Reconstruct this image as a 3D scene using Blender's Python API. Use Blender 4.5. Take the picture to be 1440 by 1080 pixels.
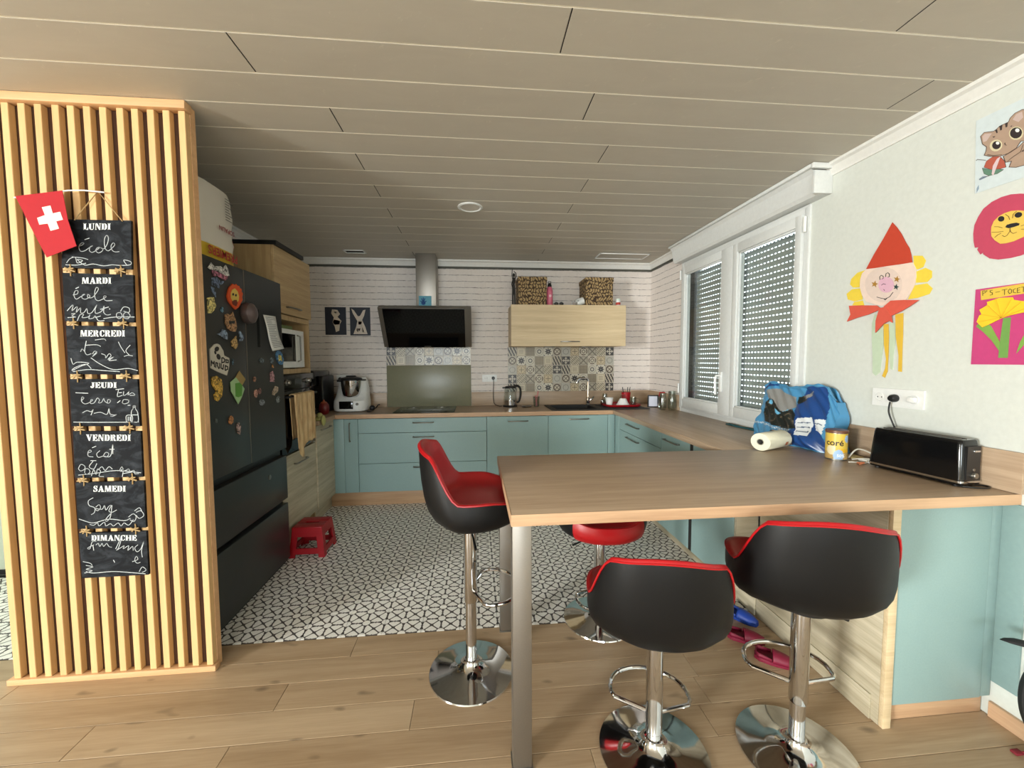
import bpy, bmesh, math, random
from mathutils import Matrix, Vector
for o in list(bpy.data.objects): bpy.data.objects.remove(o)
SC = bpy.context.scene
COL = SC.collection
R = math.radians
PI = math.pi
# ---------------------------------------------------------------- camera
cam = bpy.data.cameras.new('camera'); cam.sensor_width = 36; cam.lens = 557.42 / 1440 * 36
cam.clip_start = .02
co = bpy.data.objects.new('camera', cam); COL.objects.link(co)
yaw, pitch, roll = .0924, -.0595, -.0047
F_ = Vector((math.sin(yaw) * math.cos(pitch), math.cos(yaw) * math.cos(pitch), math.sin(pitch)))
R_ = Vector((math.cos(yaw), -math.sin(yaw), 0)); U_ = R_.cross(F_)
R2 = R_ * math.cos(roll) + U_ * math.sin(roll); U2 = U_ * math.cos(roll) - R_ * math.sin(roll)
m = Matrix((R2, U2, -F_)).transposed().to_4x4(); m.translation = (0, 0, 1.4009)
co.matrix_world = m
SC.camera = co
# ---------------------------------------------------------------- world, light, exposure
w = bpy.data.worlds.new('world'); SC.world = w; w.use_nodes = True
bg = w.node_tree.nodes['Background']; bg.inputs[0].default_value = (.80, .92, 1.0, 1); bg.inputs[1].default_value = 3.2
def area(name, loc, rot, sx, sy, power, col, spread=180):
    l = bpy.data.lights.new(name, 'AREA'); l.shape = 'RECTANGLE'; l.size = sx; l.size_y = sy
    l.energy = power; l.color = col; l.spread = R(spread)
    o = bpy.data.objects.new(name, l); o.location = loc; o.rotation_euler = rot; COL.objects.link(o); return o
area('daylight_patio_door', (-6.56, -3.3, 1.45), (0, R(-70), 0), 1.5, 1.4, 500, (.98, 1.0, .96), 150)
area('rear_fill_light', (-.8, -5.56, 1.5), (R(-90), 0, R(180)), 2.4, 1.4, 120, (.86, .95, 1.0))  # added fill lamp behind the camera, not a known window
area('daylight_hall_window', (-4.06, 2.4, 1.4), (0, R(-90), 0), 1.2, .7, 9, (.85, 1.0, .95))
SC.view_settings.view_transform = 'Standard'; SC.view_settings.look = 'None'
SC.view_settings.gamma = 1; SC.view_settings.use_curve_mapping = False
SC.view_settings.exposure = 0.62

# ---------------------------------------------------------------- helpers
def lin(c):
    def f(v):
        v /= 255.0
        return v / 12.92 if v <= .04045 else ((v + .055) / 1.055) ** 2.4
    return tuple(f(v) for v in c[:3]) + (1,)
class V:
    def __init__(s, nt, k): s.nt = nt; s.k = k
    def _(s, op, *a, clamp=False):
        n = s.nt.nodes.new('ShaderNodeMath'); n.operation = op; n.use_clamp = clamp
        for i, x in enumerate((s,) + a):
            if isinstance(x, V): s.nt.links.new(x.k, n.inputs[i])
            else: n.inputs[i].default_value = x
        return V(s.nt, n.outputs[0])
    def _r(s, op, a):
        n = s.nt.nodes.new('ShaderNodeMath'); n.operation = op
        n.inputs[0].default_value = a; s.nt.links.new(s.k, n.inputs[1]); return V(s.nt, n.outputs[0])
    def __add__(s, o): return s._('ADD', o)
    __radd__ = __add__
    def __sub__(s, o): return s._('SUBTRACT', o)
    def __rsub__(s, o): return s._r('SUBTRACT', o)
    def __mul__(s, o): return s._('MULTIPLY', o)
    __rmul__ = __mul__
    def __truediv__(s, o): return s._('DIVIDE', o)
    def __lt__(s, o): return s._('LESS_THAN', o)
    def __gt__(s, o): return s._('GREATER_THAN', o)
    def __or__(s, o): return s._('MAXIMUM', o)
    def __and__(s, o): return s._('MINIMUM', o)
    def abs(s): return s._('ABSOLUTE')
    def fract(s): return s._('FRACT')
    def floor(s): return s._('FLOOR')
    def sin(s): return s._('SINE')
    def clamp(s): return s._('ADD', 0.0, clamp=True)
    def fold(s): return ((s + .5).fract() - .5).abs()
    def pow(s, p): return s._('POWER', p)
def hyp(a, b): return (a * a + b * b).pow(.5)
class Mat:
    def __init__(s, name, col=(200, 200, 200), rough=.5, metal=0, **kw):
        s.m = bpy.data.materials.new(name); s.m.use_nodes = True; s.nt = s.m.node_tree
        s.b = s.nt.nodes['Principled BSDF']
        s.b.inputs['Base Color'].default_value = lin(col); s.b.inputs['Roughness'].default_value = rough
        s.b.inputs['Metallic'].default_value = metal
        s.m.diffuse_color = lin(col)
        for k, v in kw.items(): s.b.inputs[k.replace('_', ' ')].default_value = v
    def coords(s, which='Object'):
        if which == 'World': src = s.nt.nodes.new('ShaderNodeNewGeometry').outputs['Position']
        else: src = s.nt.nodes.new('ShaderNodeTexCoord').outputs[which]
        x = s.nt.nodes.new('ShaderNodeSeparateXYZ'); s.nt.links.new(src, x.inputs[0])
        return [V(s.nt, o) for o in x.outputs]
    def vec(s, x, y, z):
        c = s.nt.nodes.new('ShaderNodeCombineXYZ')
        for i, q in enumerate((x, y, z)):
            if isinstance(q, V): s.nt.links.new(q.k, c.inputs[i])
            else: c.inputs[i].default_value = q
        return c.outputs[0]
    def rand(s): return V(s.nt, s.nt.nodes.new('ShaderNodeObjectInfo').outputs['Random'])
    def noise(s, vec, scale=1, detail=3, rough=.5, dist=0):
        n = s.nt.nodes.new('ShaderNodeTexNoise'); s.nt.links.new(vec, n.inputs['Vector'])
        n.inputs['Scale'].default_value = scale; n.inputs['Detail'].default_value = detail
        n.inputs['Roughness'].default_value = rough; n.inputs['Distortion'].default_value = dist
        return V(s.nt, n.outputs[0])
    def col(s, c):
        if isinstance(c, tuple): 
            n = s.nt.nodes.new('ShaderNodeRGB'); n.outputs[0].default_value = lin(c); return n.outputs[0]
        return c
    def mix(s, f, a, b):
        n = s.nt.nodes.new('ShaderNodeMix'); n.data_type = 'RGBA'
        if isinstance(f, V): s.nt.links.new(f.k, n.inputs[0])
        else: n.inputs[0].default_value = f
        s.nt.links.new(s.col(a), n.inputs[6]); s.nt.links.new(s.col(b), n.inputs[7]); return n.outputs[2]
    def base(s, c): s.nt.links.new(c, s.b.inputs['Base Color']); return s
    def bump(s, h, strength=.3, dist=.002):
        n = s.nt.nodes.new('ShaderNodeBump'); n.inputs['Strength'].default_value = strength; n.inputs['Distance'].default_value = dist
        s.nt.links.new(h.k, n.inputs['Height']); s.nt.links.new(n.outputs[0], s.b.inputs['Normal']); return s
    def rough(s, v): s.nt.links.new(v.k, s.b.inputs['Roughness']); return s
def wood(name, light, dark, axis='X', rough=.45, scale=1.0, vary=0.0, knots=0.0, bias=.45, con=1.7):
    M = Mat(name, light, rough)
    x, y, z = M.coords('Object'); r = M.rand()
    st = {'X': (1.1, 22, 22), 'Y': (22, 1.1, 22), 'Z': (22, 22, 1.1)}[axis]
    v = M.vec(x * (st[0] * scale) + r * 37, y * (st[1] * scale) + r * 11, z * (st[2] * scale) + r * 5)
    a = M.noise(v, 1, 4, .6, .6)
    fs = {'X': (8, 160, 160), 'Y': (160, 8, 160), 'Z': (160, 160, 8)}[axis]
    b = M.noise(M.vec(x * fs[0] + r * 9, y * fs[1], z * fs[2]), 1, 2, .5)
    f = ((a - bias) * con + (b - .5) * .6 + .45)
    if vary: f = f + (r - .5) * vary
    f = f.clamp()
    c = M.mix(f, light, dark)
    if knots:
        k = M.noise(M.vec(x * 6 + r * 3, y * 14 + r * 7, z * 6), 1, 1, .3)
        c = M.mix(((k - .70) * 14).clamp() * knots, c, tuple(int(q * .45) for q in dark))
    M.base(c); M.bump(b, .12, .001)
    return M.m
def plain(name, col, rough=.5, metal=0, grain=0, **kw):
    M = Mat(name, col, rough, metal, **kw)
    x, y, z = M.coords('Object')
    n = M.noise(M.vec(x, y, z), 45 if not grain else grain, 3, .6)
    d = tuple(max(0, q * .955) for q in col); l = tuple(min(255, q * 1.03) for q in col)
    M.base(M.mix(n, d, l))
    return M.m
class MB:
    def __init__(s): s.bm = bmesh.new(); s.mi = 0
    def _f(s, vs):
        try:
            f = s.bm.faces.new(vs); f.material_index = s.mi; return f
        except ValueError: return None
    def verts(s, pts): return [s.bm.verts.new(p) for p in pts]
    def box(s, x0, x1, y0, y1, z0, z1, bev=0, M=None, seg=2):
        if x0 > x1: x0, x1 = x1, x0
        if y0 > y1: y0, y1 = y1, y0
        if z0 > z1: z0, z1 = z1, z0
        v = s.verts([(x, y, z) for x in (x0, x1) for y in (y0, y1) for z in (z0, z1)])
        fs = [s._f([v[i] for i in q]) for q in ((0, 1, 3, 2), (4, 6, 7, 5), (0, 4, 5, 1), (2, 3, 7, 6), (0, 2, 6, 4), (1, 5, 7, 3))]
        if M is not None: bmesh.ops.transform(s.bm, matrix=M, verts=v)
        if bev:
            es = list({e for f in fs for e in f.edges})
            bmesh.ops.bevel(s.bm, geom=es, offset=bev, segments=seg, affect='EDGES', profile=.5)
        return s
    def prism(s, pts, fn, h0, h1):
        """polygon pts (a,b) extruded from offset h0 to h1 through fn(a,b,h)"""
        n = len(pts)
        A = s.verts([fn(a, b, h0) for a, b in pts]); B = s.verts([fn(a, b, h1) for a, b in pts])
        s._f(B); s._f(A[::-1])
        for i in range(n): s._f([A[i], A[(i + 1) % n], B[(i + 1) % n], B[i]])
        return s
    def grid(s, rows, close_u=False, close_v=False, matf=None):
        V_ = [s.verts(r) for r in rows]; nr = len(V_); nc = len(V_[0])
        for i in range(nr if close_v else nr - 1):
            for j in range(nc if close_u else nc - 1):
                f = s._f([V_[i][j], V_[i][(j + 1) % nc], V_[(i + 1) % nr][(j + 1) % nc], V_[(i + 1) % nr][j]])
                if f and matf: f.material_index = matf(i, j)
        return V_
    def lathe(s, prof, c=(0, 0, 0), n=32, M=None, cap=True):
        rows = []
        for r, z in prof:
            rows.append([Vector((r * math.cos(2 * PI * k / n), r * math.sin(2 * PI * k / n), z)) for k in range(n)])
        c = Vector(c)
        rows = [[(M @ p if M is not None else p) + c for p in row] for row in rows]
        V_ = s.grid(rows, close_u=True)
        if cap: s._f(V_[0][::-1]); s._f(V_[-1])
        return s
    def tube(s, pts, r, n=8, closed=False, flat=1.0, cap=True):
        P = [Vector(p) for p in pts]; m_ = len(P); rows = []; prev = None
        for i in range(m_):
            a = P[i - 1] if (i > 0 or closed) else P[i]; b = P[(i + 1) % m_] if (i < m_ - 1 or closed) else P[i]
            t = (b - a)
            if t.length < 1e-9: t = Vector((0, 0, 1))
            t.normalize()
            if prev is None:
                u = t.orthogonal().normalized()
            else:
                u = prev - t * prev.dot(t)
                u = u.normalized() if u.length > 1e-6 else t.orthogonal().normalized()
            prev = u; v = t.cross(u)
            rr = r[i] if isinstance(r, (list, tuple)) else r
            rows.append([P[i] + (u * math.cos(2 * PI * k / n) + v * math.sin(2 * PI * k / n) * flat) * rr for k in range(n)])
        V_ = s.grid(rows, close_u=True, close_v=closed)
        if cap and not closed: s._f(V_[0][::-1]); s._f(V_[-1])
        return s
    def ball(s, c, rx, ry=None, rz=None, u=16, v=10, fn=None):
        ry = ry or rx; rz = rz or rx
        rows = []
        for i in range(1, v):
            t = PI * i / v
            rows.append([(c[0] + rx * math.sin(t) * math.cos(2 * PI * k / u), c[1] + ry * math.sin(t) * math.sin(2 * PI * k / u), c[2] - rz * math.cos(t)) for k in range(u)])
        if fn: rows = [[fn(*p) for p in r_] for r_ in rows]
        V_ = s.grid(rows, close_u=True)
        s._f(V_[0][::-1]); s._f(V_[-1]); return s
    def ribbon(s, line, width, fn, h0, h1):
        P = [Vector(p) for p in line]
        L = []; Rr = []
        for i in range(len(P)):
            t = P[min(i + 1, len(P) - 1)] - P[max(i - 1, 0)]
            if t.length < 1e-9: t = Vector((1, 0))
            t.normalize(); nrm = Vector((-t.y, t.x)) * width / 2
            L.append(P[i] + nrm); Rr.append(P[i] - nrm)
        s.grid([[fn(a[0], a[1], h0), fn(a[0], a[1], h1), fn(b[0], b[1], h1), fn(b[0], b[1], h0)] for a, b in zip(L, Rr)], close_u=True)
        return s
    def stroke(s, line, width, fn, h0, h1):
        for a, b in zip(line, line[1:]):
            a = Vector(a); b = Vector(b); t = b - a
            if t.length < 1e-6: continue
            t.normalize(); n = Vector((-t.y, t.x)) * width / 2; e = t * width * .35
            s.prism([tuple(a - e + n), tuple(a - e - n), tuple(b + e - n), tuple(b + e + n)], fn, h0, h1)
        return s
    def build(s, name, mat, parent=None, smooth=True, local=False, angle=35, mod=None):
        bm = s.bm
        if parent is not None and not local:
            bmesh.ops.transform(bm, matrix=INV[parent.name], verts=bm.verts[:])
        bmesh.ops.recalc_face_normals(bm, faces=bm.faces[:])
        me = bpy.data.meshes.new(name); bm.to_mesh(me); bm.free()
        for q in (mat if isinstance(mat, (list, tuple)) else [mat]): me.materials.append(q)
        if smooth:
            me.polygons.foreach_set('use_smooth', [True] * len(me.polygons))
            me.set_sharp_from_angle(angle=R(angle))
        o = bpy.data.objects.new(name, me); COL.objects.link(o)
        if parent is not None: o.parent = parent
        INV[name if o.name == name else o.name] = INV[parent.name] if parent is not None and not local else (Matrix())
        return o
def smoothpts(P, n=6):
    P = [Vector(p) for p in P]; out = []
    for i in range(len(P) - 1):
        p0 = P[max(i - 1, 0)]; p1 = P[i]; p2 = P[i + 1]; p3 = P[min(i + 2, len(P) - 1)]
        for k in range(n):
            t_ = k / n; out.append(.5 * ((2 * p1) + (p2 - p0) * t_ + (2 * p0 - 5 * p1 + 4 * p2 - p3) * t_ * t_ + (3 * p1 - p0 - 3 * p2 + p3) * t_ ** 3))
    return out + [P[-1]]
INV = {}
def tag(o, label=None, cat=None, group=None, kind=None):
    if label: o['label'] = label
    if cat: o['category'] = cat
    if group: o['group'] = group
    if kind: o['kind'] = kind
    return o
def thing(name, label, cat, loc=(0, 0, 0), rz=0, group=None, kind=None):
    o = bpy.data.objects.new(name, None); COL.objects.link(o); o.empty_display_size = .05
    o.location = loc; o.rotation_euler = (0, 0, rz)
    INV[o.name] = (Matrix.Translation(loc) @ Matrix.Rotation(rz, 4, 'Z')).inverted()
    return tag(o, label, cat, group, kind)
def dup(o, parent=None, loc=None, rz=None, name=None):
    c = o.copy(); COL.objects.link(c)
    if parent is not None: c.parent = parent
    if loc is not None: c.location = loc
    if rz is not None: c.rotation_euler = (0, 0, rz)
    for ch in list(o.children): dup(ch, c)
    return c
def solo(o, cx=None):
    """put the origin of a one-mesh thing at the middle of its base"""
    me = o.data; xs = [v.co for v in me.vertices]
    c = Vector(((min(p.x for p in xs) + max(p.x for p in xs)) / 2, (min(p.y for p in xs) + max(p.y for p in xs)) / 2, min(p.z for p in xs)))
    me.transform(Matrix.Translation(-c)); o.location = c; return o
def glassmat(name, col=(235, 240, 238), alpha=.25, rough=.04):
    M = Mat(name, col, rough); nt = M.nt
    t = nt.nodes.new('ShaderNodeBsdfTransparent'); g = nt.nodes.new('ShaderNodeBsdfGlossy'); g.inputs['Roughness'].default_value = rough
    t.inputs[0].default_value = lin(col); fr = nt.nodes.new('ShaderNodeLayerWeight'); fr.inputs[0].default_value = .5
    mx = nt.nodes.new('ShaderNodeMixShader'); out = nt.nodes['Material Output']
    a = V(nt, fr.outputs['Facing']).pow(4.0) * .75 + alpha * .25
    nt.links.new(a.clamp().k, mx.inputs[0]); nt.links.new(t.outputs[0], mx.inputs[1]); nt.links.new(g.outputs[0], mx.inputs[2])
    nt.links.new(mx.outputs[0], out.inputs[0]); return M.m
# outlines measured on the wall, fridge and chalkboard planes, in metres
D = {
'clown_hat':[[(1.7596,2.0509),(1.7367,2.0191),(1.7154,1.9832),(1.6962,1.9413),(1.6777,1.9074),(1.6689,1.8766),(1.6624,1.8394),(1.7117,1.8426),(1.7691,1.848),(1.8299,1.8521),(1.8782,1.8576),(1.8412,1.9216),(1.7982,1.9863)]],
'clown_face':[[(1.8782,1.8576),(1.8299,1.8521),(1.7691,1.848),(1.7117,1.8426),(1.6624,1.8394),(1.6484,1.8078),(1.6453,1.7718),(1.6494,1.7372),(1.6641,1.7042),(1.6827,1.6747),(1.7162,1.6539),(1.7668,1.6556),(1.8208,1.6683),(1.87,1.6911),(1.895,1.7271),(1.9089,1.7699),(1.9092,1.8104),(1.9006,1.8409)]],
'clown_dish':[[(1.7013,1.7455),(1.7031,1.7247),(1.7103,1.7061),(1.7227,1.691),(1.7396,1.6803),(1.76,1.6749),(1.7827,1.6753),(1.8063,1.6817),(1.8291,1.6938),(1.8494,1.7109),(1.8656,1.7319),(1.8764,1.7553),(1.8809,1.7792),(1.8787,1.802),(1.87,1.8217),(1.8556,1.8369),(1.8367,1.8466),(1.8147,1.8503),(1.7913,1.8478),(1.7682,1.8397),(1.7469,1.8264),(1.7286,1.8092),(1.7145,1.7891),(1.7052,1.7675)]],
'clown_nose':[[(1.7374,1.7523),(1.7395,1.7385),(1.7467,1.7276),(1.7582,1.7214),(1.7723,1.7209),(1.7869,1.7263),(1.7997,1.7368),(1.8087,1.7509),(1.8124,1.7664),(1.8102,1.7807),(1.8024,1.7917),(1.7904,1.7975),(1.7761,1.7975),(1.7617,1.7916),(1.7494,1.781),(1.7409,1.7672)]],
'clown_stars':[[(1.8279,1.7899),(1.8253,1.777),(1.8128,1.7716),(1.8238,1.7679),(1.8223,1.7551),(1.8318,1.7658),(1.8436,1.7632),(1.8382,1.7735),(1.8471,1.7849),(1.8342,1.7805)],[(1.7235,1.7914),(1.7212,1.7797),(1.7105,1.7748),(1.72,1.7715),(1.7186,1.7598),(1.7268,1.7695),(1.7369,1.7672),(1.7324,1.7765),(1.74,1.7869),(1.7289,1.7828)]],
'clown_dark_star':[[(1.7255,1.7542),(1.7234,1.7435),(1.7136,1.7392),(1.7222,1.7361),(1.721,1.7255),(1.7285,1.7342),(1.7377,1.7319),(1.7335,1.7405),(1.7405,1.7498),(1.7304,1.7463)]],
'clown_lines':[[(1.8051,1.7896),(1.8074,1.8039),(1.8,1.8101),(1.7906,1.8035),(1.7886,1.7924),(1.796,1.7909)],[(1.7784,1.7979),(1.7776,1.8129),(1.7689,1.8156),(1.7612,1.8079),(1.7606,1.7958),(1.7678,1.7942)],[(1.8164,1.7066),(1.7991,1.6993),(1.776,1.6911),(1.7542,1.6984),(1.7407,1.7171)],[(1.7821,1.6936),(1.7743,1.6863),(1.7672,1.6928)],[(1.7961,1.761),(1.7873,1.7663),(1.7765,1.7612)],[(1.7844,1.7383),(1.7796,1.7328)]],
'clown_hair':[[(1.8764,1.8556),(1.9283,1.851),(1.962,1.8252),(1.9678,1.7972),(1.949,1.7772),(1.9073,1.7712),(1.9006,1.8409)],[(1.907,1.7663),(1.9549,1.7699),(1.9854,1.7501),(1.9766,1.7192),(1.9384,1.7035),(1.894,1.7067)],[(1.8937,1.701),(1.9383,1.701),(1.9507,1.6846),(1.884,1.6738)],[(1.6639,1.8696),(1.6268,1.86),(1.6117,1.834),(1.621,1.8086),(1.643,1.8031),(1.6578,1.8135)],[(1.6478,1.795),(1.6114,1.8029),(1.5859,1.7834),(1.5845,1.7558),(1.6019,1.7387),(1.6465,1.7438)],[(1.6499,1.7338),(1.6017,1.7331),(1.5796,1.707),(1.59,1.6848),(1.6365,1.6748),(1.6773,1.6739)]],
'clown_bow':[[(1.9595,1.6833),(1.8857,1.6757),(1.8128,1.6649),(1.7872,1.6445),(1.8504,1.6248),(1.9081,1.6151),(1.9672,1.6003),(1.9483,1.636)],[(1.7742,1.6543),(1.7424,1.6785),(1.6826,1.6725),(1.62,1.6631),(1.6544,1.6418),(1.6937,1.6215),(1.7387,1.6045)],[(1.792,1.649),(1.8075,1.5888),(1.8061,1.5301),(1.77,1.5697),(1.7426,1.5823),(1.7277,1.5719),(1.7352,1.6079),(1.7593,1.6523)]],
'clown_legs_green':[[(1.8279,1.6222),(1.8383,1.576),(1.836,1.4965),(1.828,1.4167),(1.8237,1.3291),(1.8071,1.3154),(1.7871,1.3341),(1.7812,1.4161),(1.7767,1.4779),(1.7813,1.5708),(1.7935,1.6183)],[(1.754,1.5759),(1.7467,1.4309),(1.7383,1.3508),(1.728,1.3473),(1.7277,1.4154),(1.7229,1.4756),(1.7263,1.5732)]],
'clown_legs_yellow':[[(1.779,1.5706),(1.7725,1.4701),(1.7593,1.4004),(1.7607,1.3542),(1.7739,1.3151),(1.7607,1.3078),(1.7495,1.3391),(1.7497,1.431),(1.752,1.5073),(1.7566,1.5685)],[(1.7268,1.6106),(1.7194,1.5054),(1.7021,1.4151),(1.7005,1.3404),(1.685,1.3386),(1.6875,1.4297),(1.6885,1.5183),(1.692,1.614)]],
'lion_face':[[(1.3897,1.8908),(1.3895,1.9087),(1.3834,1.9276),(1.3702,1.9408),(1.3546,1.947),(1.3347,1.9484),(1.315,1.9435),(1.2935,1.9333),(1.2741,1.9152),(1.263,1.8947),(1.2617,1.8695),(1.2709,1.8532),(1.2867,1.8442),(1.3011,1.8401),(1.3222,1.8335),(1.3442,1.8326),(1.3601,1.8357),(1.3772,1.8541),(1.3876,1.8722)]],
'lion_mane':[[(1.4465,1.8995),(1.4444,1.933),(1.4334,1.9631),(1.4187,1.9883),(1.3944,2.0046),(1.367,2.0116),(1.3402,2.0109),(1.3139,2.0031),(1.2883,1.9912),(1.2632,1.9742),(1.2424,1.9497),(1.2254,1.9164),(1.218,1.8818),(1.2201,1.8504),(1.2301,1.824),(1.2445,1.8039),(1.2615,1.7894),(1.2773,1.7826),(1.302,1.7763),(1.3278,1.7743),(1.364,1.7775),(1.3903,1.7886),(1.412,1.8109),(1.4087,1.8177),(1.4194,1.8113),(1.4304,1.8328),(1.4271,1.8411),(1.4385,1.8427),(1.4436,1.8675)]],
'lion_dark':[[(1.3529,1.9305),(1.3522,1.9258),(1.3532,1.9217),(1.3558,1.919),(1.3595,1.9183),(1.3635,1.9196),(1.3671,1.9227),(1.3694,1.9271),(1.3702,1.9318),(1.3691,1.9359),(1.3664,1.9386),(1.3627,1.9393),(1.3587,1.938),(1.3552,1.9348)],[(1.3034,1.9269),(1.3032,1.9224),(1.305,1.9187),(1.3083,1.9165),(1.3126,1.9163),(1.3171,1.918),(1.3207,1.9214),(1.3229,1.9258),(1.3231,1.9303),(1.3213,1.934),(1.3178,1.9361),(1.3135,1.9364),(1.3091,1.9346),(1.3055,1.9312)],[(1.3473,1.8934),(1.3433,1.9008),(1.3323,1.9015),(1.317,1.8998),(1.3081,1.8934),(1.31,1.8878),(1.3249,1.8861),(1.3381,1.8866)]],
'lion_lines':[[(1.3337,1.8861),(1.3341,1.8732),(1.3412,1.8609),(1.3478,1.8585),(1.3549,1.8651)],[(1.3345,1.882),(1.3306,1.8692),(1.3237,1.8627),(1.3152,1.8643)],[(1.3799,1.9056),(1.3681,1.9017),(1.3563,1.8935)],[(1.386,1.8866),(1.3694,1.882),(1.3533,1.8793)],[(1.3766,1.8643),(1.3688,1.8709),(1.3599,1.874)],[(1.3498,1.9409),(1.3404,1.9303),(1.3364,1.9173)],[(1.3192,1.9413),(1.3275,1.9343),(1.3289,1.9205)],[(1.3034,1.8833),(1.2909,1.8848)],[(1.3028,1.8718),(1.2858,1.8663)]],
'flower_card':[[(1.4281,1.6744),(1.426,1.3764)]],
'flower_label':[[(1.4103,1.6677),(1.3442,1.6701),(1.2881,1.6722),(1.2456,1.6728),(1.2438,1.6379),(1.2862,1.6353),(1.3423,1.6331),(1.4069,1.63)]],
'flower_fan':[[(1.3381,1.5521),(1.3669,1.5357),(1.3941,1.522),(1.4126,1.5454),(1.4052,1.5701),(1.3982,1.5729),(1.4063,1.5919),(1.3817,1.6084),(1.3845,1.6195),(1.3553,1.6275),(1.3474,1.6298),(1.3109,1.6265),(1.3079,1.6169),(1.2848,1.6084),(1.2534,1.6005),(1.2385,1.5805),(1.2542,1.5695),(1.2826,1.5657),(1.3151,1.56)]],
'flower_fan_lines':[[(1.3382,1.5539),(1.3982,1.5729)],[(1.3382,1.5539),(1.3817,1.6084)],[(1.3382,1.5539),(1.3553,1.6275)],[(1.3382,1.5539),(1.3103,1.624)],[(1.3382,1.5539),(1.2846,1.605)],[(1.3382,1.5539),(1.4068,1.5448)],[(1.3382,1.5539),(1.2574,1.5863)]],
'flower_stem':[[(1.3354,1.5518),(1.3147,1.5531),(1.3154,1.4776),(1.3158,1.4017),(1.3422,1.4019),(1.3396,1.479)]],
'flower_leaf':[[(1.4169,1.5275),(1.4067,1.5441),(1.3719,1.5272),(1.3565,1.4942),(1.3413,1.4616),(1.3408,1.4265),(1.3662,1.4699),(1.3932,1.5038)]],
'flower_leaf2':[[(1.2925,1.4186),(1.2846,1.459),(1.2739,1.4886),(1.2585,1.5174),(1.2612,1.4779),(1.2765,1.4452)]],
'flower_text':[[(1.402,1.6473),(1.403,1.6654),(1.3959,1.6652),(1.3949,1.6568),(1.4016,1.6555)],[(1.3903,1.6657),(1.3911,1.6598)],[(1.3735,1.6628),(1.3803,1.6625),(1.3792,1.656),(1.373,1.6532),(1.3726,1.646),(1.3795,1.6454)],[(1.3634,1.6533),(1.3514,1.6541)],[(1.345,1.6588),(1.3306,1.6598)],[(1.3378,1.6586),(1.3369,1.6402)],[(1.3241,1.6586),(1.3275,1.6507),(1.3232,1.6414),(1.3182,1.644),(1.3174,1.654),(1.3228,1.6594)],[(1.3075,1.6574),(1.3129,1.6549),(1.3124,1.6447),(1.3054,1.6418)],[(1.2951,1.6585),(1.302,1.6581),(1.3011,1.6411),(1.2937,1.6415)],[(1.3011,1.6502),(1.2959,1.6506)],[(1.2914,1.6595),(1.2804,1.6598)],[(1.2858,1.6595),(1.2853,1.6418)],[(1.2774,1.6586),(1.2765,1.6413)],[(1.2732,1.6595),(1.2636,1.6594)],[(1.2684,1.6596),(1.2675,1.642)]],
'cat_paper':[[(1.4607,2.3451),(1.4496,2.0576)]],
'cat_head':[[(1.4422,2.2758),(1.4317,2.2844),(1.4025,2.2727),(1.3939,2.2759),(1.3857,2.2821),(1.3604,2.2828),(1.3561,2.2952),(1.3436,2.3047),(1.3245,2.3058),(1.3053,2.2963),(1.2829,2.2726),(1.2753,2.2418),(1.2738,2.2127),(1.2846,2.1901),(1.2961,2.18),(1.3218,2.1936),(1.3335,2.1745),(1.356,2.1667),(1.3797,2.1677),(1.4084,2.1819),(1.4271,2.1957),(1.4223,2.209),(1.4213,2.2242),(1.435,2.2425)]],
'cat_ear':[[(1.4365,2.2717),(1.4295,2.2778),(1.4075,2.268),(1.4225,2.2472),(1.4327,2.2481)],[(1.349,2.2847),(1.34,2.2984),(1.3241,2.2985),(1.3198,2.276),(1.3319,2.2663)]],
'cat_body':[[(1.3692,2.1625),(1.3462,2.1682),(1.3272,2.1754),(1.3151,2.1858),(1.2899,2.1766),(1.276,2.1407),(1.2834,2.1117),(1.3044,2.1012),(1.3298,2.104),(1.35,2.1143),(1.3444,2.1331),(1.3611,2.1369)]],
'cat_eye_ring':[[(1.376,2.2174),(1.3738,2.2071),(1.3751,2.1983),(1.3799,2.1926),(1.3872,2.1912),(1.3957,2.1944),(1.4036,2.2017),(1.4093,2.2116),(1.4117,2.2221),(1.4102,2.2311),(1.4053,2.2368),(1.3978,2.238),(1.3893,2.2345),(1.3816,2.2272)],[(1.3182,2.2289),(1.3164,2.2176),(1.3185,2.2085),(1.3242,2.2033),(1.3323,2.2031),(1.3413,2.2081),(1.3494,2.2172),(1.355,2.2288),(1.3569,2.2404),(1.3546,2.2497),(1.3487,2.2548),(1.3405,2.2547),(1.3315,2.2495),(1.3236,2.2403)]],
'cat_eye':[[(1.3794,2.217),(1.3777,2.2096),(1.3786,2.2034),(1.3819,2.1994),(1.387,2.1984),(1.3928,2.2008),(1.3983,2.2059),(1.4023,2.2129),(1.404,2.2203),(1.4031,2.2267),(1.3997,2.2307),(1.3946,2.2315),(1.3887,2.2291),(1.3833,2.2239)],[(1.3212,2.2302),(1.3197,2.2209),(1.3216,2.2134),(1.3263,2.2091),(1.3332,2.209),(1.3407,2.2131),(1.3474,2.2206),(1.352,2.2301),(1.3535,2.2396),(1.3516,2.2472),(1.3467,2.2514),(1.3397,2.2513),(1.3322,2.2471),(1.3256,2.2395)]],
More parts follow.
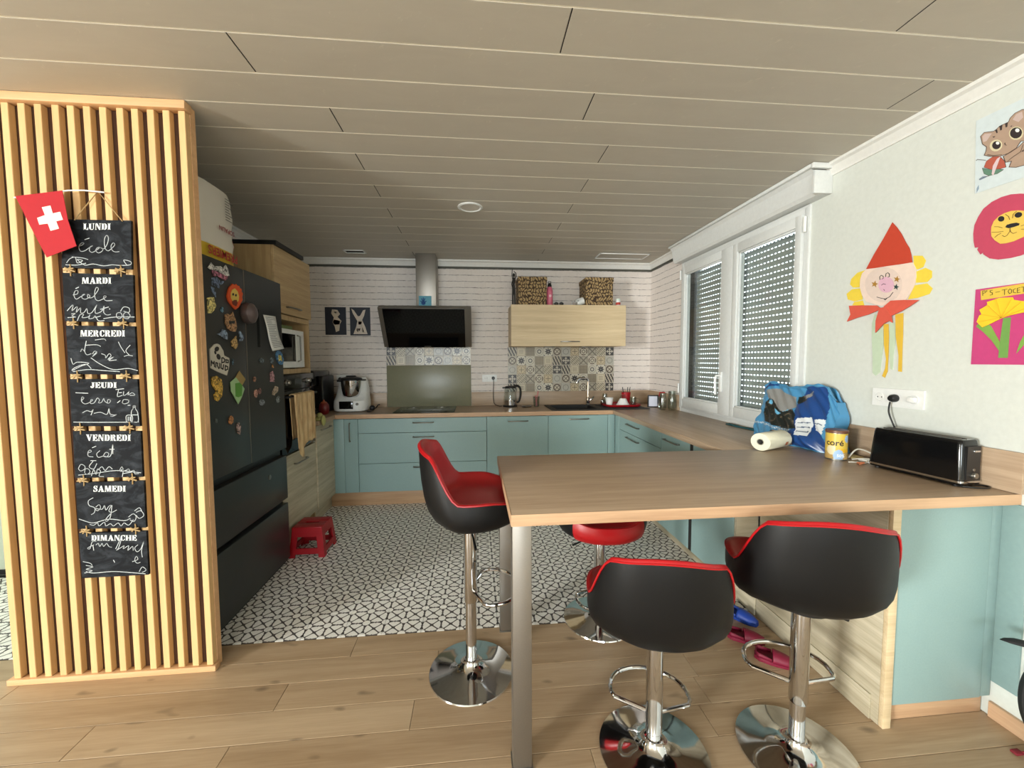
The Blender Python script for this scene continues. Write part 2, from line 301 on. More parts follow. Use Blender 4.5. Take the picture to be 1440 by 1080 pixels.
'cat_eye_light':[[(1.3823,2.218),(1.3827,2.2157),(1.3841,2.2144),(1.3861,2.2144),(1.3885,2.2157),(1.3907,2.2179),(1.3923,2.2207),(1.393,2.2236),(1.3926,2.2258),(1.3912,2.2271),(1.3891,2.2271),(1.3867,2.2258),(1.3845,2.2236),(1.383,2.2208)],[(1.3271,2.2342),(1.3275,2.2315),(1.329,2.23),(1.3313,2.23),(1.3339,2.2315),(1.3364,2.2341),(1.3382,2.2375),(1.3389,2.2408),(1.3385,2.2435),(1.337,2.245),(1.3346,2.245),(1.332,2.2435),(1.3296,2.2409),(1.3278,2.2375)]],
'cat_stripes':[[(1.3984,2.2739),(1.3921,2.274),(1.39,2.2605),(1.3928,2.2599)],[(1.3864,2.2825),(1.3772,2.2838),(1.3779,2.2647),(1.3827,2.2643)],[(1.37,2.2819),(1.362,2.2816),(1.3626,2.2669),(1.3673,2.2669)],[(1.405,2.2534),(1.3962,2.2516),(1.4005,2.2478)],[(1.3545,2.2644),(1.3486,2.2641),(1.351,2.2603)],[(1.3182,2.1561),(1.3105,2.1584),(1.3133,2.1515)],[(1.3683,2.2097),(1.365,2.2114),(1.3653,2.2038)]],
'cat_jar_red':[[(1.4247,2.1494),(1.4184,2.169),(1.401,2.176),(1.3797,2.1677),(1.3648,2.143),(1.3595,2.1188),(1.3772,2.1205),(1.4021,2.1299)]],
'cat_jar_green':[[(1.43,2.1474),(1.4021,2.129),(1.3772,2.1196),(1.3666,2.1125),(1.3834,2.1058),(1.4082,2.1095),(1.4233,2.124)]],
'cat_jar_band':[[(1.3863,2.1622),(1.3762,2.166),(1.3937,2.1038),(1.3994,2.1108),(1.3974,2.141)]],
'cat_lines':[[(1.4506,2.1868),(1.447,2.1896),(1.4393,2.1845),(1.4205,2.1735)],[(1.4372,2.1075),(1.4226,2.1101),(1.4081,2.1081)],[(1.3663,2.2043),(1.3611,2.1994)],[(1.4161,2.1924),(1.3977,2.1801),(1.373,2.1709)],[(1.3545,2.138),(1.3386,2.1473),(1.3197,2.1548),(1.3146,2.1772)]],
'cat_blue':[[(1.4392,2.1107),(1.4284,2.1159),(1.4099,2.1089),(1.4224,2.1055),(1.4363,2.1039)],[(1.4441,2.06),(1.4449,2.0764),(1.4391,2.0878),(1.4373,2.0732)]],
'mag_collage_white':[[(2.0954,1.8602),(2.1214,1.8909),(2.1447,1.8784),(2.1959,1.8903),(2.2141,1.8851),(2.2386,1.9074),(2.258,1.888),(2.2658,1.856),(2.2381,1.8502),(2.2118,1.8541),(2.1717,1.8593),(2.1327,1.8575),(2.1153,1.8559)]],
'mag_collage_pink':[[(2.1305,1.857),(2.1716,1.8584),(2.2117,1.8531),(2.2576,1.8519),(2.2543,1.8392),(2.2323,1.8252),(2.2062,1.8294),(2.1699,1.8359),(2.1409,1.8276),(2.1313,1.8391)]],
'mag_collage_blue':[[(2.1262,1.8177),(2.1694,1.8289),(2.1904,1.8169),(2.232,1.8204),(2.2116,1.8022),(2.1886,1.7932),(2.1836,1.776),(2.1515,1.7817),(2.127,1.7817)],[(2.1201,1.7737),(2.1437,1.7711),(2.1559,1.7458),(2.1544,1.7248),(2.1344,1.7422),(2.1228,1.7538)]],
'lion_mag_hair':[[(2.2823,1.8107),(2.2911,1.8197),(2.3071,1.8154),(2.3244,1.8246),(2.3322,1.8176),(2.3536,1.819),(2.3528,1.8088),(2.3742,1.805),(2.3688,1.7914),(2.3831,1.7836),(2.3726,1.7614),(2.3767,1.7468),(2.3548,1.7232),(2.3359,1.7004),(2.3053,1.684),(2.274,1.702),(2.2478,1.7225),(2.2394,1.7453),(2.2519,1.7762),(2.2611,1.7947)]],
'lion_mag_face':[[(2.2804,1.786),(2.3057,1.7978),(2.3297,1.7847),(2.3406,1.7614),(2.3344,1.7354),(2.3121,1.7197),(2.2837,1.7229),(2.2673,1.74),(2.2667,1.7642)]],
'lion_mag_mouth':[[(2.2927,1.7341),(2.3135,1.7372),(2.3206,1.7209),(2.3066,1.7015),(2.2784,1.7075),(2.2714,1.7212)]],
'lion_mag_eyes':[[(2.2925,1.7636),(2.2915,1.7604),(2.2893,1.7577),(2.2862,1.7559),(2.2829,1.7553),(2.2801,1.7562),(2.2782,1.7583),(2.2777,1.7611),(2.2787,1.7643),(2.2809,1.767),(2.2839,1.7689),(2.2872,1.7694),(2.2901,1.7686),(2.2919,1.7665)],[(2.3171,1.7627),(2.3161,1.7595),(2.3138,1.7567),(2.3107,1.7549),(2.3073,1.7543),(2.3044,1.7552),(2.3025,1.7573),(2.302,1.7602),(2.303,1.7634),(2.3053,1.7662),(2.3084,1.768),(2.3117,1.7686),(2.3147,1.7677),(2.3166,1.7656)]],
'cat_mag_a':[[(2.0843,1.7116),(2.1085,1.7199),(2.1329,1.7214),(2.137,1.7015),(2.1478,1.6847),(2.1317,1.6597),(2.106,1.6406),(2.0855,1.6382),(2.0846,1.6716)]],
'knob_mag':[[(2.4751,1.6841),(2.4664,1.6645),(2.4453,1.6475),(2.4165,1.6364),(2.386,1.6334),(2.3598,1.6386),(2.3427,1.651),(2.3377,1.6679),(2.3455,1.6864),(2.3648,1.703),(2.3923,1.7146),(2.4229,1.7187),(2.4505,1.7143),(2.4693,1.7019)]],
'puppy_mag':[[(2.2188,1.6468),(2.2386,1.6539),(2.2618,1.6468),(2.2836,1.6689),(2.2944,1.6505),(2.3092,1.6272),(2.3146,1.5877),(2.3002,1.5641),(2.2634,1.5639),(2.2327,1.5761),(2.2155,1.6034)]],
'puppy_mag_glasses':[[(2.2435,1.6158),(2.2965,1.6234),(2.291,1.6056),(2.2666,1.6058),(2.2502,1.5994)]],
'bird_mag':[[(2.1477,1.5415),(2.1776,1.5505),(2.1863,1.5677),(2.2164,1.5652),(2.2344,1.5473),(2.2283,1.5179),(2.1978,1.521),(2.1763,1.534)],[(2.3296,1.5637),(2.3474,1.57),(2.3722,1.5512),(2.3778,1.5309),(2.3606,1.5156),(2.3345,1.5158),(2.3446,1.5342)]],
'heart_mag':[[(2.1826,1.6661),(2.1951,1.6841),(2.2062,1.6809),(2.207,1.662),(2.1965,1.6527)]],
'panda_board':[[(2.0837,1.4635),(2.1193,1.4882),(2.1424,1.4921),(2.1607,1.4869),(2.187,1.4574),(2.192,1.433),(2.2337,1.4197),(2.2304,1.3771),(2.2067,1.329),(2.1363,1.3497),(2.0837,1.3704)]],
'panda_dark':[[(2.1482,1.4602),(2.1421,1.4556),(2.1345,1.4528),(2.1268,1.4525),(2.1206,1.4546),(2.117,1.4588),(2.1168,1.4642),(2.1199,1.4697),(2.1258,1.4743),(2.1334,1.4772),(2.1411,1.4776),(2.1475,1.4755),(2.1511,1.4713),(2.1514,1.4659)],[(2.1585,1.4294),(2.1597,1.4226),(2.1577,1.4165),(2.153,1.4125),(2.1466,1.4112),(2.1397,1.4129),(2.1336,1.4173),(2.1296,1.4234),(2.1284,1.4301),(2.1303,1.436),(2.1349,1.4401),(2.1413,1.4415),(2.1482,1.4398),(2.1544,1.4355)],[(2.1278,1.4484),(2.1286,1.4444),(2.1279,1.4408),(2.1258,1.4384),(2.1227,1.4378),(2.1191,1.4389),(2.1159,1.4416),(2.1137,1.4453),(2.1128,1.4494),(2.1135,1.4529),(2.1156,1.4552),(2.1188,1.456),(2.1223,1.4548),(2.1255,1.4522)]],
'panda_text':[[(2.1698,1.4205),(2.168,1.3962),(2.1875,1.3992),(2.1962,1.4115),(2.1795,1.4218),(2.1698,1.4193)],[(2.206,1.4115),(2.202,1.3973),(2.2218,1.396),(2.2227,1.4084),(2.208,1.4115)],[(2.0846,1.3821),(2.0881,1.4054),(2.0985,1.3907),(2.1083,1.4024),(2.109,1.3759)],[(2.1178,1.3728),(2.1214,1.3965),(2.135,1.3934),(2.1313,1.3815),(2.1422,1.3663)],[(2.1471,1.3693),(2.1508,1.3933)],[(2.1628,1.3902),(2.1593,1.369),(2.175,1.3626),(2.1816,1.3852)],[(2.1921,1.3579),(2.1958,1.3807),(2.2151,1.3742),(2.2142,1.3618),(2.1939,1.3561)]],
'yellow_mag':[[(2.0875,1.3265),(2.1255,1.3297),(2.1616,1.3113),(2.1683,1.2743),(2.1599,1.226),(2.125,1.2002),(2.1031,1.2132),(2.0986,1.2373),(2.1198,1.2535),(2.0986,1.2729),(2.0866,1.2913)]],
'kite_mag_green':[[(2.2341,1.2921),(2.285,1.3151),(2.3609,1.2484),(2.3313,1.2041),(2.2954,1.1682),(2.2356,1.2446)]],
'kite_mag_inner':[[(2.2751,1.2834),(2.3132,1.2858),(2.3364,1.27),(2.3274,1.2111),(2.2961,1.206),(2.2729,1.2127)]],
'kite_mag_gold':[[(2.2826,1.312),(2.3237,1.3509),(2.3801,1.301),(2.3454,1.2694)]],
'small_mags_a':[[(2.1583,1.4808),(2.1582,1.4805),(2.1579,1.4803),(2.1575,1.4801),(2.1571,1.4801),(2.1568,1.4802),(2.1565,1.4804),(2.1564,1.4807),(2.1566,1.4809),(2.1568,1.4812),(2.1572,1.4813),(2.1576,1.4813),(2.158,1.4812),(2.1582,1.481)]],
'mag_ovals':[[(2.2451,1.0862),(2.2408,1.0764),(2.2338,1.0695),(2.2254,1.0666),(2.2173,1.0684),(2.2112,1.0745),(2.2082,1.0836),(2.2089,1.0939),(2.2131,1.1036),(2.22,1.1106),(2.2284,1.1136),(2.2365,1.1119),(2.2427,1.1059),(2.2458,1.0967)],[(2.4935,1.2106),(2.491,1.2),(2.4857,1.1918),(2.4787,1.1877),(2.4713,1.1883),(2.4651,1.1937),(2.4613,1.2026),(2.4605,1.2133),(2.463,1.2237),(2.4681,1.2319),(2.4751,1.2361),(2.4824,1.2356),(2.4887,1.2304),(2.4926,1.2214)],[(2.5351,1.2216),(2.5329,1.2139),(2.528,1.208),(2.5214,1.2051),(2.5144,1.2057),(2.5084,1.2096),(2.5046,1.2162),(2.5036,1.224),(2.5058,1.2316),(2.5106,1.2374),(2.5171,1.2404),(2.5242,1.2399),(2.5302,1.236),(2.5342,1.2295)],[(2.4822,1.2962),(2.4804,1.2896),(2.4765,1.2844),(2.4712,1.2817),(2.4656,1.282),(2.4608,1.2852),(2.4578,1.2907),(2.4571,1.2974),(2.4588,1.304),(2.4627,1.3091),(2.4679,1.3119),(2.4735,1.3117),(2.4784,1.3085),(2.4815,1.303)]],
'mag_figures':[[(2.2799,1.0658),(2.2963,1.0665),(2.3109,1.041),(2.3,0.9999),(2.2831,1.0096),(2.2747,1.0406)],[(2.6529,1.3297),(2.6833,1.3402),(2.7004,1.309),(2.6972,1.2692),(2.6484,1.2733)],[(2.6777,1.3632),(2.6867,1.3821),(2.6968,1.359)],[(2.6727,1.2072),(2.7057,1.2409),(2.7439,1.233),(2.7417,1.2057),(2.6933,1.1824),(2.6712,1.1882)],[(2.261,1.5097),(2.3056,1.5409),(2.3182,1.493),(2.2948,1.4696),(2.2643,1.4846)]],
'mag_grey':[[(2.581,1.4072),(2.578,1.4002),(2.5707,1.3947),(2.5607,1.3917),(2.5499,1.3917),(2.5405,1.3948),(2.5343,1.4004),(2.5325,1.4072),(2.5354,1.414),(2.5424,1.4196),(2.5523,1.4227),(2.5631,1.4227),(2.5727,1.4197),(2.5791,1.4142)],[(2.7023,1.4087),(2.6996,1.4008),(2.6932,1.3944),(2.6845,1.3909),(2.6753,1.391),(2.6673,1.3945),(2.662,1.4009),(2.6606,1.4087),(2.6633,1.4166),(2.6695,1.4229),(2.6781,1.4265),(2.6874,1.4265),(2.6955,1.4231),(2.7009,1.4167)],[(2.5702,1.1491),(2.5666,1.1412),(2.5578,1.1355),(2.5455,1.1332),(2.5324,1.1347),(2.521,1.1396),(2.5135,1.1469),(2.5113,1.1553),(2.5148,1.163),(2.5233,1.1687),(2.5353,1.1711),(2.5484,1.1699),(2.5601,1.165),(2.5679,1.1576)],[(2.7635,1.1462),(2.7563,1.137),(2.746,1.1307),(2.7346,1.1284),(2.7245,1.1305),(2.7176,1.1366),(2.7152,1.1455),(2.7178,1.1554),(2.7248,1.1644),(2.7349,1.1708),(2.7463,1.1733),(2.7565,1.1714),(2.7637,1.1653),(2.7662,1.1563)],[(2.2746,1.4008),(2.2734,1.3936),(2.2712,1.3878),(2.2685,1.3846),(2.2657,1.3847),(2.2634,1.3879),(2.2621,1.3937),(2.262,1.4008),(2.2632,1.408),(2.2654,1.4138),(2.2681,1.4169),(2.2709,1.417),(2.2732,1.4138),(2.2745,1.408)],[(2.1158,1.1038),(2.1145,1.0988),(2.1117,1.095),(2.1079,1.0933),(2.1039,1.0939),(2.1004,1.0968),(2.0983,1.1013),(2.0978,1.1065),(2.099,1.1115),(2.1018,1.1153),(2.1056,1.117),(2.1096,1.1164),(2.1131,1.1136),(2.1153,1.1091)]],
'mag_blue_oval':[[(2.8315,1.4325),(2.8361,1.4109),(2.83,1.3925),(2.8146,1.3809),(2.7932,1.3785),(2.7702,1.3855),(2.7502,1.4004),(2.7369,1.4201),(2.7327,1.4408),(2.7384,1.4587),(2.7529,1.4703),(2.7736,1.4734),(2.7966,1.4671),(2.8173,1.4526)]],
'receipt':[[(2.5918,1.6894),(2.7385,1.6942),(2.7604,1.5912),(2.7915,1.5169),(2.8272,1.4872),(2.6794,1.4682),(2.6323,1.5851)]],
'w1':[[(-1.6018,1.9073),(-1.5847,1.9137)],[(-1.6255,1.8798),(-1.6111,1.8865),(-1.6059,1.8931),(-1.6159,1.8928),(-1.6256,1.8777),(-1.6207,1.8606),(-1.6047,1.8622),(-1.588,1.8742),(-1.5734,1.8831),(-1.5829,1.8786),(-1.5866,1.8635),(-1.5771,1.8563),(-1.5605,1.8653),(-1.5469,1.8772),(-1.5567,1.8748),(-1.5626,1.8639),(-1.5531,1.8547),(-1.5386,1.8623),(-1.536,1.8722),(-1.5457,1.8772),(-1.532,1.8719),(-1.5189,1.8885),(-1.5113,1.9145),(-1.5174,1.9272),(-1.5269,1.9099),(-1.5269,1.8755),(-1.5155,1.864),(-1.4995,1.876),(-1.4886,1.8892),(-1.4942,1.8968),(-1.503,1.8846),(-1.5012,1.8687),(-1.4904,1.8602),(-1.4741,1.8614)],[(-1.6755,1.8124),(-1.6625,1.8289),(-1.6423,1.8345),(-1.6358,1.8122),(-1.6152,1.8221),(-1.6349,1.826),(-1.6083,1.8041),(-1.576,1.809),(-1.5362,1.8019),(-1.5036,1.8068),(-1.4754,1.8051),(-1.4345,1.808),(-1.4318,1.8211),(-1.4578,1.8271),(-1.4476,1.8069)],[(-1.6541,1.8364),(-1.6145,1.8328),(-1.5949,1.8268)],[(-1.68,1.8037),(-1.6363,1.8036),(-1.6039,1.8115)]],
'w2':[[(-1.6484,1.7072),(-1.6373,1.713)],[(-1.6601,1.6811),(-1.6438,1.6856),(-1.641,1.6987),(-1.6519,1.6964),(-1.657,1.679),(-1.6492,1.6639),(-1.6305,1.6749),(-1.6159,1.6838),(-1.624,1.6815),(-1.6269,1.6684),(-1.6131,1.6642),(-1.5963,1.6753),(-1.6038,1.6839),(-1.6046,1.6708),(-1.5885,1.671),(-1.5756,1.6842),(-1.5622,1.7061),(-1.5699,1.7125),(-1.5771,1.6929),(-1.5767,1.6668),(-1.5651,1.6581),(-1.5443,1.6671),(-1.5337,1.6759),(-1.5417,1.678),(-1.5443,1.6671),(-1.5347,1.6584),(-1.5124,1.6595)],[(-1.6863,1.6158),(-1.6669,1.6377),(-1.663,1.6355),(-1.6683,1.6159),(-1.6513,1.6313),(-1.6474,1.6291),(-1.6527,1.6095),(-1.6375,1.627),(-1.6348,1.6249),(-1.6359,1.6074),(-1.6225,1.6097),(-1.6115,1.625),(-1.6087,1.6054),(-1.5923,1.6099),(-1.5722,1.6406),(-1.5794,1.6231),(-1.5784,1.6056),(-1.5556,1.6145),(-1.5442,1.6365),(-1.5478,1.6102),(-1.5363,1.5993),(-1.5219,1.6016)],[(-1.5592,1.6224),(-1.5282,1.6322)],[(-1.5245,1.6257),(-1.5235,1.6226)],[(-1.6711,1.6029),(-1.6569,1.6051),(-1.6697,1.5941),(-1.6559,1.5899),(-1.6861,1.5875)],[(-1.6509,1.5746),(-1.6393,1.5987),(-1.6251,1.6009),(-1.632,1.5878),(-1.6097,1.5901),(-1.6011,1.5989),(-1.606,1.5836),(-1.5897,1.5858),(-1.5811,1.5946),(-1.5702,1.575),(-1.5478,1.5759)],[(-1.5815,1.5881),(-1.5609,1.5947)],[(-1.5001,1.5907),(-1.4972,1.6061),(-1.4828,1.6084),(-1.4774,1.5952),(-1.4883,1.5841),(-1.4982,1.5885)],[(-1.4716,1.5886),(-1.4708,1.6041),(-1.4581,1.6107),(-1.4465,1.5976),(-1.4555,1.5843),(-1.4697,1.5864)],[(-1.4824,1.615),(-1.4691,1.6327),(-1.4489,1.6284),(-1.4499,1.6108),(-1.4701,1.6151)],[(-1.5494,1.5838),(-1.5042,1.5907),(-1.4305,1.5911)]],
'w3':[[(-1.6461,1.4462),(-1.6402,1.4572),(-1.6308,1.4462)],[(-1.622,1.4902),(-1.6305,1.4506),(-1.6235,1.4329),(-1.607,1.4372)],[(-1.601,1.4372),(-1.5921,1.4483),(-1.5844,1.4416),(-1.5953,1.4306),(-1.6016,1.4262),(-1.5842,1.446)],[(-1.5664,1.4371),(-1.5525,1.4304),(-1.5512,1.4193),(-1.5378,1.437),(-1.5302,1.4281),(-1.5434,1.4126),(-1.5202,1.4236),(-1.5395,1.4082),(-1.5107,1.4111)],[(-1.479,1.4257),(-1.4644,1.4301),(-1.4471,1.4278)],[(-1.4981,1.4858),(-1.4892,1.4636),(-1.4761,1.4413)],[(-1.4537,1.4724),(-1.4714,1.4502),(-1.4601,1.4323)],[(-1.6251,1.4726),(-1.5844,1.4748),(-1.5686,1.4681)],[(-1.685,1.4177),(-1.6786,1.3934),(-1.6619,1.4021),(-1.6176,1.3975),(-1.6509,1.3843),(-1.6843,1.3668),(-1.6713,1.38),(-1.6301,1.3931),(-1.6109,1.3752)],[(-1.6081,1.4196),(-1.5732,1.3928),(-1.5254,1.3702),(-1.4675,1.3743),(-1.4308,1.3651)],[(-1.6805,1.3624),(-1.6233,1.3709),(-1.5625,1.366),(-1.5013,1.3611)],[(-1.5873,1.4946),(-1.5545,1.4991),(-1.5468,1.4924)]],
'w4':[[(-1.6761,1.2735),(-1.6296,1.2707)],[(-1.6538,1.2419),(-1.6463,1.2508),(-1.6529,1.2553),(-1.6561,1.2375),(-1.6446,1.2261),(-1.628,1.2304),(-1.6131,1.2414),(-1.619,1.2437),(-1.622,1.228),(-1.6076,1.2301),(-1.5941,1.2501),(-1.5865,1.241),(-1.5913,1.2298),(-1.5788,1.2319),(-1.5697,1.2475),(-1.5663,1.2362),(-1.5524,1.227),(-1.5435,1.2382),(-1.5535,1.2428),(-1.5564,1.2293)],[(-1.5202,1.2851),(-1.489,1.2883)],[(-1.51,1.2827),(-1.5157,1.2558),(-1.4969,1.26)],[(-1.5086,1.2714),(-1.4982,1.2722)],[(-1.4898,1.2757),(-1.4915,1.26),(-1.4801,1.2643),(-1.4691,1.2755),(-1.474,1.262),(-1.4569,1.2708),(-1.4471,1.2608),(-1.4658,1.2596)],[(-1.5173,1.2288),(-1.5064,1.2376)],[(-1.4987,1.2285),(-1.4917,1.2419),(-1.4732,1.2394),(-1.4759,1.2282),(-1.4928,1.2239),(-1.4986,1.2307)],[(-1.4766,1.2169),(-1.4682,1.2176)],[(-1.6551,1.1882),(-1.6383,1.1969),(-1.6222,1.1921),(-1.6135,1.201),(-1.6231,1.1786)],[(-1.6104,1.1852),(-1.5855,1.1892),(-1.5614,1.1798),(-1.5517,1.2045),(-1.549,1.1819),(-1.5286,1.177),(-1.5095,1.1857),(-1.5372,1.1717),(-1.5474,1.1728)],[(-1.6922,1.1493),(-1.5963,1.1466),(-1.439,1.1445)],[(-1.4868,1.1467),(-1.4853,1.1726),(-1.4633,1.1722),(-1.4648,1.1463),(-1.4868,1.1467)],[(-1.4786,1.1679),(-1.4795,1.1512)],[(-1.4711,1.1678),(-1.472,1.151)],[(-1.4681,1.1464),(-1.4648,1.1895),(-1.4574,1.203),(-1.4568,1.2143),(-1.4476,1.2142),(-1.4483,1.2028),(-1.4401,1.1845),(-1.441,1.1459),(-1.4673,1.1464)],[(-1.4656,1.1759),(-1.4406,1.1755)],[(-1.4562,1.2098),(-1.4487,1.2096)]],
'w5':[[(-1.6273,1.0379),(-1.6121,1.0441)],[(-1.6464,1.0155),(-1.6312,1.0217),(-1.6367,1.0284),(-1.645,1.0188),(-1.6443,1.0024),(-1.6267,0.9986)],[(-1.5985,1.0241),(-1.6112,1.0113),(-1.6061,0.9961),(-1.588,1.0009)],[(-1.5849,1.0041),(-1.5751,1.0169),(-1.5636,1.0101),(-1.5734,0.9972),(-1.5851,1.0008),(-1.5583,1.0),(-1.5464,1.049),(-1.5487,1.0097)],[(-1.5595,1.0297),(-1.5416,1.0292)],[(-1.6859,0.9511),(-1.676,0.9672),(-1.6617,0.9603),(-1.6625,0.9471),(-1.6778,0.9391),(-1.6861,0.9479)],[(-1.6635,0.9307),(-1.6596,0.947),(-1.6477,0.9467),(-1.6426,0.9334),(-1.6551,0.9239),(-1.6635,0.9307)],[(-1.6366,0.9825),(-1.6159,0.9819)],[(-1.628,0.979),(-1.6442,0.9565),(-1.627,0.9461),(-1.6138,0.9687)],[(-1.6377,0.9167),(-1.6272,0.9428),(-1.6195,0.9228),(-1.6122,0.9456),(-1.6009,0.9354),(-1.6081,0.9158),(-1.5904,0.9119)],[(-1.6094,0.9422),(-1.5938,0.9549),(-1.5829,0.9381),(-1.567,0.9542),(-1.5544,0.9439)],[(-1.5261,0.9364),(-1.5161,0.9526),(-1.5111,0.9359),(-1.5233,0.933),(-1.5107,0.9425),(-1.5168,0.9096)],[(-1.5021,0.9356),(-1.4897,0.9419),(-1.4842,0.9318),(-1.469,0.9346),(-1.4667,0.9213),(-1.4516,0.9208)],[(-1.6878,0.9216),(-1.6282,0.9263),(-1.5381,0.9367),(-1.4424,0.9238)],[(-1.5119,0.9227),(-1.4784,0.9283)]],
'w6':[[(-1.6377,0.8208),(-1.6564,0.8083),(-1.6546,0.7883),(-1.6344,0.7775),(-1.6357,0.7575),(-1.6482,0.7481)],[(-1.6283,0.7806),(-1.6157,0.7901),(-1.6106,0.7765),(-1.6233,0.7637),(-1.6317,0.7741),(-1.605,0.7696),(-1.595,0.7859),(-1.5902,0.7657),(-1.5773,0.7819),(-1.5681,0.7849),(-1.5785,0.7619),(-1.5669,0.7547),(-1.5482,0.764)],[(-1.5651,0.7848),(-1.5741,0.7349),(-1.5903,0.7155),(-1.5926,0.7257),(-1.5669,0.7547)],[(-1.6969,0.7301),(-1.6709,0.719),(-1.6415,0.711),(-1.5807,0.7252),(-1.5208,0.7159),(-1.496,0.7249)],[(-1.6568,0.705),(-1.6421,0.701),(-1.6266,0.7104),(-1.6214,0.6968),(-1.5995,0.7126),(-1.5945,0.6956),(-1.5758,0.7048),(-1.5644,0.6943),(-1.5455,0.7069),(-1.5343,0.6929),(-1.5214,0.7058),(-1.5038,0.695),(-1.4843,0.7177)],[(-1.5017,0.7319),(-1.4828,0.7446),(-1.4714,0.7307),(-1.4816,0.7109),(-1.4964,0.7182)],[(-1.4703,0.7508),(-1.4517,0.7568),(-1.4406,0.7361),(-1.4596,0.7234),(-1.471,0.7374)],[(-1.476,0.7578),(-1.457,0.7704),(-1.4486,0.7567)]],
'w7':[[(-1.6375,0.6304),(-1.6526,0.6278),(-1.6635,0.598),(-1.6722,0.6018),(-1.6475,0.614)],[(-1.6507,0.6108),(-1.6489,0.5905)],[(-1.6385,0.6136),(-1.6291,0.6199),(-1.6239,0.6062),(-1.6141,0.6192),(-1.6089,0.6054),(-1.5961,0.6183),(-1.5879,0.6044),(-1.5772,0.6005)],[(-1.5613,0.5929),(-1.534,0.6457),(-1.5488,0.5991),(-1.5587,0.586),(-1.543,0.5954),(-1.5272,0.6048),(-1.5311,0.5914),(-1.509,0.6039),(-1.5132,0.5837),(-1.494,0.5998),(-1.492,0.5827)],[(-1.4723,0.6055),(-1.4853,0.5926),(-1.4771,0.5751),(-1.4611,0.5879),(-1.447,0.6213),(-1.4584,0.581),(-1.457,0.5503)],[(-1.5734,0.5427),(-1.5692,0.5323)],[(-1.4979,0.5319),(-1.476,0.541),(-1.4813,0.5549),(-1.4884,0.5382),(-1.48,0.5241),(-1.4675,0.5269)],[(-1.6939,0.5423),(-1.6674,0.5341),(-1.6591,0.5235)],[(-1.683,0.5248),(-1.6565,0.5166),(-1.6841,0.508),(-1.6605,0.4999),(-1.6911,0.4914)],[(-1.6847,0.4978),(-1.6552,0.4894),(-1.5824,0.4922),(-1.5219,0.4854),(-1.4489,0.4745)],[(-1.4729,0.4861),(-1.4595,0.5059),(-1.4449,0.4914),(-1.4608,0.482)]],
't_LUNDI':[[(-1.6025,1.9734),(-1.4996,1.9761),(-1.6041,1.9474),(-1.5012,1.95)]],
't_MARDI':[[(-1.6223,1.753),(-1.5108,1.7546),(-1.624,1.727),(-1.5123,1.7285)]],
't_MERCREDI':[[(-1.6421,1.5355),(-1.4706,1.5359),(-1.6438,1.5087),(-1.4722,1.5088)]],
't_JEUDI':[[(-1.6177,1.3174),(-1.5154,1.3164),(-1.6192,1.2929),(-1.5169,1.2918)]],
't_VENDREDI':[[(-1.6473,1.0952),(-1.4733,1.0913),(-1.649,1.0679),(-1.4749,1.0637)]],
't_SAMEDI':[[(-1.6333,0.8737),(-1.5059,0.8693),(-1.6349,0.8472),(-1.5074,0.8427)]],
't_DIMANCHE':[[(-1.6538,0.658),(-1.4747,0.6497),(-1.6553,0.6332),(-1.4761,0.6247)]],
'boards':[[(-1.6802,1.9884),(-1.4218,1.9897),(-1.4304,1.7904),(-1.6971,1.7918)],[(-1.6957,1.7715),(-1.4262,1.7668),(-1.4332,1.5689),(-1.6993,1.5722)],[(-1.6964,1.5546),(-1.4314,1.5524),(-1.4345,1.3471),(-1.6986,1.3522)],[(-1.6972,1.3312),(-1.4342,1.3288),(-1.4342,1.1263),(-1.7019,1.1317)],[(-1.6991,1.1103),(-1.434,1.1047),(-1.4365,0.9054),(-1.7023,0.9093)],[(-1.7022,0.8892),(-1.4332,0.888),(-1.436,0.6809),(-1.7053,0.6866)],[(-1.7037,0.6677),(-1.4354,0.665),(-1.4375,0.4692),(-1.7037,0.4682)]],
'flag':[[(-1.8193,2.0641),(-1.6472,2.092),(-1.6339,1.9748),(-1.6089,1.8736),(-1.7222,1.826),(-1.7713,1.9431)]],
'flag_cross':[[(-1.7252,2.0231),(-1.6937,2.0307),(-1.6868,2.0001),(-1.6597,2.0075),(-1.6514,1.9768),(-1.6765,1.9695),(-1.6682,1.941),(-1.6995,1.9314),(-1.7079,1.9599),(-1.7388,1.9546),(-1.7451,1.9808),(-1.7158,1.9927)]],
'flag_stick':[[(-1.8272,2.0591),(-1.7415,2.0785),(-1.6368,2.0987),(-1.5845,2.1032),(-1.5138,2.1001)]],
'string':[[(-1.6344,1.9976),(-1.5449,2.1059),(-1.4525,1.9825)]],
}
# ---------------------------------------------------------------- materials
m_white = plain('white_plaster', (206, 209, 202), .85)
m_ceil = None
def ceiling_mat():
    M = Mat('ceiling_panel', (188, 182, 170), .5); x, y, z = M.coords('World')
    n = M.noise(M.vec(x * 3, y * 9, z), 1, 5, .65, .8); st = M.noise(M.vec(x * 30, y * 30 + x * 22, z), 1, 3, .7)
    c = M.mix(n, (178, 171, 158), (192, 186, 172)); c = M.mix(((st - .64) * 6).clamp() * .5, c, (212, 205, 188))
    M.base(c); M.bump(n, .05, .001); return M.m
m_ceil = ceiling_mat()
m_seam = plain('seam_highlight', (250, 246, 232), .6)  # near white stands in for light caught on the chamfered panel edges
m_dark = plain('shadow_gap_black', (30, 28, 26), .8)
m_cornice = plain('white_moulding', (222, 221, 216), .5)
m_worktop = wood('worktop_oak', (190, 166, 140), (150, 126, 102), 'X', .38, 1.0, con=1.3)
m_worktop_y = wood('worktop_oak_lengthwise', (192, 168, 142), (150, 126, 102), 'Y', .36, 1.0)
m_edge = wood('worktop_edge_oak', (206, 170, 134), (170, 134, 102), 'X', .45, 1.2)
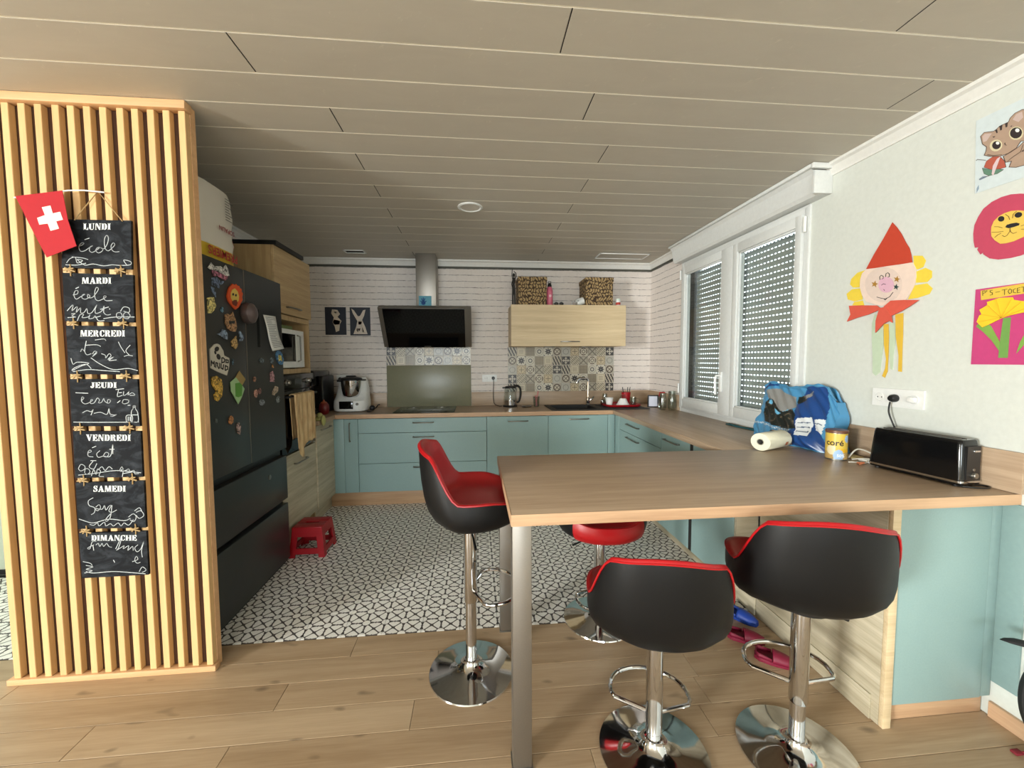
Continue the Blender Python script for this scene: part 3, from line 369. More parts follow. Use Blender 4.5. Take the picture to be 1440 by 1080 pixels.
m_oak = wood('pale_oak_front', (224, 203, 166), (192, 168, 130), 'X', .5, 1.0)
m_woak = wood('whitewashed_oak_front', (206, 196, 172), (156, 146, 122), 'X', .5, .9)
m_woak_y = wood('whitewashed_oak_front_lengthwise', (206, 196, 172), (150, 138, 112), 'Y', .5, .9)
m_oak_y = wood('pale_oak_front_lengthwise', (200, 172, 128), (154, 126, 88), 'Y', .5, 1.0)
m_floor = wood('floor_board_oak', (192, 168, 138), (158, 132, 102), 'X', .42, .8, vary=.45, knots=.7)
m_slat = wood('slat_pine', (226, 188, 132), (200, 158, 106), 'Z', .6, .7)
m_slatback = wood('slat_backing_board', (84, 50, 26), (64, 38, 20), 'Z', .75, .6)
m_trimwood = wood('partition_trim_pine', (226, 182, 134), (196, 150, 106), 'X', .6, .8)
m_skirt = wood('skirting_oak', (205, 172, 140), (176, 140, 108), 'Y', .5, .8)
m_blue = plain('blue_green_lacquer', (138, 164, 162), .42, grain=140)
m_bluewall = plain('blue_green_filler', (128, 152, 150), .5)
m_steel = plain('brushed_steel', (146, 140, 132), .42, .9, grain=200)
m_oak_z = wood('pale_oak_upright', (200, 172, 128), (160, 132, 94), 'Z', .5, 1.0)
m_steel2 = plain('satin_nickel', (150, 146, 138), .32, .9)
m_chrome = plain('chrome', (215, 216, 218), .07, 1)
m_black = plain('black_plastic', (22, 22, 23), .4)
m_gloss = plain('black_gloss_plastic', (12, 12, 13), .12)
m_blackglass = plain('black_glass', (7, 7, 8), .06)
m_hob = plain('hob_glass', (26, 30, 26), .05)
m_sink = plain('black_composite_sink', (24, 23, 22), .55)
m_fridge = plain('anthracite_fridge_door', (56, 58, 57), .33, .35)
m_fridgedark = plain('fridge_gap_black', (14, 14, 15), .4)
m_whiteplastic = plain('white_plastic', (226, 227, 224), .35)
m_pvc = plain('white_window_frame', (212, 214, 212), .35)
m_red = plain('red_leatherette', (168, 14, 22), .38)
m_redpl = plain('red_plastic', (158, 14, 26), .4)
m_leather = Mat('black_leatherette', (9, 9, 10), .5, Specular_IOR_Level=.3)
_x = m_leather.coords('Object'); m_leather.bump(m_leather.noise(m_leather.vec(*_x), 260, 2, .5), .15, .0006); m_leather = m_leather.m
m_glass = glassmat('clear_glass', (236, 240, 238), .2)
m_pane = glassmat('window_pane_glass', (248, 250, 248), .1, .02)
m_shutter = plain('grey_shutter_slat', (158, 162, 160), .55)
m_paper = plain('white_paper', (226, 226, 222), .7)
m_chalk = plain('chalk', (205, 210, 212), .9)
m_print = plain('white_print', (232, 234, 232), .7)
m_string = plain('jute_string', (172, 144, 100), .9)
def slate():
    M = Mat('chalkboard_slate', (40, 44, 50), .75, Specular_IOR_Level=.15); x, y, z = M.coords('World'); r = M.rand()
    a = M.noise(M.vec(x * 9 + r * 20, y, z * 16 + r * 9), 1, 5, .65, 1.5)
    M.base(M.mix(((a - .46) * 2.6).clamp() * .45, (19, 21, 25), (92, 98, 106))); return M.m
m_slate = slate()
def wallpaper():
    M = Mat('white_brick_print_wallpaper', (200, 190, 180), .75); x, y, z = M.coords('World')
    h = x - y; wob = M.noise(M.vec(h * 7, 0.0, z * 3), 1, 3, .5)
    zz = z / .0665 + (wob - .5) * .22; row = zz.floor(); fr = (zz.fract() - .5).abs()
    shift = (row * .37).fract() * .9
    bx = (h / .235 + shift + (wob - .5) * .2); seg = M.noise(M.vec(bx.floor() * 7.3 + row * 3.1, row * 1.7, 0.0), 3, 0)
    t = M.noise(M.vec(h * 22, row * 5, z * 4), 1, 2, .6)
    line = ((fr - (.456 - (t - .4) * .16)) * 18).clamp()
    vert = ((bx.fract() - .5).abs() > .49) * .10
    c = M.mix(M.noise(M.vec(h * 30, 0.0, z * 60), 1, 4, .7), (210, 200, 193), (233, 225, 218))
    c = M.mix(((seg - .5) * 1.2).clamp() * .4, c, (186, 176, 168))
    c = M.mix(((line * (t * 1.9).clamp()) | vert).clamp() * .9, c, (88, 80, 78)); M.base(c)
    return M.m
m_wallpaper = wallpaper()
def cement():
    M = Mat('star_pattern_cement_tile', (215, 212, 205), .5); x, y, z = M.coords('Object')
    u = (x / .1).fold(); v = (y / .1).fold(); a = u | v; b = u & v
    d = (a + b) * .7071; q = (a - b) * .7071; r = hyp(a, b)
    w1 = ((a - .24) * -.28 + .085) | .027
    ax = (b < w1) & (a > .20)
    w2 = (((d - .40) * .22) | ((.36 - d) * .5)) | .033
    dg = (q < (w2 & .075)) & (d > .2)
    pass
    ring = ((r - .215).abs() < .016) | (((.5 - a) + b) < .075)
    msk = (ax | dg) | ring
    n = M.noise(M.vec(x * 14, y * 14, z), 1, 4, .6)
    M.base(M.mix(msk, M.mix(n, (238, 235, 228), (250, 248, 243)), (74, 68, 64))); return M.m
m_cement = cement()
def patch(i):
    M = Mat('patchwork_tile_pattern_%s' % 'abcdefghijkl'[i], (215, 212, 205), .3)
    x, y, z = M.coords('Object'); u = x / .0505; v = z / .0505
    au = u.abs(); av = v.abs(); a = au | av; b = au & av; r = hyp(u, v); dd = au + av; q = (a - b) * .7071
    lt, md, dk = (196, 188, 170), (140, 126, 106), (58, 54, 54)
    def X(*t): return t
    if i == 0:
        s1 = ((u * 1.5 + (v * 1.5).floor() * .5).fract()); s2 = (v * 1.5).fract()
        k = (s1 + s2 * .7).fract(); c = M.mix(k < .45, lt, dk); c = M.mix((k > .8), c, md)
    elif i == 1:
        c = M.mix(((r - .72).abs() < .14) | ((q < .07) & (r < .72)), lt, (92, 78, 66)); c = M.mix(r > .95, c, (176, 168, 152))
    elif i == 2:
        c = M.mix(((q < (.20 - (r - .35).abs() * .3)) | (b < (.17 - (r - .35).abs() * .25))) & (r < .78) & (r > .1), (206, 200, 184), dk); c = M.mix(dd > 1.62, c, dk)
    elif i == 3:
        c = M.mix((r - .38).abs() < .11, (206, 200, 184), (98, 94, 90)); c = M.mix((r - .82).abs() < .04, c, md)
    elif i == 4:
        c = M.mix(((u * 3).fold() < .12) | ((v * 3).fold() < .12), (166, 154, 132), (96, 88, 78))
    elif i == 5:
        c = M.mix(((a - .8).abs() < .04) | ((((u * 3).fold() < .1) | ((v * 3).fold() < .1)) & (a < .5)), (206, 196, 172), md)
    elif i == 6:
        c = M.mix((((r - .5).abs() < .10) & (q > .12)) | ((b < .10) & (a < .8)), (64, 60, 60), (196, 188, 172)); c = M.mix(a > .9, c, (190, 182, 164))
    elif i == 7:
        k = (u + v) * 2; c = M.mix(((k.fract() - .5).abs() < .2) & (((u - v) * .9).fract() > .25), (190, 180, 158), (100, 92, 80))
    elif i == 8:
        c = M.mix((q < .12) | ((r - .85).abs() < .05), (176, 168, 150), (118, 110, 98))
    elif i == 9:
        c = M.mix(((r - .75).abs() < .12) & (q > .1), (200, 192, 174), (104, 90, 76)); c = M.mix((dd - .42).abs() < .09, c, (90, 80, 70))
    elif i == 10:
        c = M.mix(((b < .06) & (a < .6)) | ((a - .85).abs() < .03) | ((dd - 1.1).abs() < .04), (198, 182, 150), (104, 92, 78))
    else:
        c = M.mix((((u * 4).fold() < .16) & ((v * 4).fold() < .16)) | ((r - .6).abs() < .05), (186, 182, 170), (120, 116, 110))
    M.base(c); return M.m
m_patch = [patch(i) for i in range(12)]
XR, YB, ZC = 2.0, 4.40, 2.483
PR = lambda y, z, h: (XR - h, y, z)
PF = lambda y, z, h: (-1.302 + h, y, z)
def PC(yc): return lambda x, z, h: (x, yc - h, z)
PB = lambda x, z, h: (x, YB - h, z)
# ---------------------------------------------------------------- room shell
def st(name, label, cat, mb, mat, smooth=False):
    return tag(mb.build(name, mat, smooth=smooth), label, cat, kind='structure')
st('wall_back', 'back kitchen wall papered in a white brick print', 'wall', MB().box(-2.05, 2.2, YB, YB + .12, -.02, 2.56), m_wallpaper)
wr = thing('wall_right', 'right wall, white plaster with brick print paper in the kitchen corner', 'wall', kind='structure')
b = MB(); b.box(XR, XR + .2, -5.5, 2.235, -.02, 2.56); b.box(XR, XR + .2, 2.235, 3.705, -.02, .90); b.box(XR, XR + .2, 2.235, 3.705, 2.32, 2.56)
b.build('plaster', m_white, wr, smooth=False)
MB().box(XR, XR + .2, 3.705, YB, -.02, 2.56).build('brick_paper', m_wallpaper, wr, smooth=False)
st('wall_left_kitchen', 'left kitchen wall behind the fridge and oven column', 'wall', MB().box(-2.05, -1.95, 2.0, YB, -.02, 2.56), m_wallpaper)
lw = MB(); lw.box(-6.65, -6.5, -5.5, -4.05, 0, 2.56); lw.box(-6.65, -6.5, -2.55, 1.0, 0, 2.56); lw.box(-6.65, -6.5, -4.05, -2.55, 2.22, 2.56)
lw.box(-6.65, -4.0, .9, 1.0, 0, 2.56); lw.box(-4.1, -4.0, 1.0, 2.05, 0, 2.56)
lw.box(-4.1, -4.0, 2.05, 2.75, 0, .8); lw.box(-4.1, -4.0, 2.05, 2.75, 2.0, 2.56); lw.box(-4.1, -4.0, 2.75, 3.1, 0, 2.56)
st('wall_left', 'left room wall with the patio door opening beside the camera', 'wall', lw, m_white)
m_hallwall = plain('pale_green_paint', (196, 206, 188), .8)
hw = thing('wall_hall', 'pale green hall wall seen left of the slatted partition', 'wall', kind='structure')
MB().box(-4.15, -2.05, 2.86, 2.96, -.02, 2.56).build('paint', m_hallwall, hw, smooth=False)
MB().box(-4.0, -2.05, 2.845, 2.86, 0, .03).build('dark_skirting', m_dark, hw, smooth=False)
bw = MB(); bw.box(-6.65, -2.0, -5.62, -5.5, -.02, 2.56); bw.box(.4, 2.2, -5.62, -5.5, -.02, 2.56); bw.box(-2.0, .4, -5.62, -5.5, -.02, .8); bw.box(-2.0, .4, -5.62, -5.5, 2.2, 2.56)  # opening left for the added rear fill lamp
st('wall_rear', 'rear wall behind the camera', 'wall', bw, m_white)
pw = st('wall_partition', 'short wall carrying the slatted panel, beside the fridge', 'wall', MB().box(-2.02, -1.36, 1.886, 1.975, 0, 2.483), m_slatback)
# floor: boards and tiles
fl = thing('floor', 'floor of oak boards meeting star patterned cement tiles in the kitchen', 'floor', kind='structure')
MB().box(-6.65, 2.2, -5.62, .77, -.06, 0).build('rear_boards', m_floor, fl, smooth=False)
MB().box(-4.15, 2.2, .77, 4.52, -.06, -.009).build('screed', m_dark, fl, smooth=False)
random.seed(4)
y = 2.005; k = 0; proto = {}
starts = {0: -.606, 1: -.19, 2: -.822, 3: -.263, 4: -.905, 5: .4, 6: -.6, 7: -1.2, 8: .1}
while y > .8:
    x0 = starts.get(k, random.uniform(-1, 0)); L = 1.795 if k != 3 else 1.21; xs = [x0]
    while xs[0] > -4: xs.insert(0, xs[0] - L)
    while xs[-1] < 2: xs.append(xs[-1] + L)
    for a, c in zip(xs, xs[1:]):
        a2, c2 = max(a, -4.0), min(c, 2.0)
        if c2 - a2 < .05: continue
        ln = round(c2 - a2, 3)
        if ln not in proto:
            o = MB().box(-ln / 2 + .0008, ln / 2 - .0008, -.0677, .0677, -.009, 0, .0012, seg=1).build('floor_board', m_floor, fl, smooth=False, local=True); proto[ln] = o
        else: o = dup(proto[ln], fl)
        o.location = ((a2 + c2) / 2, y - .0685, random.uniform(-.0003, 0))
    y -= .137; k += 1
tb = MB().box(-.0992, .0992, -.0992, .0992, -.009, 0, .0012, seg=1).build('cement_tile', m_cement, fl, smooth=False, local=True)
first = True
for j in range(12):
    for i in range(-20, 10):
        cx, cy = .006 + i * .2, 2.108 + j * .2
        if cx > 1.72 or cy > 4.3: continue
        if cy > 3.95 or (cx < -1.95 and cy > 2.9): continue
        if cx < -1.4 and cx > -1.95: continue
        o = tb if first else dup(tb, fl); first = False
        o.location = (cx, cy, random.uniform(-.0003, .0003))
MB().box(1.83, 2.0, 2.008, 4.4, -.009, -.001).build('hidden_floor_strip', m_cement, fl, smooth=False)
# ceiling panels
ce = thing('ceiling', 'ceiling of long beige panels with pale painted highlights at the seams', 'ceiling', kind='structure')
MB().box(-6.65, 2.2, -5.62, 4.52, ZC + .0012, ZC + .07).build('backing', m_seam, ce, smooth=False)
MB().box(-6.65, 2.2, -5.62, .509, ZC, ZC + .006).build('rear_panels', m_ceil, ce, smooth=False)
js = {0: 1.1, 1: .2, 2: -.3, 3: 1.4, 4: .31, 5: -.806, 6: .495, 7: -.61, 8: .683, 9: -.612, 10: .688}
proto = {}; pitch_ = .188
for k in range(0, 21):
    y0 = 1.261 - 4 * pitch_ + k * pitch_; y1 = min(y0 + pitch_, 4.42)
    if y0 >= 4.4: break
    x0 = js.get(k, -.61 if k % 2 else .69); xs = [x0]
    while xs[0] > -4: xs.insert(0, xs[0] - 2.6)
    while xs[-1] < 2: xs.append(xs[-1] + 2.6)
    for a, c in zip(xs, xs[1:]):
        a2, c2 = max(a, -4.0), min(c, 2.0)
        if c2 - a2 < .05: continue
        ln = (round(c2 - a2, 3), round(y1 - y0, 3))
        if ln not in proto:
            w_ = y1 - y0
            proto[ln] = o = MB().box(-ln[0] / 2 + .002, ln[0] / 2 - .002, -w_ / 2 + .0022, w_ / 2 - .0022, 0, .006, .0015, seg=1).build('ceiling_panel', m_ceil, ce, smooth=False, local=True)
        else: o = dup(proto[ln], ce)
        o.location = ((a2 + c2) / 2, (y0 + y1) / 2, ZC)
        if c < 2: MB().box(c - .0019, c + .0019, y0 + .004, y1 - .004, ZC + .0004, ZC + .002).build('butt_joint', m_dark, ce, smooth=False)
# cornices
def cornice(name, label, pts_lo, pts_hi, fn):
    prof = [(0, 0), (0, -.062), (.008, -.062), (.012, -.05), (.03, -.022), (.045, -.014), (.045, 0)]
    m2 = MB(); A = [m2.bm.verts.new(fn(pts_lo, a, ZC + c)) for a, c in prof]; B = [m2.bm.verts.new(fn(pts_hi, a, ZC + c)) for a, c in prof]
    n = len(prof)
    for i in range(n): m2._f([A[i], A[(i + 1) % n], B[(i + 1) % n], B[i]])
    m2._f(A); m2._f(B[::-1])
    return tag(m2.build(name, m_cornice, smooth=False), label, 'cornice', kind='structure')
cornice('trim_1', 'white cornice along the top of the back wall', -1.95, XR, lambda t, a, z: (t, YB - a, z))
cornice('trim_2', 'white cornice along the right wall towards the camera', -5.5, 2.115, lambda t, a, z: (XR - a, t, z))
cornice('trim_3', 'short white cornice between shutter box and back corner', 3.73, YB, lambda t, a, z: (XR - a, t, z))
cornice('trim_4', 'white cornice above the fridge on the left kitchen wall', 2.0, YB, lambda t, a, z: (-1.95 + a, t, z))
b = MB(); b.box(-1.95, XR, YB - .012, YB - .001, 2.396, 2.416); b.box(XR - .012, XR - .001, 3.73, YB - .012, 2.396, 2.416)
tag(b.build('trim_5', plain('dark_grey_green_strip', (74, 74, 64), .6), smooth=False), 'thin dark strip running under the back cornice', 'strip', kind='structure')
tag(MB().box(XR - .014, XR, -5.5, 1.297, 0, .062, .002).build('baseboard_right', m_skirt, smooth=False), 'pale oak skirting board at the foot of the right wall', 'skirting', kind='structure')
tag(MB().box(-2.05, -2.02, 1.886, 2.86, 0, 2.483).build('trim_6', m_hallwall, smooth=False), 'pale door reveal behind the slatted partition', 'reveal', kind='structure')
# ---------------------------------------------------------------- window with shutter
wn = thing('window_1', 'white double window closed by a grey roller shutter', 'window', (XR, 2.97, .93), kind='structure')
fr = MB()
fx0, fx1 = XR - .012, XR + .06
fr.box(fx0, fx1, 2.235, 2.272, .932, 2.31, .003); fr.box(fx0, fx1, 3.668, 3.705, .932, 2.31, .003)
fr.box(fx0, fx1, 2.272, 3.668, 2.27, 2.31, .003); fr.box(fx0, fx1, 2.272, 3.668, .932, .955, .003)
fr.box(XR - .001, XR + .12, 2.236, 3.704, .9005, .931, .0); fr.box(fx0, fx1, 2.236, 3.704, 2.309, 2.3195)
fr.build('window_frame', m_pvc, wn)
def sash(y0, y1, gy0, gy1, gz0, gz1):
    s_ = MB(); x0, x1 = XR - .03, XR + .03
    s_.box(x0, x1, y0, gy0, .957, 2.272, .004); s_.box(x0, x1, gy1, y1, .957, 2.272, .004)
    s_.box(x0, x1, gy0, gy1, gz1, 2.272, .004); s_.box(x0, x1, gy0, gy1, .957, gz0, .004)
    # glazing beads
    for (a, b_, c, d) in ((gy0, gy0 + .012, gz0, gz1), (gy1 - .012, gy1, gz0, gz1), (gy0, gy1, gz0, gz0 + .012), (gy0, gy1, gz1 - .012, gz1)):
        s_.box(XR - .018, XR + .0, a, b_, c, d, .002)
    so = s_.build('sash', m_pvc, wn)
    MB().box(XR + .001, XR + .006, gy0, gy1, gz0, gz1).build('pane', m_pane, so, smooth=False)
    return so
sr = sash(2.274, 2.915, 2.322, 2.862, 1.035, 2.205)
sl = sash(2.917, 3.666, 3.06, 3.615, 1.035, 2.205)
h = MB(); h.box(XR - .042, XR - .03, 3.0, 3.035, 1.14, 1.30, .004); h.tube([(XR - .036, 3.018, 1.27), (XR - .075, 3.018, 1.27), (XR - .082, 3.018, 1.24), (XR - .078, 3.018, 1.12)], .009, 8); h.build('window_handle', m_whiteplastic, wn)
for zz in (1.08, 2.16):
    MB().tube([(XR - .028, 2.25, zz), (XR - .028, 2.25, zz + .09)], .009, 8).build('hinge', m_whiteplastic, wn)
    MB().tube([(XR - .028, 3.69, zz), (XR - .028, 3.69, zz + .09)], .009, 8).build('hinge', m_whiteplastic, wn)
MB().box(XR + .061, XR + .12, 2.235, 2.27, .93, 2.32).box(XR + .061, XR + .12, 3.60, 3.705, .93, 2.32).build('shutter_rail', plain('shutter_rail_dark', (60, 60, 60), .5), wn, smooth=False)
sh = MB(); pt = .0425
sh.box(-.005, .005, -.66, .66, 0, pt - .0085, .002, seg=1)
yy = -.64
while yy < .64:
    sh.box(-.002, .002, yy, yy + .013, pt - .0085, pt); yy += .034
sh.box(-.004, .004, -.66, -.64, pt - .0085, pt)
n_ = 28
for i in range(n_ + 1):
    zz = .99 + i * pt
    if i == 0:
        p0 = sh.build('shutter_slat', m_shutter, wn, smooth=False, local=True); o = p0
    else: o = dup(p0, wn)
    o.location = (.085, -.04, zz - .93)
MB().box(XR + .075, XR + .095, 2.27, 3.60, .93, .99, .003).box(XR + .075, XR + .095, 2.27, 3.60, 2.24, 2.32, .003).build('shutter_end_bar', m_shutter, wn)
tag(MB().box(XR + .12, XR + .2, 2.235, 3.705, .88, .931).build('trim_7', m_white, smooth=False), 'outer window sill', 'sill', kind='structure')
sb = thing('shutter_box', 'white roller shutter box above the window', 'shutter box', (1.95, 2.92, 2.32))
pr = [(0, 2.325), (-.07, 2.325), (-.085, 2.345), (-.10, 2.44), (-.118, 2.462), (-.118, ZC - .001), (0, ZC - .001)]
b = MB(); A = b.verts([(XR + a - .001, 2.118, z) for a, z in pr]); B = b.verts([(XR + a - .001, 3.73, z) for a, z in pr])
for i in range(7): b._f([A[i], A[(i + 1) % 7], B[(i + 1) % 7], B[i]])
b._f(A); b._f(B[::-1]); b.build('cover', m_pvc, sb, smooth=False)
MB().box(XR - .11, XR - .001, 2.10, 2.117, 2.325, 2.45, .003).build('end_cap', m_pvc, sb)
MB().box(XR - .14, XR - .119, 2.10, 3.73, ZC - .022, ZC - .001, .005).box(XR - .14, XR - .001, 2.08, 2.099, ZC - .03, ZC - .001, .005).build('crown', m_pvc, sb)
# ---------------------------------------------------------------- ceiling fittings
o = thing('ceiling_spotlight', 'round white recessed ceiling spotlight', 'light', (-.024, 2.88, ZC))
MB().lathe([(.088, ZC - .001), (.088, ZC - .005), (.074, ZC - .009), (.068, ZC - .004)], (-.024, 2.88, 0), 32, cap=False).build('ring', m_whiteplastic, o)
MB().lathe([(.0, ZC - .003), (.07, ZC - .0035)], (-.024, 2.88, 0), 32, cap=False).build('lens', plain('frosted_lens', (205, 200, 190), .5), o)
def vent(lab, x0, x1, y0, y1, slots):
    v_ = thing('ceiling_vent', lab, 'vent', ((x0 + x1) / 2, (y0 + y1) / 2, ZC))
    q = MB(); t = .014
    q.box(x0, x1, y0, y0 + t, ZC - .009, ZC - .001, .002); q.box(x0, x1, y1 - t, y1, ZC - .009, ZC - .001, .002)
    q.box(x0, x0 + t, y0, y1, ZC - .009, ZC - .001, .002); q.box(x1 - t, x1, y0, y1, ZC - .009, ZC - .001, .002); q.build('vent_frame', m_whiteplastic, v_)
    if slots:
        MB().box(x0 + t, x1 - t, y0 + t, y1 - t, ZC - .003, ZC - .001).build('opening', m_dark, v_, smooth=False)
    else: MB().box(x0 + t, x1 - t, y0 + t, y1 - t, ZC - .005, ZC - .001).build('panel', m_ceil, v_, smooth=False)
vent('wide white framed vent panel above the wall cabinet', 1.27, 1.80, 3.98, 4.18, False)
vent('narrow white ceiling vent with dark slot left of the hood', -1.27, -1.07, 4.05, 4.16, True)
# ---------------------------------------------------------------- slatted partition
sp = thing('slatted_panel', 'pine panel of vertical slats beside the fridge', 'wall panel', (-1.61, 1.86, 0))
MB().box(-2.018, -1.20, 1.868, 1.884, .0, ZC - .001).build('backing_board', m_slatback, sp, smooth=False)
MB().box(-2.035, -1.185, 1.832, 1.867, .0005, .026, .002).build('bottom_rail', m_trimwood, sp)
MB().box(-2.035, -1.187, 1.822, 1.867, ZC - .034, ZC - .001, .002).build('top_rail', m_trimwood, sp)
MB().box(-1.212, -1.196, 1.868, 1.899, .0, ZC - .001).build('side_board', m_trimwood, sp, smooth=False)
s0 = MB().box(-.0135, .0135, -.0135, .0135, .027, ZC - .035, .0015, seg=1)
s0 = s0.build('slat', m_slat, sp, smooth=False, local=True)
for i in range(14):
    o = s0 if i == 0 else dup(s0, sp)
    o.location = (-1.998 + i * .0605 + 1.61 + (.004 if i in (5, 9) else 0), 1.8535 - 1.86, 0)
for xx in (-1.4105, -1.2895): MB().box(xx, xx + .004, 1.8672, 1.8679, .03, ZC - .04).build('panel_joint', m_dark, sp, smooth=False)
# ---------------------------------------------------------------- worktop
def handle(parent, c, length, axis, out, mat=None, name='handle'):
    """bow handle centred at c, running along axis, standing off in direction out"""
    c = Vector(c); a = Vector(axis); n = Vector(out); h_ = length / 2
    b_ = MB()
    b_.tube([c - a * h_ + n * .001, c - a * h_ + n * .02, c - a * (h_ - .012) + n * .026, c + a * (h_ - .012) + n * .026, c + a * h_ + n * .02, c + a * h_ + n * .001], .0055, 8, flat=1.3)
    return b_.build(name, mat or m_steel2, parent)
wt = thing('worktop', 'oak laminate worktop running round the kitchen into the breakfast bar', 'worktop', (1.0, 1.65, .861))
zt0, zt1 = .8612, .9
MB().box(.112, 1.999, 1.253, 2.055, zt0, zt1, .002).build('bar_top', m_worktop, wt)
MB().box(1.363, 1.999, 2.056, 3.813, zt0, zt1, .002).build('side_top', m_worktop_y, wt)
sx0, sx1, sy0, sy1 = .80, 1.24, 3.885, 4.27
b = MB(); b.box(-1.949, sx0, 3.814, 4.399, zt0, zt1, .0); b.box(sx1, 1.999, 3.814, 4.399, zt0, zt1, .0); b.box(sx0, sx1, 3.814, sy0, zt0, zt1); b.box(sx0, sx1, sy1, 4.399, zt0, zt1)
b.build('back_top', m_worktop, wt, smooth=False)
MB().box(-1.949, -1.308, 3.432, 3.813, zt0, zt1, .002).build('left_top', m_worktop_y, wt)
MB().box(.1115, 1.998, 1.2515, 1.2528, zt0, zt1).build('front_edging', m_edge, wt, smooth=False)
MB().box(.1105, .1118, 1.253, 2.055, zt0, zt1).build('end_edging', m_edge, wt, smooth=False)
MB().box(-1.307, 1.362, 3.8118, 3.8135, zt0, zt1).build('back_edging', m_edge, wt, smooth=False)
us = thing('upstand', 'oak laminate upstand along the walls behind the worktop', 'upstand', (0, YB, .9))
MB().box(-1.94, -.955, YB - .016, YB - .001, .901, 1.053, .001).build('upstand_board', m_worktop, us)
MB().box(-.043, 1.984, YB - .016, YB - .001, .901, 1.053, .001).build('upstand_board', m_worktop, us)
MB().box(XR - .016, XR - .001, 1.245, 2.232, .901, 1.053, .001).build('upstand_board', m_worktop_y, us)
MB().box(XR - .016, XR - .001, 3.708, YB - .017, .901, 1.053, .001).build('upstand_board', m_worktop_y, us)
# table legs
tl = thing('bar_support', 'pair of square brushed steel legs under the free end of the bar', 'table legs', (.15, 1.6, 0))
for yc in (1.30, 1.995):
    l_ = MB(); l_.box(.116, .181, yc - .03, yc + .03, .004, zt0 - .001, .003); L_ = l_.build('leg', m_steel, tl)
    MB().box(.112, .185, yc - .034, yc + .034, 0, .004).build('foot_plate', m_steel2, L_)
# ---------------------------------------------------------------- cabinets
def carcass(t, x0, x1, y0, y1, z0, z1, mat, name='carcass', open_side='y-'):
    b_ = MB(); k = .016
    b_.box(x0, x0 + k, y0, y1, z0, z1); b_.box(x1 - k, x1, y0, y1, z0, z1)
    b_.box(x0 + k, x1 - k, y0, y1, z0, z0 + k)
    if open_side == 'y-': b_.box(x0 + k, x1 - k, y1 - k, y1, z0 + k, z1)
    else: b_.box(x0 + k, x1 - k, y1 - k, y1, z0 + k, z1); b_.box(x0 + k, x1 - k, y0, y0 + k, z0 + k, z1)
    return b_.build(name, mat, t, smooth=False)
FY = 3.833
def front(t, name, x0, x1, z0, z1, mat=m_blue, hx=None, hz=None, vert=False, g=.0018):
    f = MB().box(x0 + g, x1 - g, FY, FY + .018, z0 + g, z1 - g, .0015, seg=1).build(name, mat, t)
    if hx is not None:
        if vert: handle(f, (hx, FY, hz), .17, (0, 0, 1), (0, -1, 0))
        else: handle(f, (hx, FY, hz), .19, (1, 0, 0), (0, -1, 0))
    return f
zb, zt = .148, .856
t = thing('corner_filler', 'blue green filler panel in the left inner corner', 'panel', (-1.29, 3.85, 0))
MB().box(-1.348, -1.2385, FY + .001, FY + .019, zb, zt, .001).build('filler_board', m_blue, t)
t = thing('pullout_cabinet', 'narrow blue green pull-out with an upright handle left of the drawers', 'cabinet', (-1.175, 4.1, 0))
carcass(t, -1.236, -1.112, FY + .02, 4.39, zb, zt, m_whiteplastic); front(t, 'door', -1.238, -1.11, zb, zt, hx=-1.182, hz=.73, vert=True)
t = thing('drawer_cabinet', 'wide blue green three-drawer unit under the hob', 'cabinet', (-.5, 4.1, 0))
carcass(t, -1.108, .103, FY + .02, 4.39, zb, zt - .03, m_whiteplastic)
front(t, 'drawer', -1.11, .105, .716, zt, hx=-.50, hz=.812); front(t, 'drawer', -1.11, .105, .424, .716, hx=-.50, hz=.675); front(t, 'drawer', -1.11, .105, zb, .424, hx=-.50, hz=.385)
t = thing('base_cabinet', 'blue green base cabinet under the kettle, next to the wide drawers', 'cabinet', (.41, 4.1, 0), group=None)
carcass(t, .107, .711, FY + .02, 4.39, zb, zt, m_whiteplastic); front(t, 'door', .105, .713, zb, zt, hx=.413, hz=.808)
t = thing('sink_cabinet', 'blue green base cabinet below the black sink', 'cabinet', (1.01, 4.1, 0))
carcass(t, .715, 1.316, FY + .02, 4.39, zb, zt, m_whiteplastic); front(t, 'door', .713, 1.318, zb, zt, hx=1.02, hz=.818)
t = thing('corner_filler', 'blue green filler panel in the right inner corner', 'panel', (1.36, 3.84, 0))
MB().box(1.3195, 1.388, FY, FY + .018, zb, zt, .001).box(1.390, 1.408, 3.712, FY - .001, zb, zt, .001).build('filler_board', m_blue, t)
t = thing('plinth', 'oak plinth under the back row of cabinets', 'plinth', (0, 3.9, 0))
MB().box(-1.43, 1.50, 3.898, 3.914, .001, zb - .002, .001).build('plinth_board', m_edge, t)
# right run, fronts face -X
FX = 1.390
def frontx(t, name, y0, y1, z0, z1, hy=None, hz=None, hl=.19, mat=m_blue, g=.0018):
    f = MB().box(FX, FX + .018, y0 + g, y1 - g, z0 + g, z1 - g, .0015, seg=1).build(name, mat, t)
    if hy is not None: handle(f, (FX, hy, hz), hl, (0, 1, 0), (-1, 0, 0))
    return f
t = thing('drawer_cabinet', 'blue green drawer unit beside the right corner, two bow handles', 'cabinet', (1.7, 3.27, 0))
carcass(t, FX + .02, 1.98, 2.842, 3.708, zb, zt, m_whiteplastic, open_side='x')
frontx(t, 'drawer', 2.84, 3.71, .73, zt, 3.37, .812, .26); frontx(t, 'drawer', 2.84, 3.71, .44, .73, 3.37, .69, .26); frontx(t, 'drawer', 2.84, 3.71, zb, .44, 3.37, .40, .26)
t = thing('base_cabinet', 'blue green cupboard on the window side, last handle before the black gap', 'cabinet', (1.7, 2.64, 0))
carcass(t, FX + .02, 1.98, 2.446, 2.838, zb, zt, m_whiteplastic, open_side='x'); frontx(t, 'door', 2.442, 2.84, zb, zt, 2.67, .817, .2)
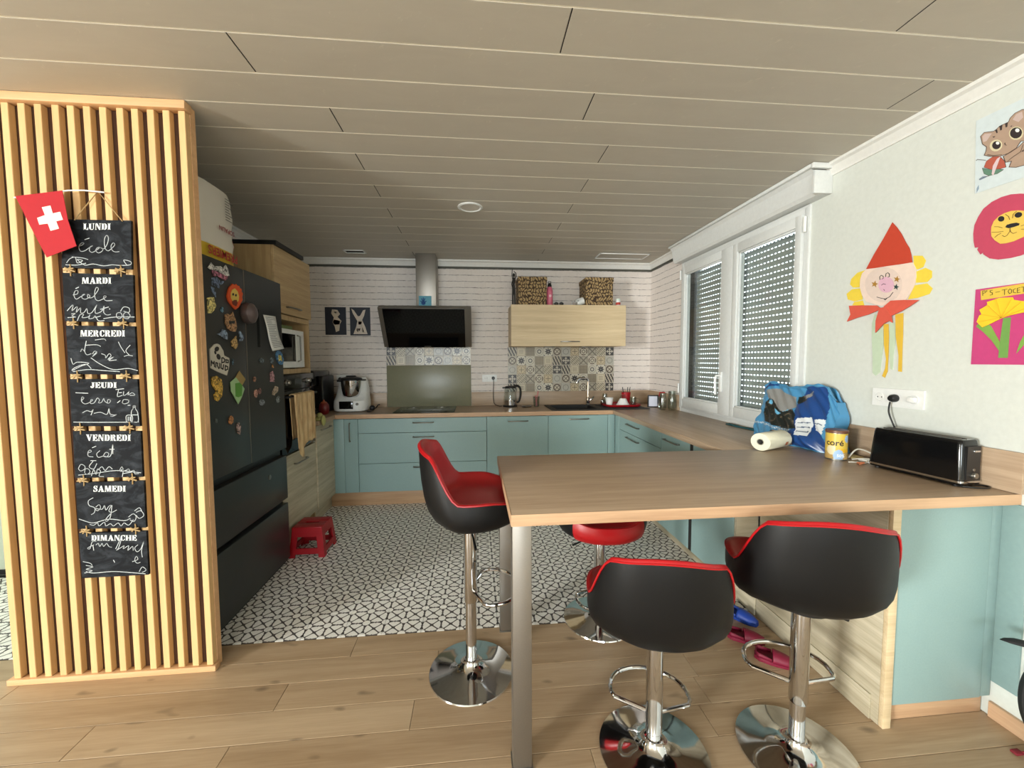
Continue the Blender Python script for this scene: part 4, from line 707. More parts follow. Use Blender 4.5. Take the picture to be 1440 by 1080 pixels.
t = thing('appliance_gap', 'black upright strip standing in for the shaded gap between two blue green cupboards', 'gap', (1.42, 2.42, 0))
MB().box(FX + .003, FX + .05, 2.4045, 2.4405, zb, zt).build('gap_shade_strip', m_dark, t, smooth=False)  # black filler paints the shade inside the open gap
t = thing('base_cabinet', 'blue green cupboard seen under the bar between the stools', 'cabinet', (1.7, 2.2, 0))
carcass(t, FX + .02, 1.98, 2.06, 2.400, zb, zt, m_whiteplastic, open_side='x'); frontx(t, 'door', 1.985, 2.403, zb, zt)
t = thing('plinth', 'pale plinth under the window side cupboards', 'plinth', (1.52, 3, 0))
MB().box(1.508, 1.524, 1.962, 3.895, .001, zb - .002, .001).build('plinth_board', m_woak_y, t)
# peninsula cabinet under the bar
t = thing('bar_cabinet', 'cabinet carrying the bar, blue green end and pale oak side', 'cabinet', (1.77, 1.6, 0))
MB().box(1.519, 1.538, 1.302, 1.955, .001, zt, .001).build('side_panel', m_woak_y, t)
MB().box(1.3925, 1.518, 1.965, 1.983, zb, zt, .001).build('return_panel', m_woak, t)
MB().box(1.512, 1.5185, 1.33, 1.955, .001, .10, .001).build('side_plinth', m_woak_y, t)
MB().box(1.520, 1.553, 1.284, 1.301, .001, zt, .001).build('corner_stile', m_oak, t)
MB().box(1.554, 1.94, 1.292, 1.31, .085, zt - .006, .001).build('end_panel', m_blue, t)
MB().box(1.554, 1.985, 1.318, 1.332, .001, .084, .001).build('end_plinth', m_edge, t)
MB().box(1.54, 1.98, 1.94, 1.955, .001, zt, .001).build('back_panel', m_woak, t)
MB().box(1.554, 1.985, 1.312, 1.317, .086, zt - .002).build('end_core', m_dark, t, smooth=False)
t = thing('wall_filler', 'blue green strip on the right wall beside the bar end panel', 'panel', (1.99, 1.25, .14))
MB().box(1.990, 1.999, 1.222, 1.31, .145, zt0 - .002, .001).build('strip', m_bluewall, t)
MB().box(1.941, 1.989, 1.296, 1.311, .085, zt - .006, .001).build('scribe_strip', m_bluewall, t)
# left base
LX = -1.330
t = thing('base_cabinet', 'whitewashed oak cupboard in the left corner beside the oven', 'cabinet', (-1.6, 3.6, 0))
carcass(t, -1.94, LX - .02, 3.434, 3.83, zb, zt, m_whiteplastic, open_side='x')
f = MB().box(LX - .018, LX, 3.434, 3.83, zb, zt, .0015, seg=1).build('door', m_woak_y, t); handle(f, (LX, 3.62, .812), .2, (0, 1, 0), (1, 0, 0), m_steel2)
MB().box(LX - .075, LX - .06, 3.434, 3.895, .001, zb - .002, .001).build('plinth_board', m_woak_y, t)
# tall oven column
t = thing('oven_column', 'tall oak column housing the microwave and oven, beside the fridge', 'cabinet', (-1.65, 3.14, 0))
TX = -1.360; y0, y1 = 2.846, 3.43
b = MB(); b.box(-1.945, TX + .0, y0, y0 + .018, .001, 2.185); b.box(-1.945, TX, y1 - .018, y1, .001, 2.185)
b.box(-1.945, TX, y0 + .018, y1 - .018, 2.167, 2.185); b.box(-1.945, TX, y0 + .018, y1 - .018, 1.70, 1.735)
b.box(-1.945, TX, y0 + .018, y1 - .018, 1.31, 1.345); b.box(-1.945, -1.93, y0 + .018, y1 - .018, .001, 2.167)
b.build('carcass', m_oak_z, t, smooth=False)
f = MB().box(TX + .001, TX + .019, y0, y1, 1.74, 2.185, .0015, seg=1).build('door', m_oak_y, t); handle(f, (TX + .019, 3.10, 1.79), .2, (0, 1, 0), (1, 0, 0), m_steel2)
f = MB().box(TX + .001, TX + .019, y0, y1, zb, .725, .0015, seg=1).build('drawer', m_woak_y, t); handle(f, (TX + .019, 3.13, .645), .2, (0, 1, 0), (1, 0, 0), m_steel2)
MB().box(TX - .05, TX - .035, y0 + .018, y1 - .018, .001, zb - .002).build('plinth_board', m_woak_y, t, smooth=False)
ov = thing('oven', 'black built-in oven with a striped towel over its handle', 'oven', (-1.6, 3.14, .735))
MB().box(-1.9, TX, y0 + .02, y1 - .02, .735, 1.305).build('body', m_fridgedark, ov, smooth=False)
cp = MB().box(TX + .001, TX + .022, y0 + .004, y1 - .004, 1.195, 1.306, .003).build('control_panel', m_gloss, ov)
for yy in (2.95, 3.30):
    MB().lathe([(.022, 0), (.022, .006), (.017, .01), (.016, .024), (.013, .028)], (TX + .022, yy, 1.25), 20, M=Matrix.Rotation(R(90), 4, 'Y')).build('knob', m_steel2, cp)
MB().box(TX + .0225, TX + .0235, 3.08, 3.18, 1.235, 1.27).build('display', m_blackglass, cp, smooth=False)
dr = MB().box(TX + .001, TX + .022, y0 + .004, y1 - .004, .738, 1.188, .003).build('door', m_blackglass, ov)
MB().tube([(TX + .022, 2.90, 1.15), (TX + .058, 2.90, 1.15), (TX + .058, 3.38, 1.15), (TX + .022, 3.38, 1.15)], .009, 10).build('handle', m_fridgedark, dr)
tw = Mat('towel_stripes', (205, 165, 110), .95); x, y, z = tw.coords('World')
k = tw.noise(tw.vec(y * 34, 0.0, z * 9), 1, 3); tw.base(tw.mix(((k - .4) * 3).clamp(), (212, 184, 138), (176, 134, 90))); tw.bump(tw.noise(tw.vec(x * 300, y * 300, z * 300), 1, 2), .4, .002)
def drape(xo, ya, yb, z0, z1, amp, ph, low=.0):
    rows = []
    for i in range(15):
        v = i / 14; z = z1 + (z0 - z1) * v; row = []
        for j in range(25):
            u = j / 24; yy = ya + (yb - ya) * u * (1 - .10 * v) + .02 * v
            d = amp * (.4 + .6 * v) * math.sin(u * 26 + ph + v * 1.2) + amp * .5 * math.sin(u * 11 + ph * 2)
            row.append(Vector((xo + d + .004 * v, yy, z - low * v * max(0, 1 - abs(u - .22) * 4))))
        rows.append(row)
    return rows
b = MB(); ra = drape(TX + .078, 2.935, 3.29, .79, 1.162, .007, 0, .10); rb = drape(TX + .040, 2.94, 3.285, .84, 1.162, .004, 1.1)
arch = [[(p + q) / 2 + Vector((0, 0, .007)) for p, q in zip(ra[0], rb[0])]]
b.grid(ra[::-1] + arch + rb); o = b.build('oven_towel', tw.m)
md = o.modifiers.new('solid', 'SOLIDIFY'); md.thickness = .004; md.offset = 0
tag(solo(o), 'brown and cream striped towel hanging over the oven handle', 'towel')
mw = thing('microwave', 'white framed microwave in the oak niche above the oven', 'microwave', (-1.6, 3.1, 1.345))
b = MB().box(-1.80, TX - .02, 2.875, 3.33, 1.352, 1.64, .004).build('body', m_whiteplastic, mw)
d_ = MB(); d_.box(TX - .02, TX - .004, 2.875, 3.33, 1.355, 1.40, .002); d_.box(TX - .02, TX - .004, 2.875, 3.33, 1.605, 1.638, .002); d_.box(TX - .02, TX - .004, 2.875, 2.90, 1.40, 1.605, .001); d_.box(TX - .02, TX - .004, 3.19, 3.33, 1.40, 1.605, .002)
dm = d_.build('front', m_whiteplastic, mw)
MB().box(TX - .02, TX - .008, 2.90, 3.19, 1.40, 1.605).build('window', m_blackglass, mw, smooth=False)
MB().tube([(TX - .004, 3.21, 1.40), (TX + .02, 3.21, 1.41), (TX + .02, 3.21, 1.59), (TX - .004, 3.21, 1.60)], .006, 8).build('handle', m_steel2, dm)
for yy in (2.92, 3.28):
    MB().box(-1.45, -1.42, yy - .01, yy + .01, 1.3455, 1.352).build('foot', m_black, mw, smooth=False)
o = MB().box(-1.75, TX - .03, 2.90, 3.2, 1.6415, 1.668, .004).build('green_box', plain('green_card', (112, 128, 80), .7)); tag(solo(o), 'flat green box lying on top of the microwave', 'box')
o = MB(); o.box(-1.80, TX + .035, 2.85, 3.28, 2.1865, 2.192); o.box(-1.80, TX + .035, 2.85, 2.855, 2.192, 2.215); o.box(-1.80, TX + .035, 3.275, 3.28, 2.192, 2.215); o.box(TX + .030, TX + .035, 2.855, 3.275, 2.192, 2.215); o.box(-1.80, -1.795, 2.855, 3.275, 2.192, 2.215)
tag(solo(o.build('black_tray', m_black, smooth=False)), 'flat black tray lying on top of the oven column', 'tray')
# ---------------------------------------------------------------- fridge
fg = thing('fridge', 'large anthracite french door fridge covered in magnets', 'fridge', (-1.63, 2.41, 0))
X0, X1 = -1.94, -1.302
MB().box(X0, X1 - .065, 1.988, 2.833, .03, 1.90, .004).build('body', m_fridgedark, fg)
d1 = MB().box(X1 - .06, X1, 1.985, 2.408, .808, 1.922, .006).build('door', m_fridge, fg)
b = MB(); b.box(X1 - .06, X1, 2.418, 2.836, .808, 1.488); b.box(X1 - .06, X1, 2.418, 2.836, 1.716, 1.922); b.box(X1 - .06, X1, 2.418, 2.527, 1.488, 1.716, .0); b.box(X1 - .06, X1, 2.557, 2.836, 1.488, 1.716, 0); b.box(X1 - .06, X1 - .03, 2.527, 2.557, 1.488, 1.716)
d2 = b.build('door', m_fridge, fg); MB().box(X1 - .03, X1 - .028, 2.527, 2.557, 1.489, 1.715).build('grip_recess', m_fridgedark, d2, smooth=False)
MB().box(X1 - .05, X1 - .001, 2.409, 2.417, .81, 1.92).build('door_edge_strip', m_steel, fg, smooth=False)
MB().box(X1 - .064, X1 - .04, 1.99, 2.83, .755, .806).build('grip_channel', m_fridgedark, fg, smooth=False)
MB().box(X1 - .064, X1 - .04, 1.99, 2.83, .425, .456).build('grip_channel', m_fridgedark, fg, smooth=False)
MB().box(X1 - .06, X1, 1.985, 2.836, .457, .757, .006).build('drawer', m_fridge, fg)
MB().box(X1 - .06, X1, 1.985, 2.836, .035, .426, .006).build('drawer', m_fridge, fg)
MB().box(X0 + .02, X1 - .03, 1.99, 2.83, .001, .03).build('base', m_fridgedark, fg, smooth=False)
MB().lathe([(.016, 0), (.016, .003), (.012, .004)], (X1, 2.60, .67), 20, M=Matrix.Rotation(R(90), 4, 'Y')).build('badge', m_steel2, fg)
# toilet paper packs on the fridge
def bagpack(name, lab, c, sx, sy, sz, mats, matf, seed, cat='paper pack'):
    rnd = random.Random(seed); rows = []; n = 28
    for i in range(19):
        v = i / 18; z = c[2] + sz * v; k = .5 * sx, .5 * sy
        pinch = 1 - .05 * abs(math.sin(v * PI * 3.0)) - (0.12 * (max(0, v - .86) / .14) ** 2)
        row = []
        for j in range(n):
            t_ = 2 * PI * j / n; e = .55
            cx = math.copysign(abs(math.cos(t_)) ** e, math.cos(t_)); sy_ = math.copysign(abs(math.sin(t_)) ** e, math.sin(t_))
            jit = 1 + rnd.uniform(-.018, .018)
            row.append((c[0] + cx * k[0] * pinch * jit, c[1] + sy_ * k[1] * pinch * jit, z))
        rows.append(row)
    b_ = MB(); V_ = b_.grid(rows, close_u=True, matf=matf); b_._f(V_[0][::-1]); b_._f(V_[-1])
    o_ = b_.build(name, mats, angle=60); return tag(solo(o_), lab, cat)
m_plw = Mat('white_film_wrap', (214, 208, 196), .35).m; m_ply = plain('yellow_film', (206, 172, 40), .4); m_plr = plain('red_film', (150, 24, 34), .4)
pk = bagpack('paper_roll_pack', 'tall wrapped pack of paper rolls on the fridge, yellow band below', (-1.46, 2.30, 1.923), .20, .40, .41, [m_plw, m_ply, m_plr], lambda i, j: 1 if i < 4 else (2 if j in (3, 4) and i < 9 else 0), 3)
pk2 = bagpack('paper_roll_pack', 'red wrapped pack of paper rolls half hidden by the slatted panel', (-1.74, 2.18, 1.923), .20, .30, .40, [m_plr, m_plr, m_plr], lambda i, j: 0, 5)
# ---------------------------------------------------------------- hood, glass, tiles
hd = thing('cooker_hood', 'slanted black glass cooker hood with a steel chimney', 'hood', (-.485, 4.2, 1.54))
MB().box(-.588, -.388, 4.13, YB - .001, 1.93, ZC - .001, .002).build('chimney', m_steel, hd)
side = [(4.235, 1.545), (3.965, 1.915), (4.02, 1.945), (4.15, 1.94), (YB - .001, 1.80), (YB - .001, 1.60), (4.27, 1.548)]
MB().prism(side, lambda a, c, h: (-.485 + h, a, c), -.45, .45).build('canopy', m_steel, hd, smooth=False)
dv = Vector((0, 3.965 - 4.235, 1.915 - 1.545)).normalized(); nv = Vector((0, dv.z * -1, dv.y)).normalized()
if nv.y > 0: nv = -nv
def HP(u, v, h): return Vector((-.485 + u, 4.235, 1.545)) + dv * v + nv * h
MB().prism([(-.405, .004), (.385, .004), (.385, .452), (-.405, .452)], HP, .001, .012).build('glass_front', m_blackglass, hd, smooth=False)
MB().prism([(-.04, .012), (.03, .012), (.03, .020), (-.04, .020)], HP, .012, .0128).build('control_mark', m_steel2, hd, smooth=False)
o = thing('handprint_card', 'small blue card with a child handprint on the hood chimney', 'card', (-.5, 4.12, 1.95))
MB().box(-.56, -.435, 4.118, 4.128, 1.95, 2.056, .001).build('card', plain('light_blue_card', (96, 158, 178), .7), o)
b = MB(); PH = lambda x, z, h: (x, 4.118 - h, z)
b.prism([(-.515 + .022 * math.cos(a), 1.985 + .02 * math.sin(a)) for a in [k * PI / 6 for k in range(12)]], PH, .0003, .001)
for a, l in ((-60, .03), (-22, .042), (0, .046), (20, .042), (62, .03)):
    d = Vector((math.sin(R(a)), math.cos(R(a)))); p0 = Vector((-.515, 1.987)) + d * .012; p1 = Vector((-.515, 1.987)) + d * (l + .006)
    b.ribbon([p0, p1], .009, PH, .0003, .001)
b.build('handprint', plain('dark_blue_paint', (22, 70, 130), .7), o, smooth=False)
o = MB().box(-.953, -.046, YB - .008, YB - .001, .901, 1.352, .001).build('splashback', plain('grey_green_back_painted_glass', (126, 124, 100), .32)); tag(solo(o), 'grey green glass splashback behind the hob', 'splashback')
def tiles(lab, x0, z1, nx, rows, p):
    t_ = thing('patchwork_tiles', lab, 'tiles', (x0, YB, z1))
    protos = {}
    for j, row in enumerate(rows):
        for i in range(nx):
            kind = row[i % len(row)]; c = (x0 + (i + .5) * p - x0, -.004, -(j + .5) * p)
            if kind not in protos:
                protos[kind] = o_ = MB().box(-p / 2 + .0008, p / 2 - .0008, -.003, .003, -p / 2 + .0008, p / 2 - .0008, .0008, seg=1).build('patterned_tile', m_patch[kind], t_, smooth=False, local=True)
            else: o_ = dup(protos[kind], t_)
            o_.location = c
    return t_
tiles('patchwork of patterned tiles above the sink', .361, 1.548, 12, [[0, 5, 4, 3, 2, 1, 11, 10, 9, 8, 7, 6], [1, 2, 3, 4, 5, 0, 6, 7, 8, 9, 10, 11], [11, 10, 9, 8, 7, 6, 0, 5, 4, 3, 2, 1], [6, 7, 8, 9, 10, 11, 1, 2, 3, 4, 5, 0], [0, 5, 4, 3, 2, 1, 11, 10, 9, 8, 7, 6]], .101)
tiles('two rows of patterned tiles under the cooker hood', -.953, 1.556, 9, [[6, 7, 8, 9, 10, 11, 1, 2, 3], [0, 5, 4, 3, 2, 1, 11, 10, 9]], .1008)
# wall cabinet
t = thing('wall_cabinet', 'wide pale oak wall cabinet with flap door above the tiles', 'cabinet', (.97, 4.2, 1.55))
b = MB(); b.box(.370, .386, 4.07, YB - .001, 1.548, 1.968); b.box(1.557, 1.573, 4.07, YB - .001, 1.548, 1.968); b.box(.386, 1.557, 4.07, YB - .001, 1.952, 1.968); b.box(.386, 1.557, 4.07, YB - .001, 1.548, 1.564); b.box(.386, 1.557, YB - .01, YB - .001, 1.564, 1.952)
b.build('carcass', m_oak, t, smooth=False)
f = MB().box(.368, 1.575, 4.05, 4.069, 1.545, 1.969, .0015, seg=1).build('flap_door', m_oak, t); handle(f, (.98, 4.05, 1.592), .19, (1, 0, 0), (0, -1, 0))
for xx in (.75, 1.15):
    MB().box(xx, xx + .10, 4.20, 4.30, 1.536, 1.547, .002).build('under_light', m_steel2, t)
# hob, sink, tap
o = thing('hob', 'black glass hob set in the worktop below the hood', 'hob', (-.5, 4.1, .9))
MB().box(-.795, -.205, 3.868, 4.345, .9003, .9055, .0015).build('glass', m_hob, o)
b = MB()
for cx, cy, r_ in ((-.65, 4.0, .09), (-.36, 4.0, .07), (-.65, 4.22, .07), (-.36, 4.22, .09)):
    b.lathe([(r_, .9056), (r_, .9059), (r_ - .003, .9059), (r_ - .003, .9056)], (cx, cy, 0), 32, cap=False)
b.build('zone_rings', m_steel2, o)
sk = thing('sink', 'black composite inset sink with drainer on the back worktop', 'sink', (1.2, 4.1, .9))
b = MB()
b.box(.755, sx0, 3.85, 4.30, .9004, .908); b.box(sx1, 1.76, 3.85, 4.30, .9004, .908)
b.box(sx0, sx1, 3.85, sy0 + .005, .9004, .908); b.box(sx0, sx1, sy1 - .005, 4.30, .9004, .908); b.build('rim', m_sink, sk, smooth=False)
b = MB(); b.box(sx0 + .002, sx0 + .01, sy0 + .006, sy1 - .006, .73, .908); b.box(sx1 - .01, sx1 - .002, sy0 + .006, sy1 - .006, .73, .908); b.box(sx0 + .01, sx1 - .01, sy0 + .006, sy0 + .014, .73, .908); b.box(sx0 + .01, sx1 - .01, sy1 - .014, sy1 - .006, .73, .908); b.box(sx0 + .01, sx1 - .01, sy0 + .014, sy1 - .014, .73, .738)
b.build('bowl', m_sink, sk, smooth=False)
b = MB()
for i in range(8): b.box(1.30, 1.72, 3.90 + i * .045, 3.908 + i * .045, .908, .911)
b.build('drainer_ribs', m_sink, sk, smooth=False)
tp = thing('tap', 'tall chrome swan-neck kitchen tap behind the sink', 'tap', (1.243, 4.29, .908))
MB().lathe([(.026, .908), (.026, .915), (.021, .92), (.021, .985), (.017, .99)], (1.243, 4.285, 0), 20).build('body', m_chrome, tp)
pts = [(1.243, 4.285, .99), (1.243, 4.285, 1.16)] + [(1.243 - .05 + .05 * math.cos(a), 4.285 - .02 + .02 * math.cos(a), 1.17 + .03 * math.sin(a)) for a in (R(20), R(50), R(80))] + [(1.13, 4.24, 1.198), (1.11, 4.235, 1.185), (1.103, 4.232, 1.15)]
MB().tube(pts, [.012] * 5 + [.017, .017, .014], 10).build('spout', m_chrome, tp)
MB().tube([(1.262, 4.275, .955), (1.285, 4.262, .975), (1.30, 4.25, 1.0)], [.012, .007, .006], 8).build('lever', m_chrome, tp)
# ---------------------------------------------------------------- bar stools
def plan(th, ax=.236, f=.235, bk=.215, e=.90):
    c, s_ = math.cos(th), math.sin(th)
    return (math.copysign(abs(c) ** e, c) * ax, math.copysign(abs(s_) ** e, s_) * (f if s_ > 0 else bk))
def rimh(th):
    ph = abs((th + PI / 2 + PI) % (2 * PI) - PI)      # 0 at the back, pi at the front
    s_ = min(1, max(0, (ph - .74) / .68)); s_ = s_ * s_ * (3 - 2 * s_)
    top = .325 + .030 * math.cos(min(ph, 1.0) * PI / 2) ** 2
    return top * (1 - s_) + (.155 - .035 * min(1, max(0, (ph - 1.9) / .9))) * s_
def side_r(t0):
    P_ = [(0, .36), (.02, .55), (.06, .70), (.13, .82), (.22, .905), (.34, .965), (.5, 1.0), (.8, 1.0), (1.0, .985)]
    for (a, p), (b_, q) in zip(P_, P_[1:]):
        if t0 <= b_: return p + (q - p) * (t0 - a) / (b_ - a)
    return .985
def make_stool(seat_z, label):
    t_ = thing('bar_stool', label, 'stool')
    N = 64; ths = [2 * PI * k / N for k in range(N)]
    prof = [(.0, .30), (.012, .46), (.05, .62), (.12, .74), (.24, .84), (.40, .905), (.58, .95), (.78, .98), (.93, .992), (1.0, .985)]
    def ph(k): return abs((ths[k] + PI / 2 + PI) % (2 * PI) - PI)
    rows = []
    for t0, rr in prof:
        row = []
        for th in ths:
            px, py = plan(th); H = rimh(th); rs = side_r(t0); c_ = abs(math.cos(th)); rx = rr + (rs - rr) * c_
            row.append((px * rx, py * (rr + (rs - rr) * c_ * .6), seat_z + .012 + t0 * (H - .012)))
        rows.append(row)
    b_ = MB(); V_ = b_.grid(rows, close_u=True); b_._f(V_[0][::-1])
    kill = [f for f in b_.bm.faces if len(f.verts) == 4 and all((v.co.y > .175 and v.co.z > seat_z + .045) for v in f.verts)]
    # inner wall of the shell so it has thickness
    in_ = []
    for t0, rr in ((1.0, .955), (.8, .93), (.55, .88), (.3, .80), (.12, .66)):
        in_.append([(plan(th)[0] * rr, plan(th)[1] * rr, seat_z + .022 + t0 * (rimh(th) - .022)) for th in ths])
    W = b_.grid(in_, close_u=True); b_._f(W[-1])
    for j in range(N): b_._f([V_[-1][j], V_[-1][(j + 1) % N], W[0][(j + 1) % N], W[0][j]])
    bmesh.ops.delete(b_.bm, geom=kill, context='FACES')
    b_.build('shell', m_leather, t_, local=True, angle=50)
    # red cushion: inner lining, pan and rolled front edge
    rows = []
    for t0, rr in ((1.004, 1.0), (1.03, .985), (1.035, .965), (1.03, .935), (.99, .90)):
        rows.append([(plan(th)[0] * rr, plan(th)[1] * rr, seat_z + rimh(th) * t0) for th in ths])
    pan = .135
    for k, rr in ((.75, .87), (.5, .83), (.28, .77), (.12, .70), (.03, .60)):
        rows.append([(plan(th)[0] * rr, plan(th)[1] * rr + .002, seat_z + pan - .02 + (rimh(th) - pan + .02) * k) for th in ths])
    for rr in (.4, .2): rows.append([(plan(th)[0] * rr, plan(th)[1] * rr, seat_z + pan - .018 + .006 * (1 - rr)) for th in ths])
    b_ = MB(); V2 = b_.grid(rows, close_u=True); b_._f(V2[-1])
    fr_ = []
    fk = [k for k in range(N) if plan(ths[k])[1] > .165]
    for t0, rr in ((1.004, 1.0), (.8, 1.025), (.55, 1.02), (.32, .97), (.18, .88)):
        fr_.append([(plan(ths[k])[0] * rr, plan(ths[k])[1] * rr, seat_z + .012 + t0 * (rimh(ths[k]) - .012)) for k in fk])
    b_.grid(fr_)
    o_ = b_.build('seat_cushion', m_red, t_, local=True, angle=50)
    b2 = MB(); b2.tube([(plan(th)[0] * .998, plan(th)[1] * .998, seat_z + rimh(th) * 1.003) for th in ths], .0035, 6, closed=True); b2.build('piping', m_red, o_, local=True)
    # seat plate, gas lift
    MB().lathe([(.05, seat_z - .012), (.085, seat_z - .004), (.085, seat_z + .010)], (0, 0, 0), 24).build('seat_plate', m_fridgedark, t_, local=True)
    seam = max(.075, seat_z - .36)
    MB().lathe([(.0275, seam), (.029, seam + .004), (.029, seat_z - .012)], (0, 0, 0), 28).build('outer_tube', m_chrome, t_, local=True)
    MB().lathe([(.0245, .055), (.0245, seam + .003)], (0, 0, 0), 28).build('inner_tube', m_chrome, t_, local=True)
    MB().tube([(.02, .0, seat_z - .018), (.08, .01, seat_z - .03), (.15, .02, seat_z - .055)], [.004, .004, .0055], 8).build('height_lever', m_fridgedark, t_, local=True)
    zf = seam + .060
    fp = [(-.026, .012, zf)] + [(-.13, .055, zf), (-.142, .075, zf)] + [(.142 * math.cos(a), .10 + .115 * math.sin(a), zf) for a in [PI - k * PI / 14 for k in range(15)]] + [(.142, .075, zf), (.13, .055, zf), (.026, .012, zf)]
    MB().tube(fp, .008, 10).build('footrest', m_chrome, t_, local=True)
    MB().lathe([(.186, 0), (.190, .003), (.188, .008), (.15, .014), (.10, .020), (.065, .028), (.045, .038), (.034, .05), (.031, .062), (.0246, .064)], (0, 0, 0), 64).build('base', m_chrome, t_, local=True)
    return t_
for sz, x, y, rz, lab in ((.690, -.03, 1.722, -88, 'black and red bar stool at the left end of the bar, seen side-on'),
                          (.475, .655, 2.02, 176, 'bar stool behind the bar, only its red seat front seen under the top'),
                          (.445, .620, 1.285, -14, 'lower of two bar stools with black backs, centre front'),
                          (.555, 1.125, 1.235, -19, 'tall bar stool with black back in front of the bar cabinet')):
    s_ = make_stool(sz, lab); s_.location = (x, y, 0); s_.rotation_euler = (0, 0, R(rz)); s_['group'] = 'bar stools around the breakfast bar'
# ---------------------------------------------------------------- red step stool
t = thing('step_stool', 'small red plastic step stool in front of the oven drawer', 'stool', (-1.21, 2.995, 0), R(-1))
w2, d2_, H = .125, .115, .215
b = MB()
b.box(-w2 + .022, w2 - .022, -d2_ + .015, -.015, H - .014, H, .004); b.box(-w2 + .022, w2 - .022, .015, d2_ - .015, H - .014, H, .004)
b.box(-w2 + .022, -.05, -.015, .015, H - .014, H); b.box(.05, w2 - .022, -.015, .015, H - .014, H)
b.build('top', m_redpl, t, local=True)
def sidewall(sgn, axis):
    q = MB()
    # frame with an opening, leaning outward
    wid_t, wid_b = (.100, .125) if axis == 'y' else (.095, .118)
    off_t, off_b = (.100, .118) if axis == 'y' else (.103, .125)
    def P(u, z, h):
        k = 1 - z / H; a = u * (wid_t + (wid_b - wid_t) * k); o_ = (off_t + (off_b - off_t) * k) - h
        return (a, sgn * o_, z) if axis == 'y' else (sgn * o_, a, z)
    outer = [(-1, 0), (-1, H - .004), (1, H - .004), (1, 0), (.66, 0), (.6, .035), (-.6, .035), (-.66, 0)]
    # bands
    for poly in ([(-1, 0), (-1, H - .004), (-.58, H - .004), (-.66, 0)], [(1, 0), (.66, 0), (.58, H - .004), (1, H - .004)], [(-.6, H - .068), (-.6, H - .004), (.6, H - .004), (.6, H - .068)], [(-.65, .025), (-.65, .065), (.65, .065), (.65, .025)]):
        q.prism(poly, P, 0, .010)
    return q.build('side_frame', m_redpl, t, smooth=False, local=True)
for sgn in (-1, 1): sidewall(sgn, 'y'); sidewall(sgn, 'x')
# ---------------------------------------------------------------- pictures
def flat(parent, name, polys, fn, h0, h1, mat, each=False):
    if each:
        for p in polys: flat(parent, name, [p], fn, h0, h1, mat)
        return
    b_ = MB()
    for p in polys: b_.prism(p, fn, h0, h1)
    return b_.build(name, mat, parent, smooth=False)
def lines(parent, name, ls, fn, wd, h0, h1, mat):
    b_ = MB()
    for l in ls: b_.stroke(l, wd, fn, h0, h1)
    return b_.build(name, mat, parent, smooth=False)
def C(name, c, r=.8): return plain(name, c, r)
m_ink = C('black_ink', (30, 28, 32)); m_yel = C('yellow_paper', (228, 200, 66)); m_orange = C('red_orange_card', (188, 62, 38))
t = thing('paper_clown', 'paper plate clown with red pointed hat taped to the right wall', 'craft', (XR, 1.77, 1.31))
flat(t, 'hair_lock', D['clown_hair'], PR, .001, .003, m_yel, True)
flat(t, 'hat', D['clown_hat'], PR, .007, .009, m_orange)
flat(t, 'face_plate', D['clown_face'], PR, .0032, .0065, C('cream_plate', (226, 204, 190)))
flat(t, 'plate_dish', D['clown_dish'], PR, .0066, .0072, C('cream_plate_dish', (214, 194, 182)))
flat(t, 'nose', D['clown_nose'], PR, .0073, .0085, C('pink_paper', (212, 168, 186)))
flat(t, 'gold_star', D['clown_stars'], PR, .0073, .0083, C('gold_foil', (168, 124, 52), .4), True); flat(t, 'dark_star', D['clown_dark_star'], PR, .0073, .0083, C('dark_foil', (40, 62, 62), .4))
lines(t, 'face_drawing', D['clown_lines'], PR, .0022, .0073, .0088, m_ink)
m_bow = C('crepe_red', (206, 84, 66)); b = MB()
for i, p in enumerate(D['clown_bow']): b.prism(p, PR, .009 + .003 * i, .013 + .003 * i)
b.build('bow', m_bow, t, smooth=False)
flat(t, 'crepe_leg', D['clown_legs_green'], PR, .001, .0035, C('crepe_green', (186, 202, 176)), True); flat(t, 'crepe_leg', D['clown_legs_yellow'], PR, .0036, .006, C('crepe_yellow', (216, 176, 58)), True)
t = thing('lion_drawing', 'round raspberry paper lion face on the right wall', 'craft', (XR, 1.3, 1.75))
flat(t, 'mane', D['lion_mane'], PR, .001, .003, C('raspberry_paint', (186, 66, 92))); flat(t, 'face', D['lion_face'], PR, .0031, .0045, C('ochre_paper', (222, 186, 84)))
flat(t, 'eyes_and_nose', D['lion_dark'], PR, .0046, .006, m_ink); lines(t, 'whisker_lines', D['lion_lines'], PR, .0016, .0046, .0056, C('brown_pencil', (112, 86, 40)))
t = thing('flower_picture', 'magenta card with a folded yellow paper flower on the right wall', 'picture', (XR, 1.3, 1.376))
MB().box(XR - .003, XR - .001, 1.21, 1.427, 1.376, 1.675).build('card', C('magenta_card', (190, 62, 118)), t, smooth=False)
flat(t, 'flower_stem', D['flower_stem'], PR, .0036, .006, C('stem_green', (108, 152, 74))); flat(t, 'leaf', D['flower_leaf'] + D['flower_leaf2'], PR, .0032, .005, C('leaf_green', (122, 162, 70)))
flat(t, 'flower_fan', D['flower_fan'], PR, .0062, .010, C('fan_yellow', (236, 194, 40))); lines(t, 'fan_creases', D['flower_fan_lines'], PR, .002, .010, .0125, C('fan_yellow_fold', (222, 176, 34)))
flat(t, 'name_label', D['flower_label'], PR, .0032, .0042, C('label_yellow', (216, 184, 70))); lines(t, 'label_lettering', D['flower_text'], PR, .0018, .0043, .005, C('pen_brown', (86, 66, 30)))
t = thing('kitten_drawing', 'pencil drawing of a kitten with a pot, taped at the top right', 'picture', (XR, 1.3, 2.06))
MB().prism([(1.461, 2.345), (1.45, 2.058), (1.165, 2.058), (1.165, 2.345)], PR, .001, .002).build('paper', C('pale_blue_paper', (200, 210, 212)), t, smooth=False)
